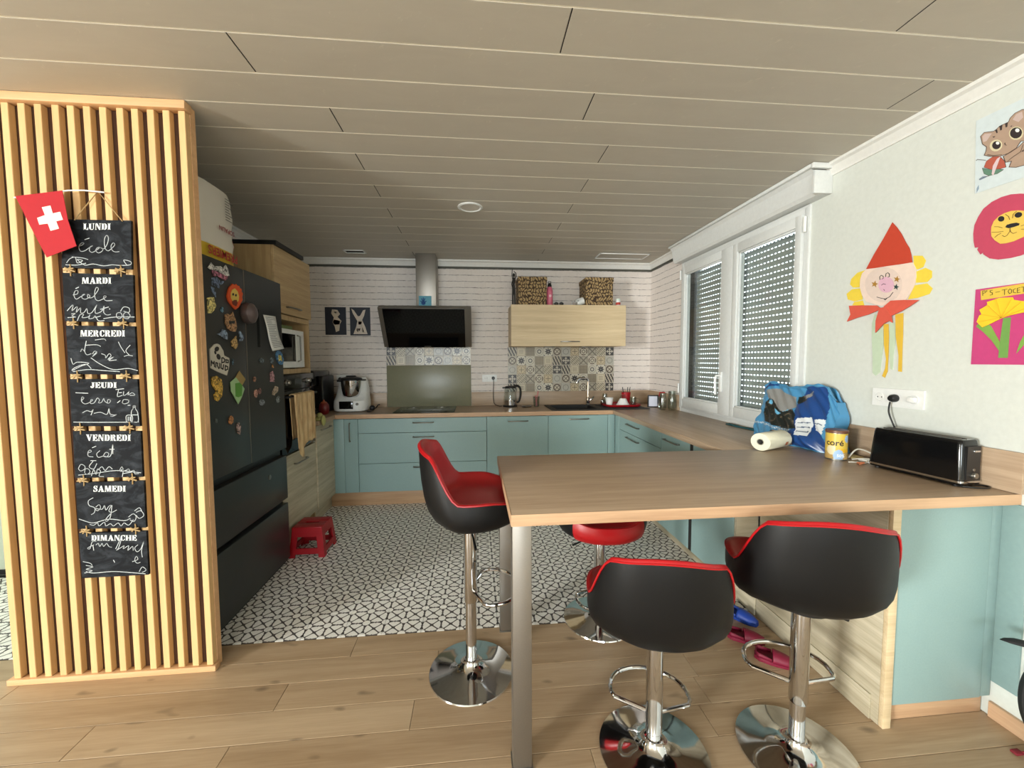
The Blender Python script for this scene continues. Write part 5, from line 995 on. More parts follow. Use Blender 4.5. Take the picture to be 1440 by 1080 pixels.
m_fur = C('fur_pencil', (168, 142, 122)); m_outline = C('brown_outline', (84, 64, 56))
lines(t, 'outline', [D['cat_head'][0] + D['cat_head'][0][:1], D['cat_body'][0] + D['cat_body'][0][:1], D['cat_jar_red'][0] + D['cat_jar_red'][0][:1], D['cat_jar_green'][0] + D['cat_jar_green'][0][:1]], PR, .002, .0021, .0034, m_outline)
flat(t, 'fur', D['cat_body'], PR, .0021, .0026, m_fur); flat(t, 'fur', D['cat_head'], PR, .0024, .003, m_fur)
flat(t, 'inner_ear', D['cat_ear'], PR, .003, .0033, C('ear_pink', (190, 168, 160)), True)
flat(t, 'iris', D['cat_eye_ring'], PR, .0031, .0034, C('iris_cream', (206, 196, 160)), True); flat(t, 'pupil', D['cat_eye'], PR, .0035, .0038, C('eye_dark', (46, 36, 36)), True); flat(t, 'eye_light', D['cat_eye_light'], PR, .0039, .0042, C('eye_white', (236, 232, 224)), True)
flat(t, 'stripes', D['cat_stripes'], PR, .0031, .0036, C('stripe_dark', (56, 44, 42)))
flat(t, 'pot', D['cat_jar_red'], PR, .0031, .0036, C('pot_red', (172, 84, 66))); flat(t, 'pot', D['cat_jar_green'], PR, .0033, .0038, C('pot_green', (92, 128, 108))); flat(t, 'pot_band', D['cat_jar_band'], PR, .0039, .0042, C('pot_band', (208, 186, 190)))
lines(t, 'pencil_lines', D['cat_lines'], PR, .0016, .0039, .0044, m_outline); flat(t, 'blue_marks', D['cat_blue'], PR, .0022, .0026, C('blue_grey_pencil', (132, 150, 168)))
# two posters
def poster(lab, x0, x1, z0, z1, blobs):
    t_ = thing('poster', lab, 'poster', ((x0 + x1) / 2, YB, z0))
    MB().box(x0, x1, YB - .006, YB - .001, z0, z1).build('print', C('dark_slate_print', (34, 38, 50), .5), t_, smooth=False)
    for c, pts in blobs:
        flat(t_, 'figure', [[(x0 + (x1 - x0) * a, z1 - (z1 - z0) * q) for a, q in p] for p in pts], PB, .0061, .0066, C('poster_ink', c, .6))
poster('left of two dark posters, pale figure with a pink middle', -1.577, -1.362, 1.681, 1.973,
       [((206, 190, 170), [[(.35, .08), (.6, .1), (.72, .25), (.6, .35), (.78, .5), (.7, .62), (.66, .85), (.5, .9), (.45, .7), (.35, .55), (.42, .38), (.3, .22)]]), ((176, 90, 96), [[(.42, .44), (.72, .5), (.68, .62), (.46, .64), (.36, .56)]]), ((60, 44, 40), [[(.45, .16), (.56, .17), (.55, .23), (.46, .22)]])])
poster('right of two dark posters, pale figure with raised arms', -1.322, -1.112, 1.674, 1.972,
       [((214, 200, 184), [[(.08, .05), (.2, .1), (.4, .32), (.5, .3), (.66, .1), (.78, .08), (.7, .3), (.6, .45), (.75, .7), (.85, .95), (.15, .95), (.3, .68), (.36, .48), (.15, .22)]]), ((180, 110, 90), [[(.4, .5), (.58, .5), (.55, .6), (.42, .62)], [(.36, .76), (.5, .74), (.46, .86)]]), ((50, 52, 62), [[(.3, .8), (.36, .72), (.4, .92)], [(.6, .7), (.68, .86), (.6, .9)]])])
# ---------------------------------------------------------------- chalkboard week planner
PCb = PC(1.8278)
names = ['LUNDI', 'MARDI', 'MERCREDI', 'JEUDI', 'VENDREDI', 'SAMEDI', 'DIMANCHE']
def glyph(ch):
    A, B_, T = .30, .09, 1.0      # stem, hair
    g = {
     'L': [[(.06, 0), (.38, 0), (.38, 1), (.06, 1)], [(0, .9), (.44, .9), (.44, 1), (0, 1)], [(.44, 0), (.74, 0), (.74, .36), (.66, .3), (.58, .1), (.44, .09)], [(0, 0), (.38, 0), (.38, .1), (0, .1)]],
     'U': [[(.06, .2), (.36, .12), (.36, 1), (.06, 1)], [(.14, .1), (.36, 0), (.62, 0), (.74, .14), (.74, .24), (.62, .1), (.4, .08), (.2, .2)], [(.68, .14), (.78, .2), (.78, 1), (.68, 1)], [(0, .9), (.42, .9), (.42, 1), (0, 1)], [(.6, .9), (.88, .9), (.88, 1), (.6, 1)]],
     'N': [[(.08, 0), (.17, 0), (.17, 1), (.08, 1)], [(.06, 1), (.36, 1), (.84, .1), (.84, 0), (.66, 0)], [(.75, .2), (.84, .2), (.84, 1), (.75, 1)], [(0, 0), (.26, 0), (.26, .08), (0, .08)], [(.66, .92), (.94, .92), (.94, 1), (.66, 1)]],
     'D': [[(.06, 0), (.36, 0), (.36, 1), (.06, 1)], [(.42, 0), (.62, .04), (.80, .2), (.86, .5), (.80, .8), (.62, .96), (.42, 1), (.42, .92), (.54, .84), (.56, .5), (.54, .16), (.42, .08)], [(0, .92), (.36, .92), (.36, 1), (0, 1)], [(0, 0), (.36, 0), (.36, .08), (0, .08)]],
     'I': [[(.08, 0), (.38, 0), (.38, 1), (.08, 1)], [(0, 0), (.46, 0), (.46, .09), (0, .09)], [(0, .91), (.46, .91), (.46, 1), (0, 1)]],
     'M': [[(.08, 0), (.17, 0), (.17, 1), (.08, 1)], [(.06, 1), (.36, 1), (.62, .3), (.52, .02), (.46, .02)], [(.56, .1), (.64, .02), (.82, .9), (.82, 1), (.76, 1)], [(.80, 0), (1.08, 0), (1.08, 1), (.80, 1)], [(0, 0), (.26, 0), (.26, .08), (0, .08)], [(.74, 0), (1.16, 0), (1.16, .08), (.74, .08)]],
     'A': [[(.42, .98), (.52, .98), (.22, .06), (.12, .06)], [(.46, 1), (.60, 1), (.94, .06), (.62, .06), (.42, .80)], [(.26, .26), (.60, .26), (.58, .36), (.29, .36)], [(0, 0), (.32, 0), (.32, .08), (0, .08)], [(.54, 0), (1.0, 0), (1.0, .08), (.54, .08)]],
     'R': [[(.06, 0), (.36, 0), (.36, 1), (.06, 1)], [(.42, 1), (.68, .96), (.80, .82), (.80, .66), (.68, .52), (.42, .48), (.42, .56), (.52, .6), (.52, .88), (.42, .92)], [(.48, .46), (.66, .44), (.78, .3), (.80, .1), (.92, .08), (.92, 0), (.62, 0), (.54, .1), (.52, .38)], [(0, .92), (.36, .92), (.36, 1), (0, 1)], [(0, 0), (.42, 0), (.42, .08), (0, .08)]],
     'E': [[(.06, 0), (.36, 0), (.36, 1), (.06, 1)], [(.42, .91), (.64, .88), (.68, .68), (.76, .68), (.76, 1), (.42, 1)], [(.42, .46), (.56, .34), (.60, .34), (.60, .70), (.56, .70), (.42, .56)], [(.42, 0), (.78, 0), (.78, .34), (.70, .32), (.66, .12), (.42, .09)], [(0, .92), (.36, .92), (.36, 1), (0, 1)], [(0, 0), (.36, 0), (.36, .08), (0, .08)]],
     'C': [[(.40, 1), (.20, .92), (.06, .72), (.04, .5), (.06, .28), (.20, .08), (.40, 0), (.40, .1), (.34, .22), (.32, .5), (.34, .78), (.40, .9)], [(.46, .92), (.62, .86), (.70, .64), (.78, .64), (.78, 1), (.70, .96), (.60, 1), (.46, 1)], [(.46, 0), (.64, .04), (.76, .16), (.80, .34), (.72, .34), (.62, .14), (.46, .08)]],
     'J': [[(.30, .2), (.60, .2), (.60, 1), (.30, 1)], [(.22, .91), (.68, .91), (.68, 1), (.22, 1)], [(.04, .3), (.08, .08), (.28, 0), (.48, .04), (.58, .16), (.34, .14), (.26, .08), (.22, .2), (.16, .34)]],
     'V': [[(.06, .94), (.40, .94), (.60, .28), (.52, 0), (.46, 0)], [(.58, .0), (.62, .10), (.86, .94), (.78, .94), (.56, .2)], [(0, .92), (.46, .92), (.46, 1), (0, 1)], [(.66, .92), (.96, .92), (.96, 1), (.66, 1)]],
     'S': [[(.62, 1), (.68, 1), (.68, .66), (.60, .66), (.50, .90), (.36, .92), (.36, 1), (.52, .97)], [(.30, 1), (.12, .92), (.04, .74), (.12, .56), (.40, .42), (.46, .26), (.66, .44), (.54, .60), (.30, .72), (.24, .84), (.30, .92)], [(.04, 0), (.10, .04), (.20, 0), (.30, 0), (.30, .09), (.20, .14), (.12, .34), (.04, .34)], [(.36, 0), (.56, .06), (.70, .20), (.70, .38), (.60, .42), (.46, .24), (.44, .12), (.36, .09)]],
     'H': [[(.06, 0), (.36, 0), (.36, 1), (.06, 1)], [(.66, 0), (.96, 0), (.96, 1), (.66, 1)], [(.40, .44), (.62, .44), (.62, .54), (.40, .54)], [(0, .92), (.42, .92), (.42, 1), (0, 1)], [(.6, .92), (1.02, .92), (1.02, 1), (.6, 1)], [(0, 0), (.42, 0), (.42, .08), (0, .08)], [(.6, 0), (1.02, 0), (1.02, .08), (.6, .08)]],
    }[ch]
    return g, max(a for p in g for a, q in p)
wp = thing('week_planner', 'string of seven small chalkboards naming the days on the slatted panel', 'chalkboard', (-1.56, 1.835, .466))
for i, nm in enumerate(names):
    q = D['boards'][i]
    bd = MB().prism(q, PC(1.8395), .001, .0115).build('chalkboard', m_slate, wp, smooth=False)
    c4 = D['t_' + nm][0]; (xa, za), (xb, zb_), (xc, zc_), (xd, zd_) = c4
    gl = [glyph(c) for c in nm]; W = sum(g[1] for g in gl) + .10 * (len(nm) - 1); b = MB(); cur = 0
    for polys, wd in gl:
        for p in polys:
            pp = []
            for a, h_ in p:
                u = (cur + a) / W
                x1_, z1_ = xa + (xb - xa) * u, za + (zb_ - za) * u; x0_, z0_ = xc + (xd - xc) * u, zc_ + (zd_ - zc_) * u
                pp.append((x0_ + (x1_ - x0_) * h_, z0_ + (z1_ - z0_) * h_))
            b.prism(pp, PCb, .0002, .0006)
        cur += wd + .10
    tag(b.build('day_name', m_print, bd, smooth=False), kind='stuff')
    lines(bd, 'chalk_writing', [smoothpts(l_, 4) if len(l_) > 2 else l_ for l_ in D['w%d' % (i + 1)]], PCb, .0024, .0002, .0007, m_chalk)['kind'] = 'stuff'
    if i < 6:
        n4 = D['boards'][i + 1]
        for fr_ in (.13, .85):
            x_ = q[3][0] + (q[2][0] - q[3][0]) * fr_; z_ = q[3][1]; z2 = n4[0][1]
            b = MB(); b.tube([(x_, 1.826, z_ + .014), (x_ + .003, 1.824, z_ - .005), (x_, 1.826, z2 - .014)], .0022, 6)
            b.tube([(x_ - .022, 1.822, z_ - .012), (x_, 1.8195, z_ - .006), (x_ + .016, 1.822, z_ - .003)], .003, 6); b.tube([(x_ - .016, 1.821, z_ - .001), (x_, 1.819, z_ - .009), (x_ + .022, 1.821, z_ - .017)], .003, 6)
            b.tube([(x_ - .01, 1.820, z_ - .018), (x_, 1.818, z_ - .006), (x_ + .008, 1.82, z_ + .002)], .0026, 6)
            b.build('string_knot', m_string, wp)
sg = D['string'][0]
MB().tube([(sg[0][0], 1.826, 1.985), (sg[1][0], 1.833, sg[1][1]), (sg[2][0], 1.826, 1.985)], .0022, 6).build('hanging_string', m_string, wp)
fgl = thing('swiss_flag', 'small red flag with white cross on a thin white stick', 'flag', (-1.7, 1.80, 1.83))
MB().prism(D['flag'][0], PC(1.80), 0, .0015).build('cloth', C('flag_red', (170, 14, 28)), fgl, smooth=False)
MB().prism(D['flag_cross'][0], PC(1.80), .0016, .0026).build('cross', C('flag_white', (232, 226, 214)), fgl, smooth=False)
MB().tube([(a, 1.802 + .006 * k, z) for k, (a, z) in enumerate(D['flag_stick'][0])], .003, 8).build('stick', m_whiteplastic, fgl)
# ---------------------------------------------------------------- fridge magnets
def speck(name, col):
    M = Mat(name, col, .6); x, y, z = M.coords('World'); n = M.noise(M.vec(x, y * 1.0, z), 75, 3, .7, .8)
    M.base(M.mix(((n - .5) * 5 + .5).clamp(), tuple(int(q * .45) for q in col), tuple(min(255, int(q * 1.25 + 12)) for q in col))); return M.m
def magnet(name, lab, parts, cat='magnet', group=None):
    p0 = parts[0][1][0]; c = (X1, sum(p[0] for p in p0) / len(p0), sum(p[1] for p in p0) / len(p0))
    t_ = thing(name, lab, cat, c, group=group)
    for nm, polys, h0, h1, col in parts: flat(t_, nm, polys, PF, h0, h1, speck(nm + '_print', col) if name not in ('kite_magnet', 'lion_magnet', 'panda_board') else C(nm + '_print', col, .6))
magnet('sticker_cluster', 'cluster of white, pink and blue stickers at the fridge top', [('white_piece', D['mag_collage_white'], .0045, .007, (178, 176, 172)), ('pink_piece', D['mag_collage_pink'], .0025, .0044, (150, 88, 108)), ('blue_piece', D['mag_collage_blue'], .0008, .0024, (84, 98, 120))], 'stickers')
magnet('lion_magnet', 'orange maned lion head magnet on the left fridge door', [('mane', D['lion_mag_hair'], .001, .008, (216, 84, 36)), ('face', D['lion_mag_face'], .0081, .010, (214, 186, 90)), ('muzzle', D['lion_mag_mouth'], .0101, .012, (112, 48, 30)), ('eye', D['lion_mag_eyes'], .0101, .0115, (30, 26, 24))])
magnet('cat_magnet', 'pale yellow cat shaped magnet at the left edge of the fridge', [('body', D['cat_mag_a'], .001, .006, (190, 176, 110))])
magnet('puppy_magnet', 'brown puppy magnet with dark glasses below the lion', [('body', D['puppy_mag'], .001, .006, (150, 112, 78)), ('glasses', D['puppy_mag_glasses'], .0061, .008, (40, 40, 40))])
magnet('wing_magnet', 'blue grey winged magnet below the puppy', [('wings', D['bird_mag'], .001, .004, (112, 128, 148))])
magnet('drop_magnet', 'tiny blue drop magnet beside the puppy', [('drop', D['heart_mag'], .001, .004, (80, 116, 136))])
magnet('panda_board', 'white cut-out panda board with black letters', [('board', D['panda_board'], .001, .006, (200, 194, 180)), ('patches', D['panda_dark'], .0061, .007, (34, 32, 32))], 'magnet')
lines(tag(bpy.data.objects['panda_board']), 'lettering', D['panda_text'], PF, .006, .0061, .0072, m_ink)
magnet('swirl_magnet', 'ochre yellow noodle-like magnet at the fridge edge', [('body', D['yellow_mag'], .001, .006, (186, 148, 60))])
magnet('kite_magnet', 'pale green folded paper kite with a gold corner', [('gold_corner', D['kite_mag_gold'], .001, .003, (160, 136, 82)), ('green_paper', D['kite_mag_green'], .0031, .006, (156, 190, 140)), ('green_square', D['kite_mag_inner'], .0061, .008, (86, 146, 58))])
ovl = ['small orange oval magnet low on the left fridge door', 'upright pink oval magnet beside the door seam', 'smaller pink oval magnet right of the upright one', 'tiny brown oval magnet beside the seam, above the pink pair']
for nm, p, col in zip(ovl, D['mag_ovals'], ((176, 116, 70), (170, 124, 110), (120, 84, 80), (150, 106, 84))): magnet('oval_magnet', nm, [('oval', [p], .001, .006, col)])
fl_ = ['pink and grey figure magnet low on the left door', 'pink figure magnet in the middle of the right door', 'tiny orange figure magnet above the pink figure', 'brown butterfly magnet low on the right door', 'small brown owl magnet under the winged magnet']
for nm, p, col in zip(fl_, D['mag_figures'], ((160, 132, 128), (158, 116, 120), (172, 120, 72), (160, 140, 120), (166, 134, 84))): magnet('figure_magnet', nm, [('figure', [p], .001, .006, col)])
gl_ = ['grey round magnet high on the right fridge door', 'blue grey oval magnet beside the receipt end', 'grey pebble magnet low on the right door', 'grey oval magnet at the right edge, lowest there', 'thin blue strip magnet right of the panda board', 'dark grey magnet low at the left fridge edge']
for nm, p, col in zip(gl_, D['mag_grey'], ((96, 108, 114), (92, 104, 112), (112, 116, 120), (122, 126, 126), (72, 96, 112), (84, 90, 86))): magnet('grey_magnet', nm, [('disc', [p], .001, .005, col)])
magnet('blue_oval_magnet', 'blue oval magnet with yellow shapes at the end of the receipt', [('oval', D['mag_blue_oval'], .001, .005, (64, 108, 148)), ('yellow_shape', [[(2.765, 1.445), (2.80, 1.44), (2.81, 1.40), (2.785, 1.41), (2.765, 1.40)]], .0051, .006, (206, 176, 90))])
t = thing('round_magnet', 'big grey brown domed magnet over the fridge door seam', 'magnet', (X1, 2.415, 1.677))
MB().lathe([(.058, .001), (.062, .012), (.056, .036), (.040, .048), (.018, .053), (.002, .054)], (X1, 2.415, 1.677), 28, M=Matrix.Rotation(R(90), 4, 'Y')).build('dome', plain('dusky_metal', (110, 96, 94), .35, .5), t)
rc = D['receipt'][0]; t = thing('receipt', 'long white receipt clipped to the right fridge door', 'paper', (X1, 2.7, 1.58))
top = (Vector(rc[0]), Vector(rc[1])); bot = (Vector(rc[5]), Vector(rc[4])); rows = []
for i in range(13):
    v = i / 12; a = top[0].lerp(bot[0], v); c = top[1].lerp(bot[1], v); curl = .002 + .03 * max(0, v - .6) ** 1.5
    rows.append([(X1 + .003 + curl + .003 * math.sin(v * 5 + u_ * 2), *(a.lerp(c, u_))) for u_ in (0, .25, .5, .75, 1)])
b = MB(); b.grid(rows); pp_ = b.build('paper', m_paper, t); mo = pp_.modifiers.new('s', 'SOLIDIFY'); mo.thickness = .0006
b = MB(); rnd = random.Random(2)
for i in range(18):
    v = .06 + i * .05; a = top[0].lerp(bot[0], v); c = top[1].lerp(bot[1], v); curl = .002 + .03 * max(0, v - .6) ** 1.5
    p = a.lerp(c, .1); q = a.lerp(c, rnd.uniform(.5, .9)); b.ribbon([p, q], .003, lambda y_, z_, h_, k_=curl: (X1 + .0045 + k_ + .003 + h_, y_, z_), 0, .0004)
b.build('printed_lines', C('receipt_ink', (128, 128, 130)), t, smooth=False)
# ---------------------------------------------------------------- things on the wall cabinet
ZT = 1.9695
def wicker():
    M = Mat('woven_leaf_print_card', (150, 124, 88), .8); x, y, z = M.coords('World')
    w_ = M.noise(M.vec(x * 14, y * 14, z * 14), 1, 2); w2_ = M.noise(M.vec(x * 11 + 5, y * 11, z * 11), 1, 2); u = (x + y) / .030 + (w_ - .5) * 3.2; v = z / .042 + (w2_ - .5) * 2.6; row = v.floor(); s = ((row * .5).fract() * 1.0)
    fu = (u + s).fract() - .5; fv = v.fract() - .5
    k = hyp(fu * 1.15 + fv * ((row * .5).fract() - .25) * 1.6, fv * .95)
    M.base(M.mix(((k - .36) * 9).clamp(), M.mix(M.noise(M.vec(x * 90, y * 90, z * 60), 1, 3), (128, 100, 62), (192, 166, 120)), (62, 44, 26))); return M.m
m_wick = wicker(); m_wickside = plain('brown_box_side', (96, 74, 50), .8)
def wbox(lab, x0, x1, y0, y1, h):
    t_ = thing('storage_box', lab, 'box', ((x0 + x1) / 2, (y0 + y1) / 2, ZT), group='storage boxes on the wall cabinet')
    MB().box(x0, x1, y0, y1, ZT + .0005, ZT + h - .045, .003).build('body', m_wick, t_)
    MB().box(x0 - .005, x1 + .005, y0 - .005, y1 + .005, ZT + h - .045, ZT + h, .003).build('lid', m_wick, t_)
wbox('left of two brown leaf-patterned boxes, beside the dark statue', .452, .745, 4.10, 4.37, .29)
wbox('right of two brown leaf-patterned boxes, beside the white mug', 1.165, 1.455, 4.11, 4.38, .295)
t = thing('statuette', 'thin dark standing figure statuette at the left end of the wall cabinet', 'statue', (.405, 4.14, ZT))
m_ebony = plain('dark_bronze', (26, 22, 20), .45)
b = MB(); b.box(.385, .43, 4.12, 4.16, ZT + .0005, ZT + .012, .002)
b.tube([(.397, 4.14, ZT + .01), (.396, 4.14, ZT + .10), (.403, 4.14, ZT + .18)], [.008, .008, .013], 8); b.tube([(.418, 4.14, ZT + .01), (.416, 4.14, ZT + .10), (.410, 4.14, ZT + .18)], [.008, .008, .013], 8)
b.tube([(.407, 4.14, ZT + .17), (.404, 4.14, ZT + .22), (.41, 4.14, ZT + .26), (.407, 4.14, ZT + .29)], [.016, .012, .019, .007], 10); b.build('body', m_ebony, t)
b = MB(); b.tube([(.414, 4.14, ZT + .262), (.432, 4.14, ZT + .30), (.428, 4.14, ZT + .335), (.408, 4.14, ZT + .35)], [.006, .005, .005, .004], 8); b.tube([(.398, 4.14, ZT + .262), (.385, 4.14, ZT + .22), (.395, 4.14, ZT + .18)], [.006, .005, .004], 8)
b.tube([(.398, 4.14, ZT + .26), (.388, 4.14, ZT + .31), (.392, 4.14, ZT + .375)], [.005, .004, .004], 8); b.build('arms', m_ebony, t)
MB().ball((.408, 4.14, ZT + .312), .014, .014, .020).build('head', m_ebony, t)
t = thing('drink_bottle', 'pink drink bottle with black cap between the storage boxes', 'bottle', (.785, 4.15, ZT))
MB().lathe([(.030, ZT + .0005), (.033, ZT + .005), (.033, ZT + .155), (.028, ZT + .18), (.020, ZT + .196)], (.785, 4.15, 0), 24).build('body', C('pink_bottle', (206, 104, 128), .35), t)
MB().lathe([(.021, ZT + .196), (.021, ZT + .215), (.016, ZT + .225), (.013, ZT + .235)], (.785, 4.15, 0), 20).tube([(.772, 4.15, ZT + .225), (.772, 4.15, ZT + .252), (.798, 4.15, ZT + .252), (.798, 4.15, ZT + .225)], .004, 8).build('cap', m_black, t)
MB().lathe([(.014, 0), (.014, .001)], (.785, 4.1165, ZT + .10), 20, M=Matrix.Rotation(R(90), 4, 'X')).build('round_mark', C('pale_pink_mark', (232, 186, 196), .5), t)
t = thing('sunglasses', 'pair of dark glasses lying beside the pink bottle', 'glasses', (.88, 4.14, ZT))
b = MB(); 
for cx in (.85, .905): b.tube([(cx + .022 * math.cos(a), 4.12, ZT + .018 + .016 * math.sin(a)) for a in [k * PI / 8 for k in range(16)]], .0025, 6, closed=True)
b.tube([(.872, 4.12, ZT + .02), (.883, 4.12, ZT + .02)], .0025, 6); b.tube([(.828, 4.12, ZT + .022), (.826, 4.20, ZT + .02), (.83, 4.24, ZT + .004)], .0025, 6); b.tube([(.927, 4.12, ZT + .022), (.93, 4.20, ZT + .02), (.926, 4.24, ZT + .004)], .0025, 6); b.build('frame', m_black, t)
b = MB()
for cx in (.85, .905): b.lathe([(.0, 0), (.021, .001)], (cx, 4.121, ZT + .018), 16, M=Matrix.Rotation(R(90), 4, 'X'), cap=False)
b.build('lens', m_blackglass, t)
t = thing('mug', 'white mug lying tipped over on the wall cabinet', 'mug', (1.09, 4.15, ZT))
Mx = Matrix.Translation((1.07, 4.15, ZT + .034)) @ Matrix.Rotation(R(72), 4, 'Y')
b = MB(); b.lathe([(.001, .004), (.032, .004), (.036, .012), (.038, .08), (.035, .08), (.033, .012), (.001, .010)], (0, 0, 0), 28, M=Mx.to_3x3().to_4x4(), cap=False)
bmesh.ops.translate(b.bm, verts=b.bm.verts[:], vec=Mx.translation); b.build('cup', m_whiteplastic, t)
MB().tube([(1.085, 4.113, ZT + .05), (1.07, 4.09, ZT + .055), (1.05, 4.085, ZT + .045), (1.05, 4.105, ZT + .03)], .005, 8).build('handle', m_whiteplastic, t)
t = thing('headphones', 'small curved white cable loop left of the tipped mug', 'cable', (1.02, 4.14, ZT))
MB().tube([(1.02, 4.12, ZT + .0035), (1.015, 4.12, ZT + .03), (1.03, 4.125, ZT + .05), (1.045, 4.13, ZT + .045)], .003, 8).build('loop', m_whiteplastic, t)
t = thing('spice_jar', 'small white jar with red band at the right end of the wall cabinet', 'jar', (1.525, 4.15, ZT))
MB().lathe([(.022, ZT + .0005), (.024, ZT + .004), (.024, ZT + .062)], (1.525, 4.15, 0), 20).build('body', m_whiteplastic, t); MB().lathe([(.0245, ZT + .015), (.0245, ZT + .042)], (1.525, 4.15, 0), 20, cap=False).build('label', C('red_label', (186, 70, 56)), t)
MB().lathe([(.024, ZT + .062), (.024, ZT + .078), (.02, ZT + .082)], (1.525, 4.15, 0), 20).build('lid', C('mint_lid', (206, 222, 212), .4), t)
# ---------------------------------------------------------------- sockets
def socket(name, lab, fn, u0, u1, z0, z1, outlets, plugged, cordto=None):
    """fn(u,z,h) maps to the wall"""
    t_ = thing(name, lab, 'socket', fn((u0 + u1) / 2, z0, 0))
    MB().prism([(u0, z0), (u1, z0), (u1, z1), (u0, z1)], fn, .0008, .010).build('plate', m_whiteplastic, t_, smooth=False)
    zc = (z0 + z1) / 2
    for i, u in enumerate(outlets):
        if i == plugged: continue
        rr = .021
        b_ = MB(); ring = [(u + rr * math.cos(a), zc + rr * math.sin(a)) for a in [k * PI / 12 for k in range(24)]]
        inn = [(u + rr * .86 * math.cos(a), zc + rr * .86 * math.sin(a)) for a in [k * PI / 12 for k in range(24)]]
        b_.grid([[fn(a, z, .0102) for a, z in ring], [fn(a, z, .012) for a, z in inn], [fn(u + (a - u) * .9, zc + (z - zc) * .9, .0104) for a, z in inn]], close_u=True)
        b_.build('socket_ring', m_whiteplastic, t_)
        b_ = MB()
        for du in (-.0095, .0095): b_.prism([(u + du + .003 * math.cos(k), zc + .003 * math.sin(k)) for k in range(0, 6)], fn, .0101, .0108)
        b_.build('pin_hole', m_dark, t_, smooth=False)
    return t_, zc
def plug(lab, fn, u, zc, pts, d=.03, mat=None, name='plug_and_cord'):
    t_ = thing(name, lab, 'plug', fn(u, zc, .0))
    b_ = MB(); rows = []
    for h_, rr in ((.0125, .018), (.02, .019), (.034, .017), (d + .012, .012)):
        rows.append([fn(u + rr * math.cos(a), zc + rr * math.sin(a), h_) for a in [k * PI / 8 for k in range(16)]])
    V_ = b_.grid(rows, close_u=True); b_._f(V_[0]); b_._f(V_[-1]); b_.build('plug', mat or m_black, t_)
    MB().tube(pts, .0035, 8).build('cord', mat or m_black, t_)
PBf = lambda u, z, h: (u, YB - h, z)
socket('double_socket', 'white double socket on the back wall above the kettle', PBf, .078, .238, 1.166, 1.244, [.118, .198], 1)
plug('black plug with cord dropping to the kettle', PBf, .198, 1.205, smoothpts([(.198, YB - .04, 1.19), (.20, YB - .045, 1.14), (.196, YB - .04, 1.02), (.205, YB - .05, .93), (.25, 4.30, .905), (.288, 4.29, .905)]))
socket('double_socket', 'white double socket behind the food processor', PBf, -1.475, -1.32, 1.17, 1.252, [-1.437, -1.36], 0)
plug('black plug with cord left of the food processor', PBf, -1.437, 1.212, smoothpts([(-1.437, YB - .04, 1.195), (-1.435, YB - .045, 1.12), (-1.44, YB - .04, 1.0), (-1.43, YB - .05, .906)]))
PRf = lambda u, z, h: (XR - h, u, z)
socket('triple_socket', 'wide white socket plate on the right wall above the toaster', PRf, 1.583, 1.812, 1.170, 1.256, [1.776, 1.70, 1.622], 1)
plug('black plug and cord leading down to the toaster', PRf, 1.70, 1.213, smoothpts([(XR - .04, 1.70, 1.195), (XR - .05, 1.695, 1.15), (XR - .045, 1.68, 1.10), (XR - .035, 1.665, 1.05), (XR - .028, 1.66, .98), (XR - .030, 1.66, .92)]))
t = thing('plug_in_adapter', 'small white flat plug in the right socket opening', 'plug', (XR, 1.622, 1.2))
MB().box(XR - .03, XR - .0125, 1.604, 1.64, 1.200, 1.226, .004).build('body', m_whiteplastic, t)
# ---------------------------------------------------------------- back worktop
ZW = .9005
t = thing('food_processor', 'white cooking food processor with steel bowl on the left worktop', 'appliance', (-1.24, 4.13, .9))
def rr_outline(w_, h_, n=32, e=.5, low=1.0):
    o_ = []
    for k in range(n):
        a = 2 * PI * k / n; c, s_ = math.cos(a), math.sin(a)
        o_.append((math.copysign(abs(c) ** e, c) * w_, math.copysign(abs(s_) ** e, s_) * h_))
    return o_
rows = []
for v, wd, dp, yc in ((0, .13, .125, 4.13), (.012, .16, .15, 4.13), (.05, .166, .155, 4.13), (.11, .164, .145, 4.135), (.14, .158, .12, 4.155), (.22, .15, .085, 4.19), (.30, .135, .07, 4.20), (.335, .115, .055, 4.205)):
    rows.append([(-1.24 + a, yc + c, ZW + v) for a, c in rr_outline(wd, dp, 40, .62)])
b = MB(); V_ = b.grid(rows, close_u=True); b._f(V_[0][::-1]); b._f(V_[-1]); b.build('body', m_whiteplastic, t)
MB().lathe([(.075, 1.045), (.085, 1.06), (.098, 1.20), (.100, 1.21)], (-1.235, 4.085, 0), 36).build('bowl', m_chrome, t)
b = MB(); b.lathe([(.104, 1.21), (.106, 1.222), (.098, 1.235), (.05, 1.246), (.045, 1.258), (.001, 1.259)], (-1.235, 4.085, 0), 36); b.box(-1.37, -1.325, 4.07, 4.10, 1.195, 1.218, .006); b.box(-1.145, -1.09, 4.07, 4.10, 1.205, 1.22, .005); b.build('lid', m_black, t)
MB().box(-1.32, -1.19, 3.966, 3.978, .935, 1.01, .003).build('screen', m_blackglass, t)
MB().lathe([(.014, 0), (.012, .012)], (-1.155, 3.985, .98), 20, M=Matrix.Rotation(R(90), 4, 'X')).build('dial', m_steel2, t)
t = thing('headset', 'black cable bundle and plug right of the food processor', 'cable', (-1.03, 4.1, .9))
b = MB(); b.ball((-1.035, 4.08, .93), .028, .028, .028); b.tube(smoothpts([(-1.035, 4.08, .95), (-1.0, 4.07, .93), (-.975, 4.06, .96), (-.955, 4.05, .965)]), .006, 8); b.tube(smoothpts([(-1.06, 3.98, .907), (-1.03, 3.97, .907), (-1.03, 4.06, .91)]), .006, 8); b.build('bundle', m_black, t)
t = thing('coffee_machine', 'black coffee machine in the dark left corner', 'coffee machine', (-1.65, 4.1, .9))
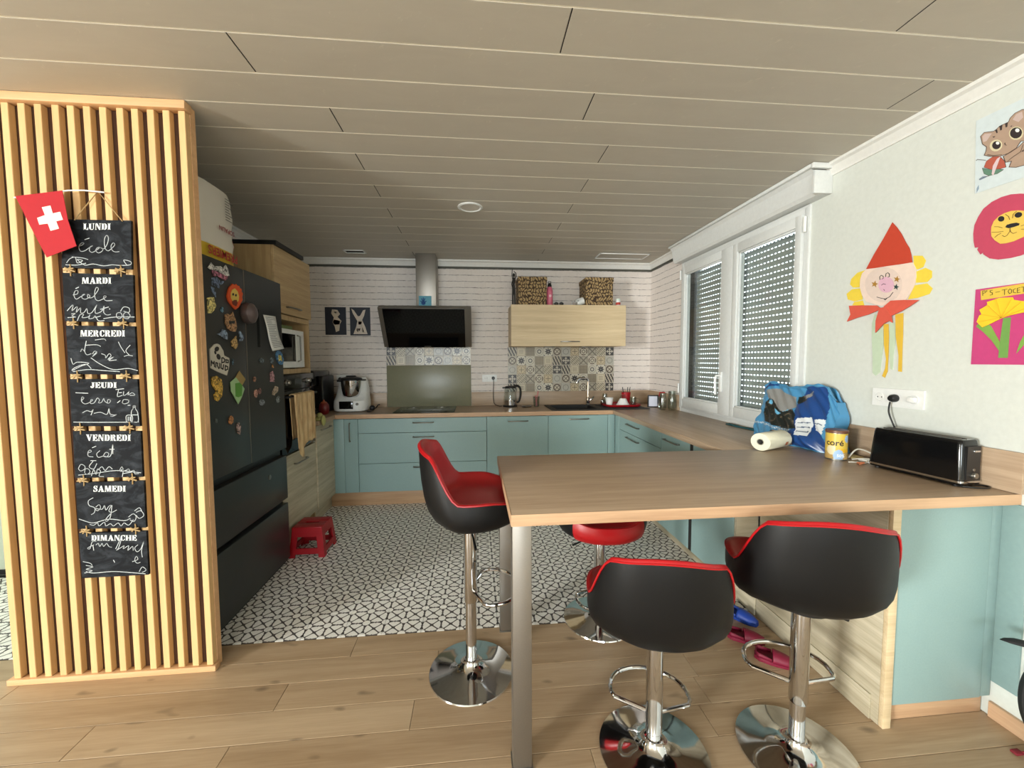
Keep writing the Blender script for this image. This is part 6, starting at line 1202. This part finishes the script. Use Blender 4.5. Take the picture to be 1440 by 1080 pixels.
b = MB(); b.box(-1.80, -1.50, 3.90, 4.30, ZW, .935, .006); b.box(-1.80, -1.53, 4.10, 4.30, .935, 1.24, .008); b.build('body', m_black, t)
MB().box(-1.80, -1.51, 3.88, 4.30, 1.16, 1.31, .02).build('head', m_gloss, t)
MB().box(-1.50, -1.455, 3.95, 4.25, ZW, 1.26, .012).build('water_tank', m_fridgedark, t)
b = MB(); b.lathe([(.02, 1.13), (.026, 1.159)], (-1.65, 3.98, 0), 20); b.build('spout', m_steel2, t)
b = MB()
for i in range(6): b.box(-1.78, -1.53, 3.92 + i * .028, 3.932 + i * .028, .935, .939)
b.build('drip_grid', m_steel2, t, smooth=False)
t = thing('red_pot', 'dark red round pot between coffee machine and food processor', 'pot', (-1.435, 4.17, .9))
MB().lathe([(.03, ZW), (.04, ZW + .01), (.048, ZW + .05), (.042, ZW + .09), (.03, ZW + .105)], (-1.43, 3.885, 0), 24).build('body', C('dark_red_glaze', (110, 26, 28), .3), t); MB().lathe([(.031, ZW + .105), (.02, ZW + .118), (.008, ZW + .122), (.008, ZW + .135)], (-1.43, 3.885, 0), 20).build('lid', C('orange_brown_lid', (160, 84, 52), .4), t)
# green cloth at counter edge
b = MB(); rows = []
for i in range(9):
    v = i / 8; z = .94 - .10 * v
    rows.append([(-1.315 + .010 * math.sin(v * 7 + u_ * 5) + .018 * (v > .1), 3.45 + u_ * .06, z if v > .35 else .915 + .03 * math.sin(v * 8 + u_)) for u_ in (0, .25, .5, .75, 1)])
b.box(-1.36, -1.300, 3.44, 3.52, .901, .93, .01)
b.ball((-1.315, 3.47, .945), .022, .03, .022); b.ball((-1.285, 3.47, .90), .018, .03, .045)
o = tag(solo(b.build('dish_cloth', C('yellow_green_cloth', (158, 156, 96), .9))), 'crumpled yellow green cloth at the worktop end beside the oven', 'cloth')
# kettle
t = thing('kettle', 'glass kettle with black handle standing left of the sink', 'kettle', (.385, 4.27, .9))
kx, ky = .375, 4.27
MB().lathe([(.078, ZW), (.08, ZW + .012), (.075, ZW + .018)], (kx, ky, 0), 32).build('power_base', m_black, t)
MB().lathe([(.070, ZW + .019), (.072, ZW + .075)], (kx, ky, 0), 32).build('steel_band', m_chrome, t)
MB().lathe([(.0715, ZW + .075), (.066, ZW + .14), (.058, ZW + .20)], (kx, ky, 0), 32, cap=False).build('glass_body', m_glass, t)
MB().lathe([(.059, ZW + .20), (.06, ZW + .212), (.05, ZW + .222), (.01, ZW + .228)], (kx, ky, 0), 32).box(kx - .085, kx - .05, ky - .015, ky + .015, ZW + .198, ZW + .212, .004).build('lid', m_black, t)
MB().tube(smoothpts([(kx + .04, ky, ZW + .222), (kx + .085, ky, ZW + .222), (kx + .11, ky, ZW + .19), (kx + .112, ky, ZW + .12), (kx + .095, ky, ZW + .06), (kx + .07, ky, ZW + .045)]), [.014] * 31, 10, flat=.8).build('handle', m_black, t)
t = thing('spoon_rest', 'dark spoon rest lying between kettle and sink', 'tray', (.55, 4.2, .9))
MB().lathe([(.03, ZW), (.05, ZW + .004), (.056, ZW + .012), (.052, ZW + .012), (.03, ZW + .006)], (.545, 4.2, 0), 24).build('dish', m_hob, t)
t = thing('drinking_glass', 'glass with a pink brush standing left of the sink', 'glass', (.64, 4.22, .9))
MB().lathe([(.001, ZW), (.03, ZW), (.036, ZW + .11), (.034, ZW + .11), (.029, ZW + .006), (.001, ZW + .006)], (.655, 4.22, 0), 24, cap=False).build('glass', m_glass, t)
b = MB(); b.tube([(.65, 4.22, ZW + .01), (.662, 4.22, ZW + .10), (.675, 4.22, ZW + .17)], .005, 8); b.tube([(.66, 4.225, ZW + .01), (.645, 4.22, ZW + .12)], .007, 8); b.build('pink_brush', C('pink_plastic', (206, 110, 116), .4), t)
# red tray and its things
t = thing('red_tray', 'shallow red tray right of the tap', 'tray', (1.55, 4.1, .912))
b = MB(); rows = []
for sx_, sy_, z in ((.0, .0, .916), (.165, .14, .916), (.178, .152, .924), (.186, .16, .936), (.192, .166, .936), (.182, .155, .917), (.17, .14, .912), (0, 0, .912)):
    rows.append([(1.545 + a, 4.10 + c, z) for a, c in rr_outline(max(sx_, .001), max(sy_, .001), 36, .45)])
b.grid(rows, close_u=True); b.build('tray', m_redpl, t)
ZR = .9165
t = thing('white_cup', 'small white paper cup on the red tray', 'cup', (1.41, 4.08, ZR))
MB().lathe([(.001, ZR), (.030, ZR), (.041, ZR + .085), (.038, ZR + .085), (.028, ZR + .004), (.001, ZR + .004)], (1.415, 4.08, 0), 24, cap=False).build('cup', m_whiteplastic, t)
t = thing('white_funnel', 'white cone shaped dish drying upside down on the red tray', 'dish', (1.565, 4.04, ZR))
MB().lathe([(.070, ZR), (.068, ZR + .006), (.036, ZR + .07), (.03, ZR + .078), (.001, ZR + .079)], (1.555, 4.055, 0), 32).build('cone', m_whiteplastic, t); MB().lathe([(.026, ZR + .08), (.03, ZR + .10), (.018, ZR + .115), (.001, ZR + .118)], (1.555, 4.055, 0), 20).build('foot', m_glass, t)
t = thing('red_cup', 'tall red beaker holding cutlery on the red tray', 'cup', (1.635, 4.15, ZR))
MB().lathe([(.001, ZR), (.036, ZR), (.05, ZR + .135), (.047, ZR + .135), (.034, ZR + .004), (.001, ZR + .004)], (1.625, 4.15, 0), 24, cap=False).build('beaker', m_redpl, t)
b = MB()
for dx, dy, a in ((-.01, 0, -.03), (.02, .01, .03), (.005, -.01, .01)): b.tube([(1.625 + dx, 4.15 + dy, ZR + .01), (1.625 + dx + a, 4.15 + dy, ZR + .19)], .004, 6)
b.build('cutlery', m_fridgedark, t)
t = thing('glass_mug', 'clear glass mug at the right end of the red tray', 'mug', (1.66, 4.05, ZR))
MB().lathe([(.001, ZR), (.028, ZR), (.033, ZR + .09), (.031, ZR + .09), (.026, ZR + .005), (.001, ZR + .005)], (1.665, 4.05, 0), 24, cap=False).build('glass', m_glass, t)
MB().tube(smoothpts([(1.697, 4.05, ZR + .075), (1.725, 4.05, ZR + .07), (1.728, 4.05, ZR + .035), (1.695, 4.05, ZR + .02)]), .004, 8).build('handle', m_glass, t)
for lab, cx, cy, r_, h_ in (('clear wine glass standing behind the white cup', 1.40, 4.18, .03, .12), ('small clear tumbler at the left end of the red tray', 1.36, 4.13, .026, .06)):
    t = thing('drinking_glass', lab, 'glass', (cx, cy, ZR)); MB().lathe([(.001, ZR), (r_ * .8, ZR), (r_, ZR + h_ * .6), (r_ * .8, ZR + h_), (r_ * .74, ZR + h_), (r_ * .9, ZR + h_ * .6), (r_ * .7, ZR + .005), (.001, ZR + .005)], (cx, cy, 0), 20, cap=False).build('glass', m_glass, t)
# corner things
t = thing('photo_frame', 'small black framed white card in the right corner', 'frame', (1.86, 4.0, .9), R(-12))
b = MB(); b.box(-.055, .055, -.006, .006, .0005, .012, .001).box(-.055, .055, -.006, .006, .118, .13, .001).box(-.055, -.043, -.006, .006, .012, .118).box(.043, .055, -.006, .006, .012, .118); b.build('frame', m_black, t, local=True)
MB().box(-.043, .043, -.002, .004, .012, .118).build('card', C('pale_lilac_card', (206, 208, 222), .5), t, smooth=False, local=True); MB().tube([(0, .006, .10), (0, .05, .002)], .003, 6).build('strut', m_black, t, local=True)
t = thing('steel_shaker', 'little chrome shaker in front of the black frame', 'shaker', (1.885, 3.90, .9)); MB().lathe([(.02, ZW), (.022, ZW + .01), (.018, ZW + .04), (.01, ZW + .055), (.012, ZW + .065), (.006, ZW + .073)], (1.885, 3.905, 0), 20).build('body', m_chrome, t)
for lab, cx, cy, r_, h_, red in (('clear glass jar with red clip in the corner by the window', 1.868, 3.80, .042, .17, True), ('clear glass carafe nearest the window frame', 1.937, 3.745, .042, .19, False)):
    t = thing('glass_jar', lab, 'jar', (cx, cy, .9)); MB().lathe([(.001, ZW), (r_ * .75, ZW), (r_ * .95, ZW + .02), (r_, ZW + h_ * .5), (r_ * .78, ZW + h_ * .85), (r_ * .86, ZW + h_), (r_ * .82, ZW + h_), (r_ * .72, ZW + h_ * .85), (r_ * .94, ZW + h_ * .5), (r_ * .88, ZW + .022), (.001, ZW + .006)], (cx, cy, 0), 24, cap=False).build('glass', m_glass, t)
    if red: MB().tube([(cx - r_ * .9, cy - .01, ZW + h_ + .004), (cx + .01, cy - .03, ZW + h_ + .004)], .006, 8).tube([(cx - r_ * .9, cy - .01, ZW + h_ + .004), (cx - r_ * .92, cy, ZW + h_ * .8)], .004, 8).build('clip', m_redpl, t)
b = MB(); rows = [[(1.925 + .02 * u_ - .012 * math.sin(v * 6), 2.88 - v * .42, ZW + .003 + .006 * abs(math.sin(u_ * 3 + v * 9))) for u_ in (0, .5, 1, 1.5, 2)] for v in [k / 12 for k in range(13)]]
b.grid(rows); o = b.build('teal_cloth', C('teal_cloth', (38, 96, 104), .9)); mo = o.modifiers.new('s', 'SOLIDIFY'); mo.thickness = .004; mo.offset = -1; tag(solo(o), 'thin teal cloth strip lying along the window foot', 'cloth')
# ---------------------------------------------------------------- blue bag
bg_ = thing('pet_food_bag', 'crumpled open blue bag leaning below the window', 'bag', (1.88, 2.2, .9))
from mathutils.geometry import intersect_point_line
def inpoly(p, poly):
    c = False; x, y = p; n = len(poly); j = n - 1
    for i in range(n):
        xi, yi = poly[i]; xj, yj = poly[j]
        if (yi > y) != (yj > y) and x < (xj - xi) * (y - yi) / (yj - yi) + xi: c = not c
        j = i
    return c
def smth(x): x = max(0, min(1, x)); return x * x * (3 - 2 * x)
def bagfront(u, v):
    """u 0..1 left to right along the front, v 0..1 upward"""
    yb_ = 2.475 - .565 * u; base_x = 1.855 - .055 * math.sin(u * PI) * (.55 + .45 * u)
    top_x = 1.925 - .01 * math.sin(u * PI)
    k = smth(v)
    x = base_x + (top_x - base_x) * k
    x -= .030 * math.sin(min(1, v / .30) * PI) * smth((u - .25) * 4) * smth((1.0 - u) * 5)     # sagging lower fold
    x += .010 * math.sin(u * 19 + v * 7) * math.sin(v * 11 + 1) * (1 - .5 * v) + .004 * math.sin(u * 47 + v * 31)
    y = yb_ + .035 * (v) * (1 - 2 * u) * -.5 + .012 * math.sin(v * 9 + u * 5)
    top = .335 + .012 * math.sin(u * 9 + 1) - .06 * smth((u - .88) * 9) + (-.03 * smth((.08 - u) * 12))
    return Vector((min(x, 1.955), y, ZW + v * top))
U0, V0 = 112, 88
shapes = [  # (polygon in u, v; material)
    ([(.60, 1.01), (1.01, 1.01), (1.01, .02), (.60, .02), (.62, .45), (.55, .60)], 2),
    ([(.0, .90), (.20, .98), (.20, 1.01), (0, 1.01)], 2),
    ([(.86, 1.01), (1.01, 1.01), (1.01, .0), (.95, .3)], 0),
    ([(.05, .86), (.22, .93), (.50, .84), (.56, .66), (.46, .58), (.34, .50), (.22, .60), (.08, .72)], 3),
    ([(.06, .60), (.10, .70), (.18, .72), (.30, .60), (.42, .56), (.52, .62), (.60, .52), (.66, .30), (.55, .27), (.30, .29), (.14, .30), (.07, .44)], 1),
    ([(.11, .68), (.17, .71), (.20, .66), (.15, .61), (.12, .63)], 4), ([(.25, .58), (.36, .52), (.46, .58), (.49, .63), (.42, .56), (.34, .49), (.27, .50)], 4),
    ([(.52, .84), (.62, .86), (.64, .78), (.58, .70), (.55, .74)], 1), ([(.60, .86), (.72, .92), (.66, .82), (.62, .80)], 3),
    ([(.34, .0), (.38, .22), (.66, .22), (.66, .02)], 5), ([(.30, .10), (.32, .20), (.40, .20), (.37, .02)], 1),
    ([(.64, .46), (.80, .50), (.84, .40), (.82, .22), (.68, .20)], 6), ([(.84, .48), (.92, .52), (.96, .32), (.88, .32)], 6),
    ([(.67, .40), (.80, .42), (.80, .405), (.67, .385)], 7), ([(.68, .33), (.81, .35), (.81, .335), (.68, .315)], 7), ([(.69, .27), (.80, .28), (.80, .265), (.69, .255)], 7), ([(.86, .43), (.92, .45), (.92, .435), (.86, .415)], 7),
]
def bagmat(i, j):
    u, v = (j + .5) / U0, (i + .5) / V0; r = 0
    for poly, mi in shapes:
        if inpoly((u, v), poly): r = mi
    if r == 0 and .24 < v < .27 and u < .62 and (j // 2 * 7 + i * 3) % 5 < 2: r = 6
    return r
mb_lb = plain('bag_light_blue', (74, 138, 180), .32); mb_db = plain('bag_dark_blue', (30, 68, 128), .32); mb_s = plain('bag_silver_lining', (164, 164, 162), .35, .4)
Mk = Mat('bag_dark_photo_print', (40, 46, 42), .35); x, y, z = Mk.coords('World'); k = Mk.noise(Mk.vec(x * 30, y * 34, z * 60), 1, 4, .6); Mk.base(Mk.mix(((k - .55) * 7).clamp(), (26, 32, 30), (134, 116, 92)))
Mp = Mat('bag_granule_print', (150, 128, 108), .35); x, y, z = Mp.coords('World'); k = Mp.noise(Mp.vec(x * 60, y * 60, z * 60), 1, 4, .7); Mp.base(Mp.mix(k, (92, 78, 66), (184, 158, 138)))
bag_mats = [mb_lb, Mk.m, mb_db, mb_s, plain('bag_sky_blue', (112, 184, 220), .32), Mp.m, plain('bag_white_label', (216, 220, 222), .4), plain('bag_label_ink', (86, 100, 124), .5)]
b = MB()
frt = [[bagfront(u / U0, v / V0) for u in range(U0 + 1)] for v in range(V0 + 1)]
bck = [[Vector((min(1.972, frt[0][u].x + .14 - .0 + v / V0 * .0), frt[v][u].y, frt[v][u].z * 1.0 + (-.006 if v == V0 else 0))) for u in range(0, U0 + 1)] for v in range(V0 + 1)]
Fv = b.grid(frt, matf=bagmat)
n0 = len(b.bm.faces)
Bv = b.grid([[p for p in r_] for r_ in bck])
for i in range(V0):
    for a in (0, U0): b._f([Fv[i][a], Fv[i + 1][a], Bv[i + 1][a], Bv[i][a]])
for j in range(U0): b._f([Fv[0][j], Fv[0][j + 1], Bv[0][j + 1], Bv[0][j]])
b.build('bag', bag_mats, bg_, angle=60)
b = MB(); rows = []
for k, (dx, dz) in enumerate(((-.002, -.002), (-.008, .006), (-.006, .012), (.004, .010), (.010, -.03), (.012, -.09))):
    rows.append([frt[V0][u] + Vector((dx, 0, dz + .004 * math.sin(u * .35 + k))) for u in range(0, U0 + 1, 4)])
b.grid(rows, matf=lambda i, j: 1 if i > 2 else 0); b.build('folded_rim', [mb_lb, mb_s], bg_, angle=60)
# ---------------------------------------------------------------- kitchen roll, tin, toaster
t = thing('kitchen_roll', 'white kitchen paper roll lying in front of the blue bag', 'paper roll', (1.64, 2.06, .9))
ax = Vector((.88, .38, 0)).normalized(); pr_ = Vector((-ax.y, ax.x, 0)); c0 = Vector((1.548, 2.010, ZW + .0485)); Lr = .215
rows = []
for s_, k in ((0.0, .0165), (0, .30), (0, 1.0), (.01, 1.03), (.5, 1.03), (.99, 1.03), (1.0, 1.0), (1.0, .0165 / .047)):
    r_ = .047 * k if k != .0165 else .0165
    rows.append([c0 + ax * (Lr * s_) + pr_ * (r_ * math.cos(a) * 1.10) + Vector((0, 0, 1)) * (r_ * math.sin(a) * .99) for a in [q * 2 * PI / 40 for q in range(40)]])
b = MB(); b.grid(rows, close_u=True); b.build('paper', C('cream_tissue', (232, 228, 204), .95), t)
b = MB(); rows = []
for s_, r_ in ((-.001, .0155), (-.001, .0175), (1.001, .0175), (1.001, .0155)): rows.append([c0 + ax * (Lr * s_) + pr_ * (r_ * math.cos(a) * 1.1) + Vector((0, 0, r_ * math.sin(a))) for a in [q * 2 * PI / 24 for q in range(24)]])
b.grid(rows, close_u=True, close_v=True); b.build('cardboard_core', C('grey_core', (112, 106, 98), .9), t)
b = MB()
for q0, q1, s0_, s1_ in ((70, 100, .30, .55),): b.grid([[c0 + ax * (Lr * s_) + pr_ * (.0490 * 1.10 * math.cos(R(a))) + Vector((0, 0, .0490 * math.sin(R(a)))) for a in (q0, (q0 + q1) / 2, q1)] for s_ in (s0_, s1_)])
b.build('faint_blue_print', C('faint_blue_print', (186, 198, 204), .95), t)
b = MB(); b.grid([[c0 + ax * (Lr * s_) + pr_ * (-.0490 * 1.10 * math.cos(R(a))) + Vector((0, 0, -.0490 * math.sin(R(a)))) for a in (8, 20, 34)] for s_ in (.72, .84)]); b.build('rust_print', C('rust_print', (168, 96, 66), .95), t)
can = thing('coffee_tin', 'yellow and blue drink powder tin with brown lid left of the toaster', 'tin', (1.785, 1.80, .9))
cx, cy, cr = 1.797, 1.805, .0445
def cp_(a, z, r_=cr): return (cx + r_ * math.cos(a), cy + r_ * math.sin(a), z)
b = MB(); nz, na = 40, 96
front_a = math.atan2(-cy, -cx)
def canmat(i, j):
    a = 2 * PI * (j + .5) / na; d = ((a - front_a + PI) % (2 * PI) - PI) / 1.2; v = i / nz     # d -1 left .. +1 right seen from the room
    if v < .03 or v > .97: return 3
    if (d - .20) ** 2 / .16 + (v - .16) ** 2 / .05 < 1: return 2
    if (d - .9) ** 2 / .06 + (v - .78) ** 2 / .02 < 1: return 2
    if d < -.05 and v < .52 and (d + .35) ** 2 / .16 + (v - .36) ** 2 / .03 < 1: return 1
    if v < .30: return 4
    if v < .42 and d > .2: return 5
    return 0
b.grid([[cp_(2 * PI * j / na, ZW + .136 * i / nz) for j in range(na)] for i in range(nz + 1)], close_u=True, matf=canmat)
b.build('printed_tin', [C('tin_yellow', (214, 182, 76), .35), C('tin_cream', (220, 206, 168), .35), C('tin_pale_blue', (150, 180, 214), .35), m_steel2, C('tin_tan', (178, 146, 88), .35), C('tin_gold', (222, 172, 40), .35)], can)
MB().lathe([(.001, ZW), (cr - .001, ZW), (cr - .001, ZW + .002)], (cx, cy, 0), 32).build('tin_bottom', m_steel2, can)
MB().lathe([(cr + .0005, ZW + .1345), (cr + .002, ZW + .136), (cr + .002, ZW + .146), (cr - .001, ZW + .149), (.001, ZW + .148)], (cx, cy, 0), 48).build('lid', C('brown_lid', (104, 66, 48), .4), can)
def wraptext(txt, size, parent, a0, z0, mat, r_, name='lettering'):
    cu = bpy.data.curves.new('t', 'FONT'); cu.body = txt; cu.size = size; cu.offset = size * .02; cu.resolution_u = 3
    to = bpy.data.objects.new('t', cu); COL.objects.link(to); dg = bpy.context.evaluated_depsgraph_get(); me = bpy.data.meshes.new_from_object(to.evaluated_get(dg))
    bpy.data.objects.remove(to); bpy.data.curves.remove(cu)
    b_ = MB(); b_.bm.from_mesh(me); bmesh.ops.subdivide_edges(b_.bm, edges=[e for e in b_.bm.edges if e.calc_length() > .006], cuts=2)
    for v_ in b_.bm.verts: a = a0 + v_.co.x / r_; v_.co = Vector((cx + r_ * math.cos(a), cy + r_ * math.sin(a), z0 + v_.co.y))
    bpy.data.meshes.remove(me); return b_.build(name, mat, parent, smooth=False)
wraptext('coré', .040, can, front_a - .98, ZW + .074, C('tin_dark_brown', (52, 34, 26), .4), cr + .0006)
wraptext('50%', .020, can, front_a + .06, ZW + .018, C('tin_white', (230, 236, 244), .4), cr + .0006)
t = thing('toaster', 'long black toaster with chrome trim on the bar by the right wall', 'toaster', (1.902, 1.512, .9), R(6))
L2, W2 = .168, .055
def rrect(a, c, r_, n=6):
    o_ = []
    for sx_, sy_, a0 in ((1, 1, 0), (-1, 1, 90), (-1, -1, 180), (1, -1, 270)):
        for k in range(n + 1):
            an = R(a0 + 90 * k / n); o_.append((sx_ * (a - r_) + r_ * math.cos(an), sy_ * (c - r_) + r_ * math.sin(an)))
    return o_
off = Vector((.0, .0, 0))
def shell(levels): return [[(x, y, z) for x, y in rrect(W2 * k, L2 * kk, .016)] for z, k, kk in levels]
b = MB(); V_ = b.grid(shell([(.008, .97, .985), (.016, 1.0, 1.0), (.03, 1.0, 1.0), (.10, .93, .975), (.165, .84, .95), (.178, .80, .94), (.183, .72, .925)]), close_u=True); b._f(V_[0][::-1]); b._f(V_[-1]); b.build('body', m_gloss, t, local=True)
b = MB(); b.grid([[(x, y, z) for x, y in rrect(W2 * k, L2 * kk, .017)] for z, k, kk in ((.016, 1.012, 1.006), (.016, 1.035, 1.012), (.024, 1.035, 1.012), (.024, 1.0, 1.0))], close_u=True); b.build('chrome_band', m_chrome, t, local=True)
b = MB(); b.box(-.012, .012, -L2 * .80, L2 * .80, .1832, .1842); b.build('slot', m_dark, t, smooth=False, local=True)
b = MB(); b.box(-.016, -.0125, -L2 * .82, L2 * .82, .183, .186, .001); b.box(.0125, .016, -L2 * .82, L2 * .82, .183, .186, .001); b.build('slot_trim', m_steel2, t, local=True)
def ey(z): return -L2 * (1.0 - .05 * (z - .03) / .135) - .0015
b = MB()
for z in (.068, .086, .104): b.lathe([(.0065, 0), (.005, .004)], (.004, ey(z), z), 14, M=Matrix.Rotation(R(90), 4, 'X'))
b.build('button', m_steel2, t, local=True)
MB().lathe([(.013, 0), (.012, .009), (.010, .011)], (.004, ey(.045), .045), 20, M=Matrix.Rotation(R(90), 4, 'X')).build('browning_dial', m_steel2, t, local=True)
MB().box(-.003, .026, ey(.14) - .012, ey(.14) + .004, .137, .145, .002).build('push_lever', m_chrome, t, local=True)
MB().box(-.034, .034, ey(.03) - .0006, ey(.16) + .002, .03, .16, .0).build('end_panel', m_black, t, smooth=False, local=True)
for sx_ in (-1, 1):
    for sy_ in (-1, 1): MB().lathe([(.009, .0004), (.009, .009)], (sx_ * .035, sy_ * .14, 0), 12).build('foot', m_black, t, local=True)
t = thing('cord_loop', 'black cord loop lying on the bar right of the toaster', 'cable', (1.93, 1.35, .9))
MB().tube(smoothpts([(1.885, 1.40, .9045), (1.88, 1.345, .9045), (1.925, 1.318, .9045), (1.968, 1.322, .9045), (1.972, 1.345, .9045), (1.93, 1.352, .9045)]), .0032, 8).build('cord', m_black, t)
t = thing('cable_pile', 'heap of pale cables and small things between tin and toaster', 'cable', (1.88, 1.75, .9))
b = MB()
b.tube(smoothpts([(1.86, 1.80, .905), (1.90, 1.79, .95), (1.945, 1.75, .93), (1.945, 1.715, .905), (1.90, 1.705, .905)]), .0035, 8)
b.tube(smoothpts([(1.79, 1.73, .904), (1.83, 1.72, .904), (1.86, 1.705, .906), (1.88, 1.72, .918)]), .003, 8)
b.tube(smoothpts([(1.85, 1.77, .905), (1.86, 1.73, .918), (1.89, 1.705, .918)]), .003, 8); b.build('cable', C('ivory_cable', (206, 202, 190), .5), t)
MB().box(1.87, 1.925, 1.70, 1.76, .9008, .914, .004).build('adapter', m_whiteplastic, t)
b = MB(); b.tube(smoothpts([(1.80, 1.685, .904), (1.83, 1.69, .91), (1.815, 1.71, .904), (1.84, 1.70, .904), (1.805, 1.70, .908)]), .0028, 6); b.build('copper_scrap', C('copper_orange', (190, 112, 74), .5), t)
t = thing('notepad', 'flat cream card lying behind the cables', 'paper', (1.91, 1.82, .9)); MB().box(1.88, 1.95, 1.80, 1.86, .9008, .906, .001).build('pad', C('cream_card', (196, 174, 120), .8), t)
# ---------------------------------------------------------------- clogs
def clog(lab, cx, cy, rz, mat, sc=1.0):
    t_ = thing('clog', lab, 'shoe', (cx, cy, 0), R(rz)); L = .11 * sc
    def half(v): return (.036 + .012 * math.sin(min(1, v * 1.1) * PI) + .004) * sc * (1 - .55 * max(0, v - .82) / .18) * (1 - .45 * max(0, .12 - v) / .12)
    rows = []
    for z, k in ((.0005, .96), (.010, 1.0), (.022, .97)):
        rows.append([( (1 if q < 18 else -1) * half((q if q < 18 else 35 - q) / 17) * k, -L + 2 * L * ((q if q < 18 else 35 - q) / 17), z * sc) for q in range(36)])
    b_ = MB(); V_ = b_.grid(rows, close_u=True); b_._f(V_[0][::-1]); b_._f(V_[-1]); b_.build('sole', mat, t_, local=True)
    rows = []
    for i in range(12):
        v = .44 + .55 * i / 11; h_ = (.056 - .030 * (i / 11) ** 1.6) * sc; hw = half(v)
        rows.append([(hw * math.cos(a), -L + 2 * L * v, .016 * sc + h_ * math.sin(a) ** .8 if math.sin(a) > 0 else .016 * sc) for a in [PI * q / 12 for q in range(13)]])
    b_ = MB(); V_ = b_.grid(rows); b_._f(V_[-1]); o_ = b_.build('upper', mat, t_, local=True); mo_ = o_.modifiers.new('s', 'SOLIDIFY'); mo_.thickness = .004
    rows = []
    for i in range(13):
        a = PI + PI * i / 12; rows.append([(math.cos(a) * half(.1) * (1.05), -L * .78 + math.sin(a) * L * .24 + L * .05 + (.0 if 1 else 0), z * sc) for z in (.018, .05)])
    b_ = MB(); b_.grid([[(-half(.42), -L * .16, .018 * sc), (-half(.42), -L * .16, .04 * sc)]] + rows + [[(half(.42), -L * .16, .018 * sc), (half(.42), -L * .16, .04 * sc)]]); o_ = b_.build('heel_wall', mat, t_, local=True); mo_ = o_.modifiers.new('s', 'SOLIDIFY'); mo_.thickness = .004
m_clog = C('raspberry_foam', (118, 14, 46), .55); m_clogb = C('blue_foam', (26, 62, 150), .5)
clog('raspberry clog farther from the camera, beside the bar cabinet', 1.335, 1.79, -118, m_clog, .74)
clog('raspberry clog nearer the camera, beside the bar cabinet', 1.37, 1.64, -125, m_clog, .74)
clog('blue clog on the boards behind the raspberry pair', 1.42, 1.945, -150, m_clogb, .75)
# ---------------------------------------------------------------- black frame cut off at the right
t = thing('folded_pushchair', 'black padded arm and grey frame cut off at the right edge', 'pushchair', (1.91, 1.12, 0))
m_pad = plain('black_padding', (18, 18, 20), .7)
rows = []
for v, wd in ((0, .002), (.12, .014), (.3, .022), (.6, .026), (1, .024)):
    p = Vector((1.830, 1.175, .412)).lerp(Vector((1.972, 1.09, .395)), v); rows.append([p + Vector((0, wd * math.cos(a), wd * .42 * math.sin(a) + .010 * math.sin(v * PI))) for a in [q * PI / 6 for q in range(12)]])
b = MB(); V_ = b.grid(rows, close_u=True); b._f(V_[0]); b._f(V_[-1]); b.build('arm_pad', m_pad, t)
b = MB(); b.tube(smoothpts([(1.945, 1.12, .385), (1.905, 1.135, .31), (1.892, 1.14, .24), (1.898, 1.135, .16), (1.93, 1.12, .075)]), .017, 10); b.build('side_frame', m_pad, t)
b = MB(); b.tube([(1.955, 1.10, .39), (1.955, 1.04, .35), (1.955, 1.04, .07)], .010, 10); b.build('rear_post', m_fridgedark, t)
MB().tube([(1.888, 1.115, .20), (1.900, 1.11, .15), (1.925, 1.10, .10)], .010, 8).build('grey_bracket', m_steel, t)
for yy in (1.11, 1.0): MB().lathe([(.038, -.012), (.052, -.009), (.052, .009), (.038, .012)], (1.945, yy, .0525), 28, M=Matrix.Rotation(R(90), 4, 'Y')).build('wheel', m_pad, t)
MB().box(1.885, 1.915, 1.145, 1.165, .001, .010, .002).tube([(1.91, 1.15, .006), (1.935, 1.14, .02)], .004, 6).build('red_strap', C('dark_red_webbing', (120, 24, 36), .8), t)
# toilet roll pack lettering
def flattext(txt, size, fn, parent, mat, name='lettering', sx_=1.0):
    cu = bpy.data.curves.new('t', 'FONT'); cu.body = txt; cu.size = size; cu.offset = size * .02; cu.resolution_u = 3
    to = bpy.data.objects.new('t', cu); COL.objects.link(to); dg = bpy.context.evaluated_depsgraph_get(); me = bpy.data.meshes.new_from_object(to.evaluated_get(dg))
    bpy.data.objects.remove(to); bpy.data.curves.remove(cu); b_ = MB(); b_.bm.from_mesh(me); bpy.data.meshes.remove(me)
    for v_ in b_.bm.verts: v_.co = Vector(fn(v_.co.x * sx_, v_.co.y))
    return b_.build(name, mat, parent, smooth=False)
pk_ = pk
INV[pk_.name] = Matrix.Translation(pk_.location).inverted()
flattext('PREMIERS', .060, lambda a, c: (-1.352, 2.45 - a, 2.0 - c), pk_, C('pack_red_ink', (170, 34, 36), .5))
flattext('SOPALIN', .034, lambda a, c: (-1.352, 2.43 - a, 2.13 - c), pk_, C('pack_dark_red_ink', (140, 30, 40), .5))
b = MB(); rnd = random.Random(8)
for i in range(9):
    zz = 2.29 - i * .014; y0_ = 2.36
    b.box(-1.3545, -1.3535, y0_, y0_ + rnd.uniform(.03, .07), zz, zz + .004)
b.build('small_print', C('pack_grey_ink', (110, 108, 104), .6), pk_, smooth=False)
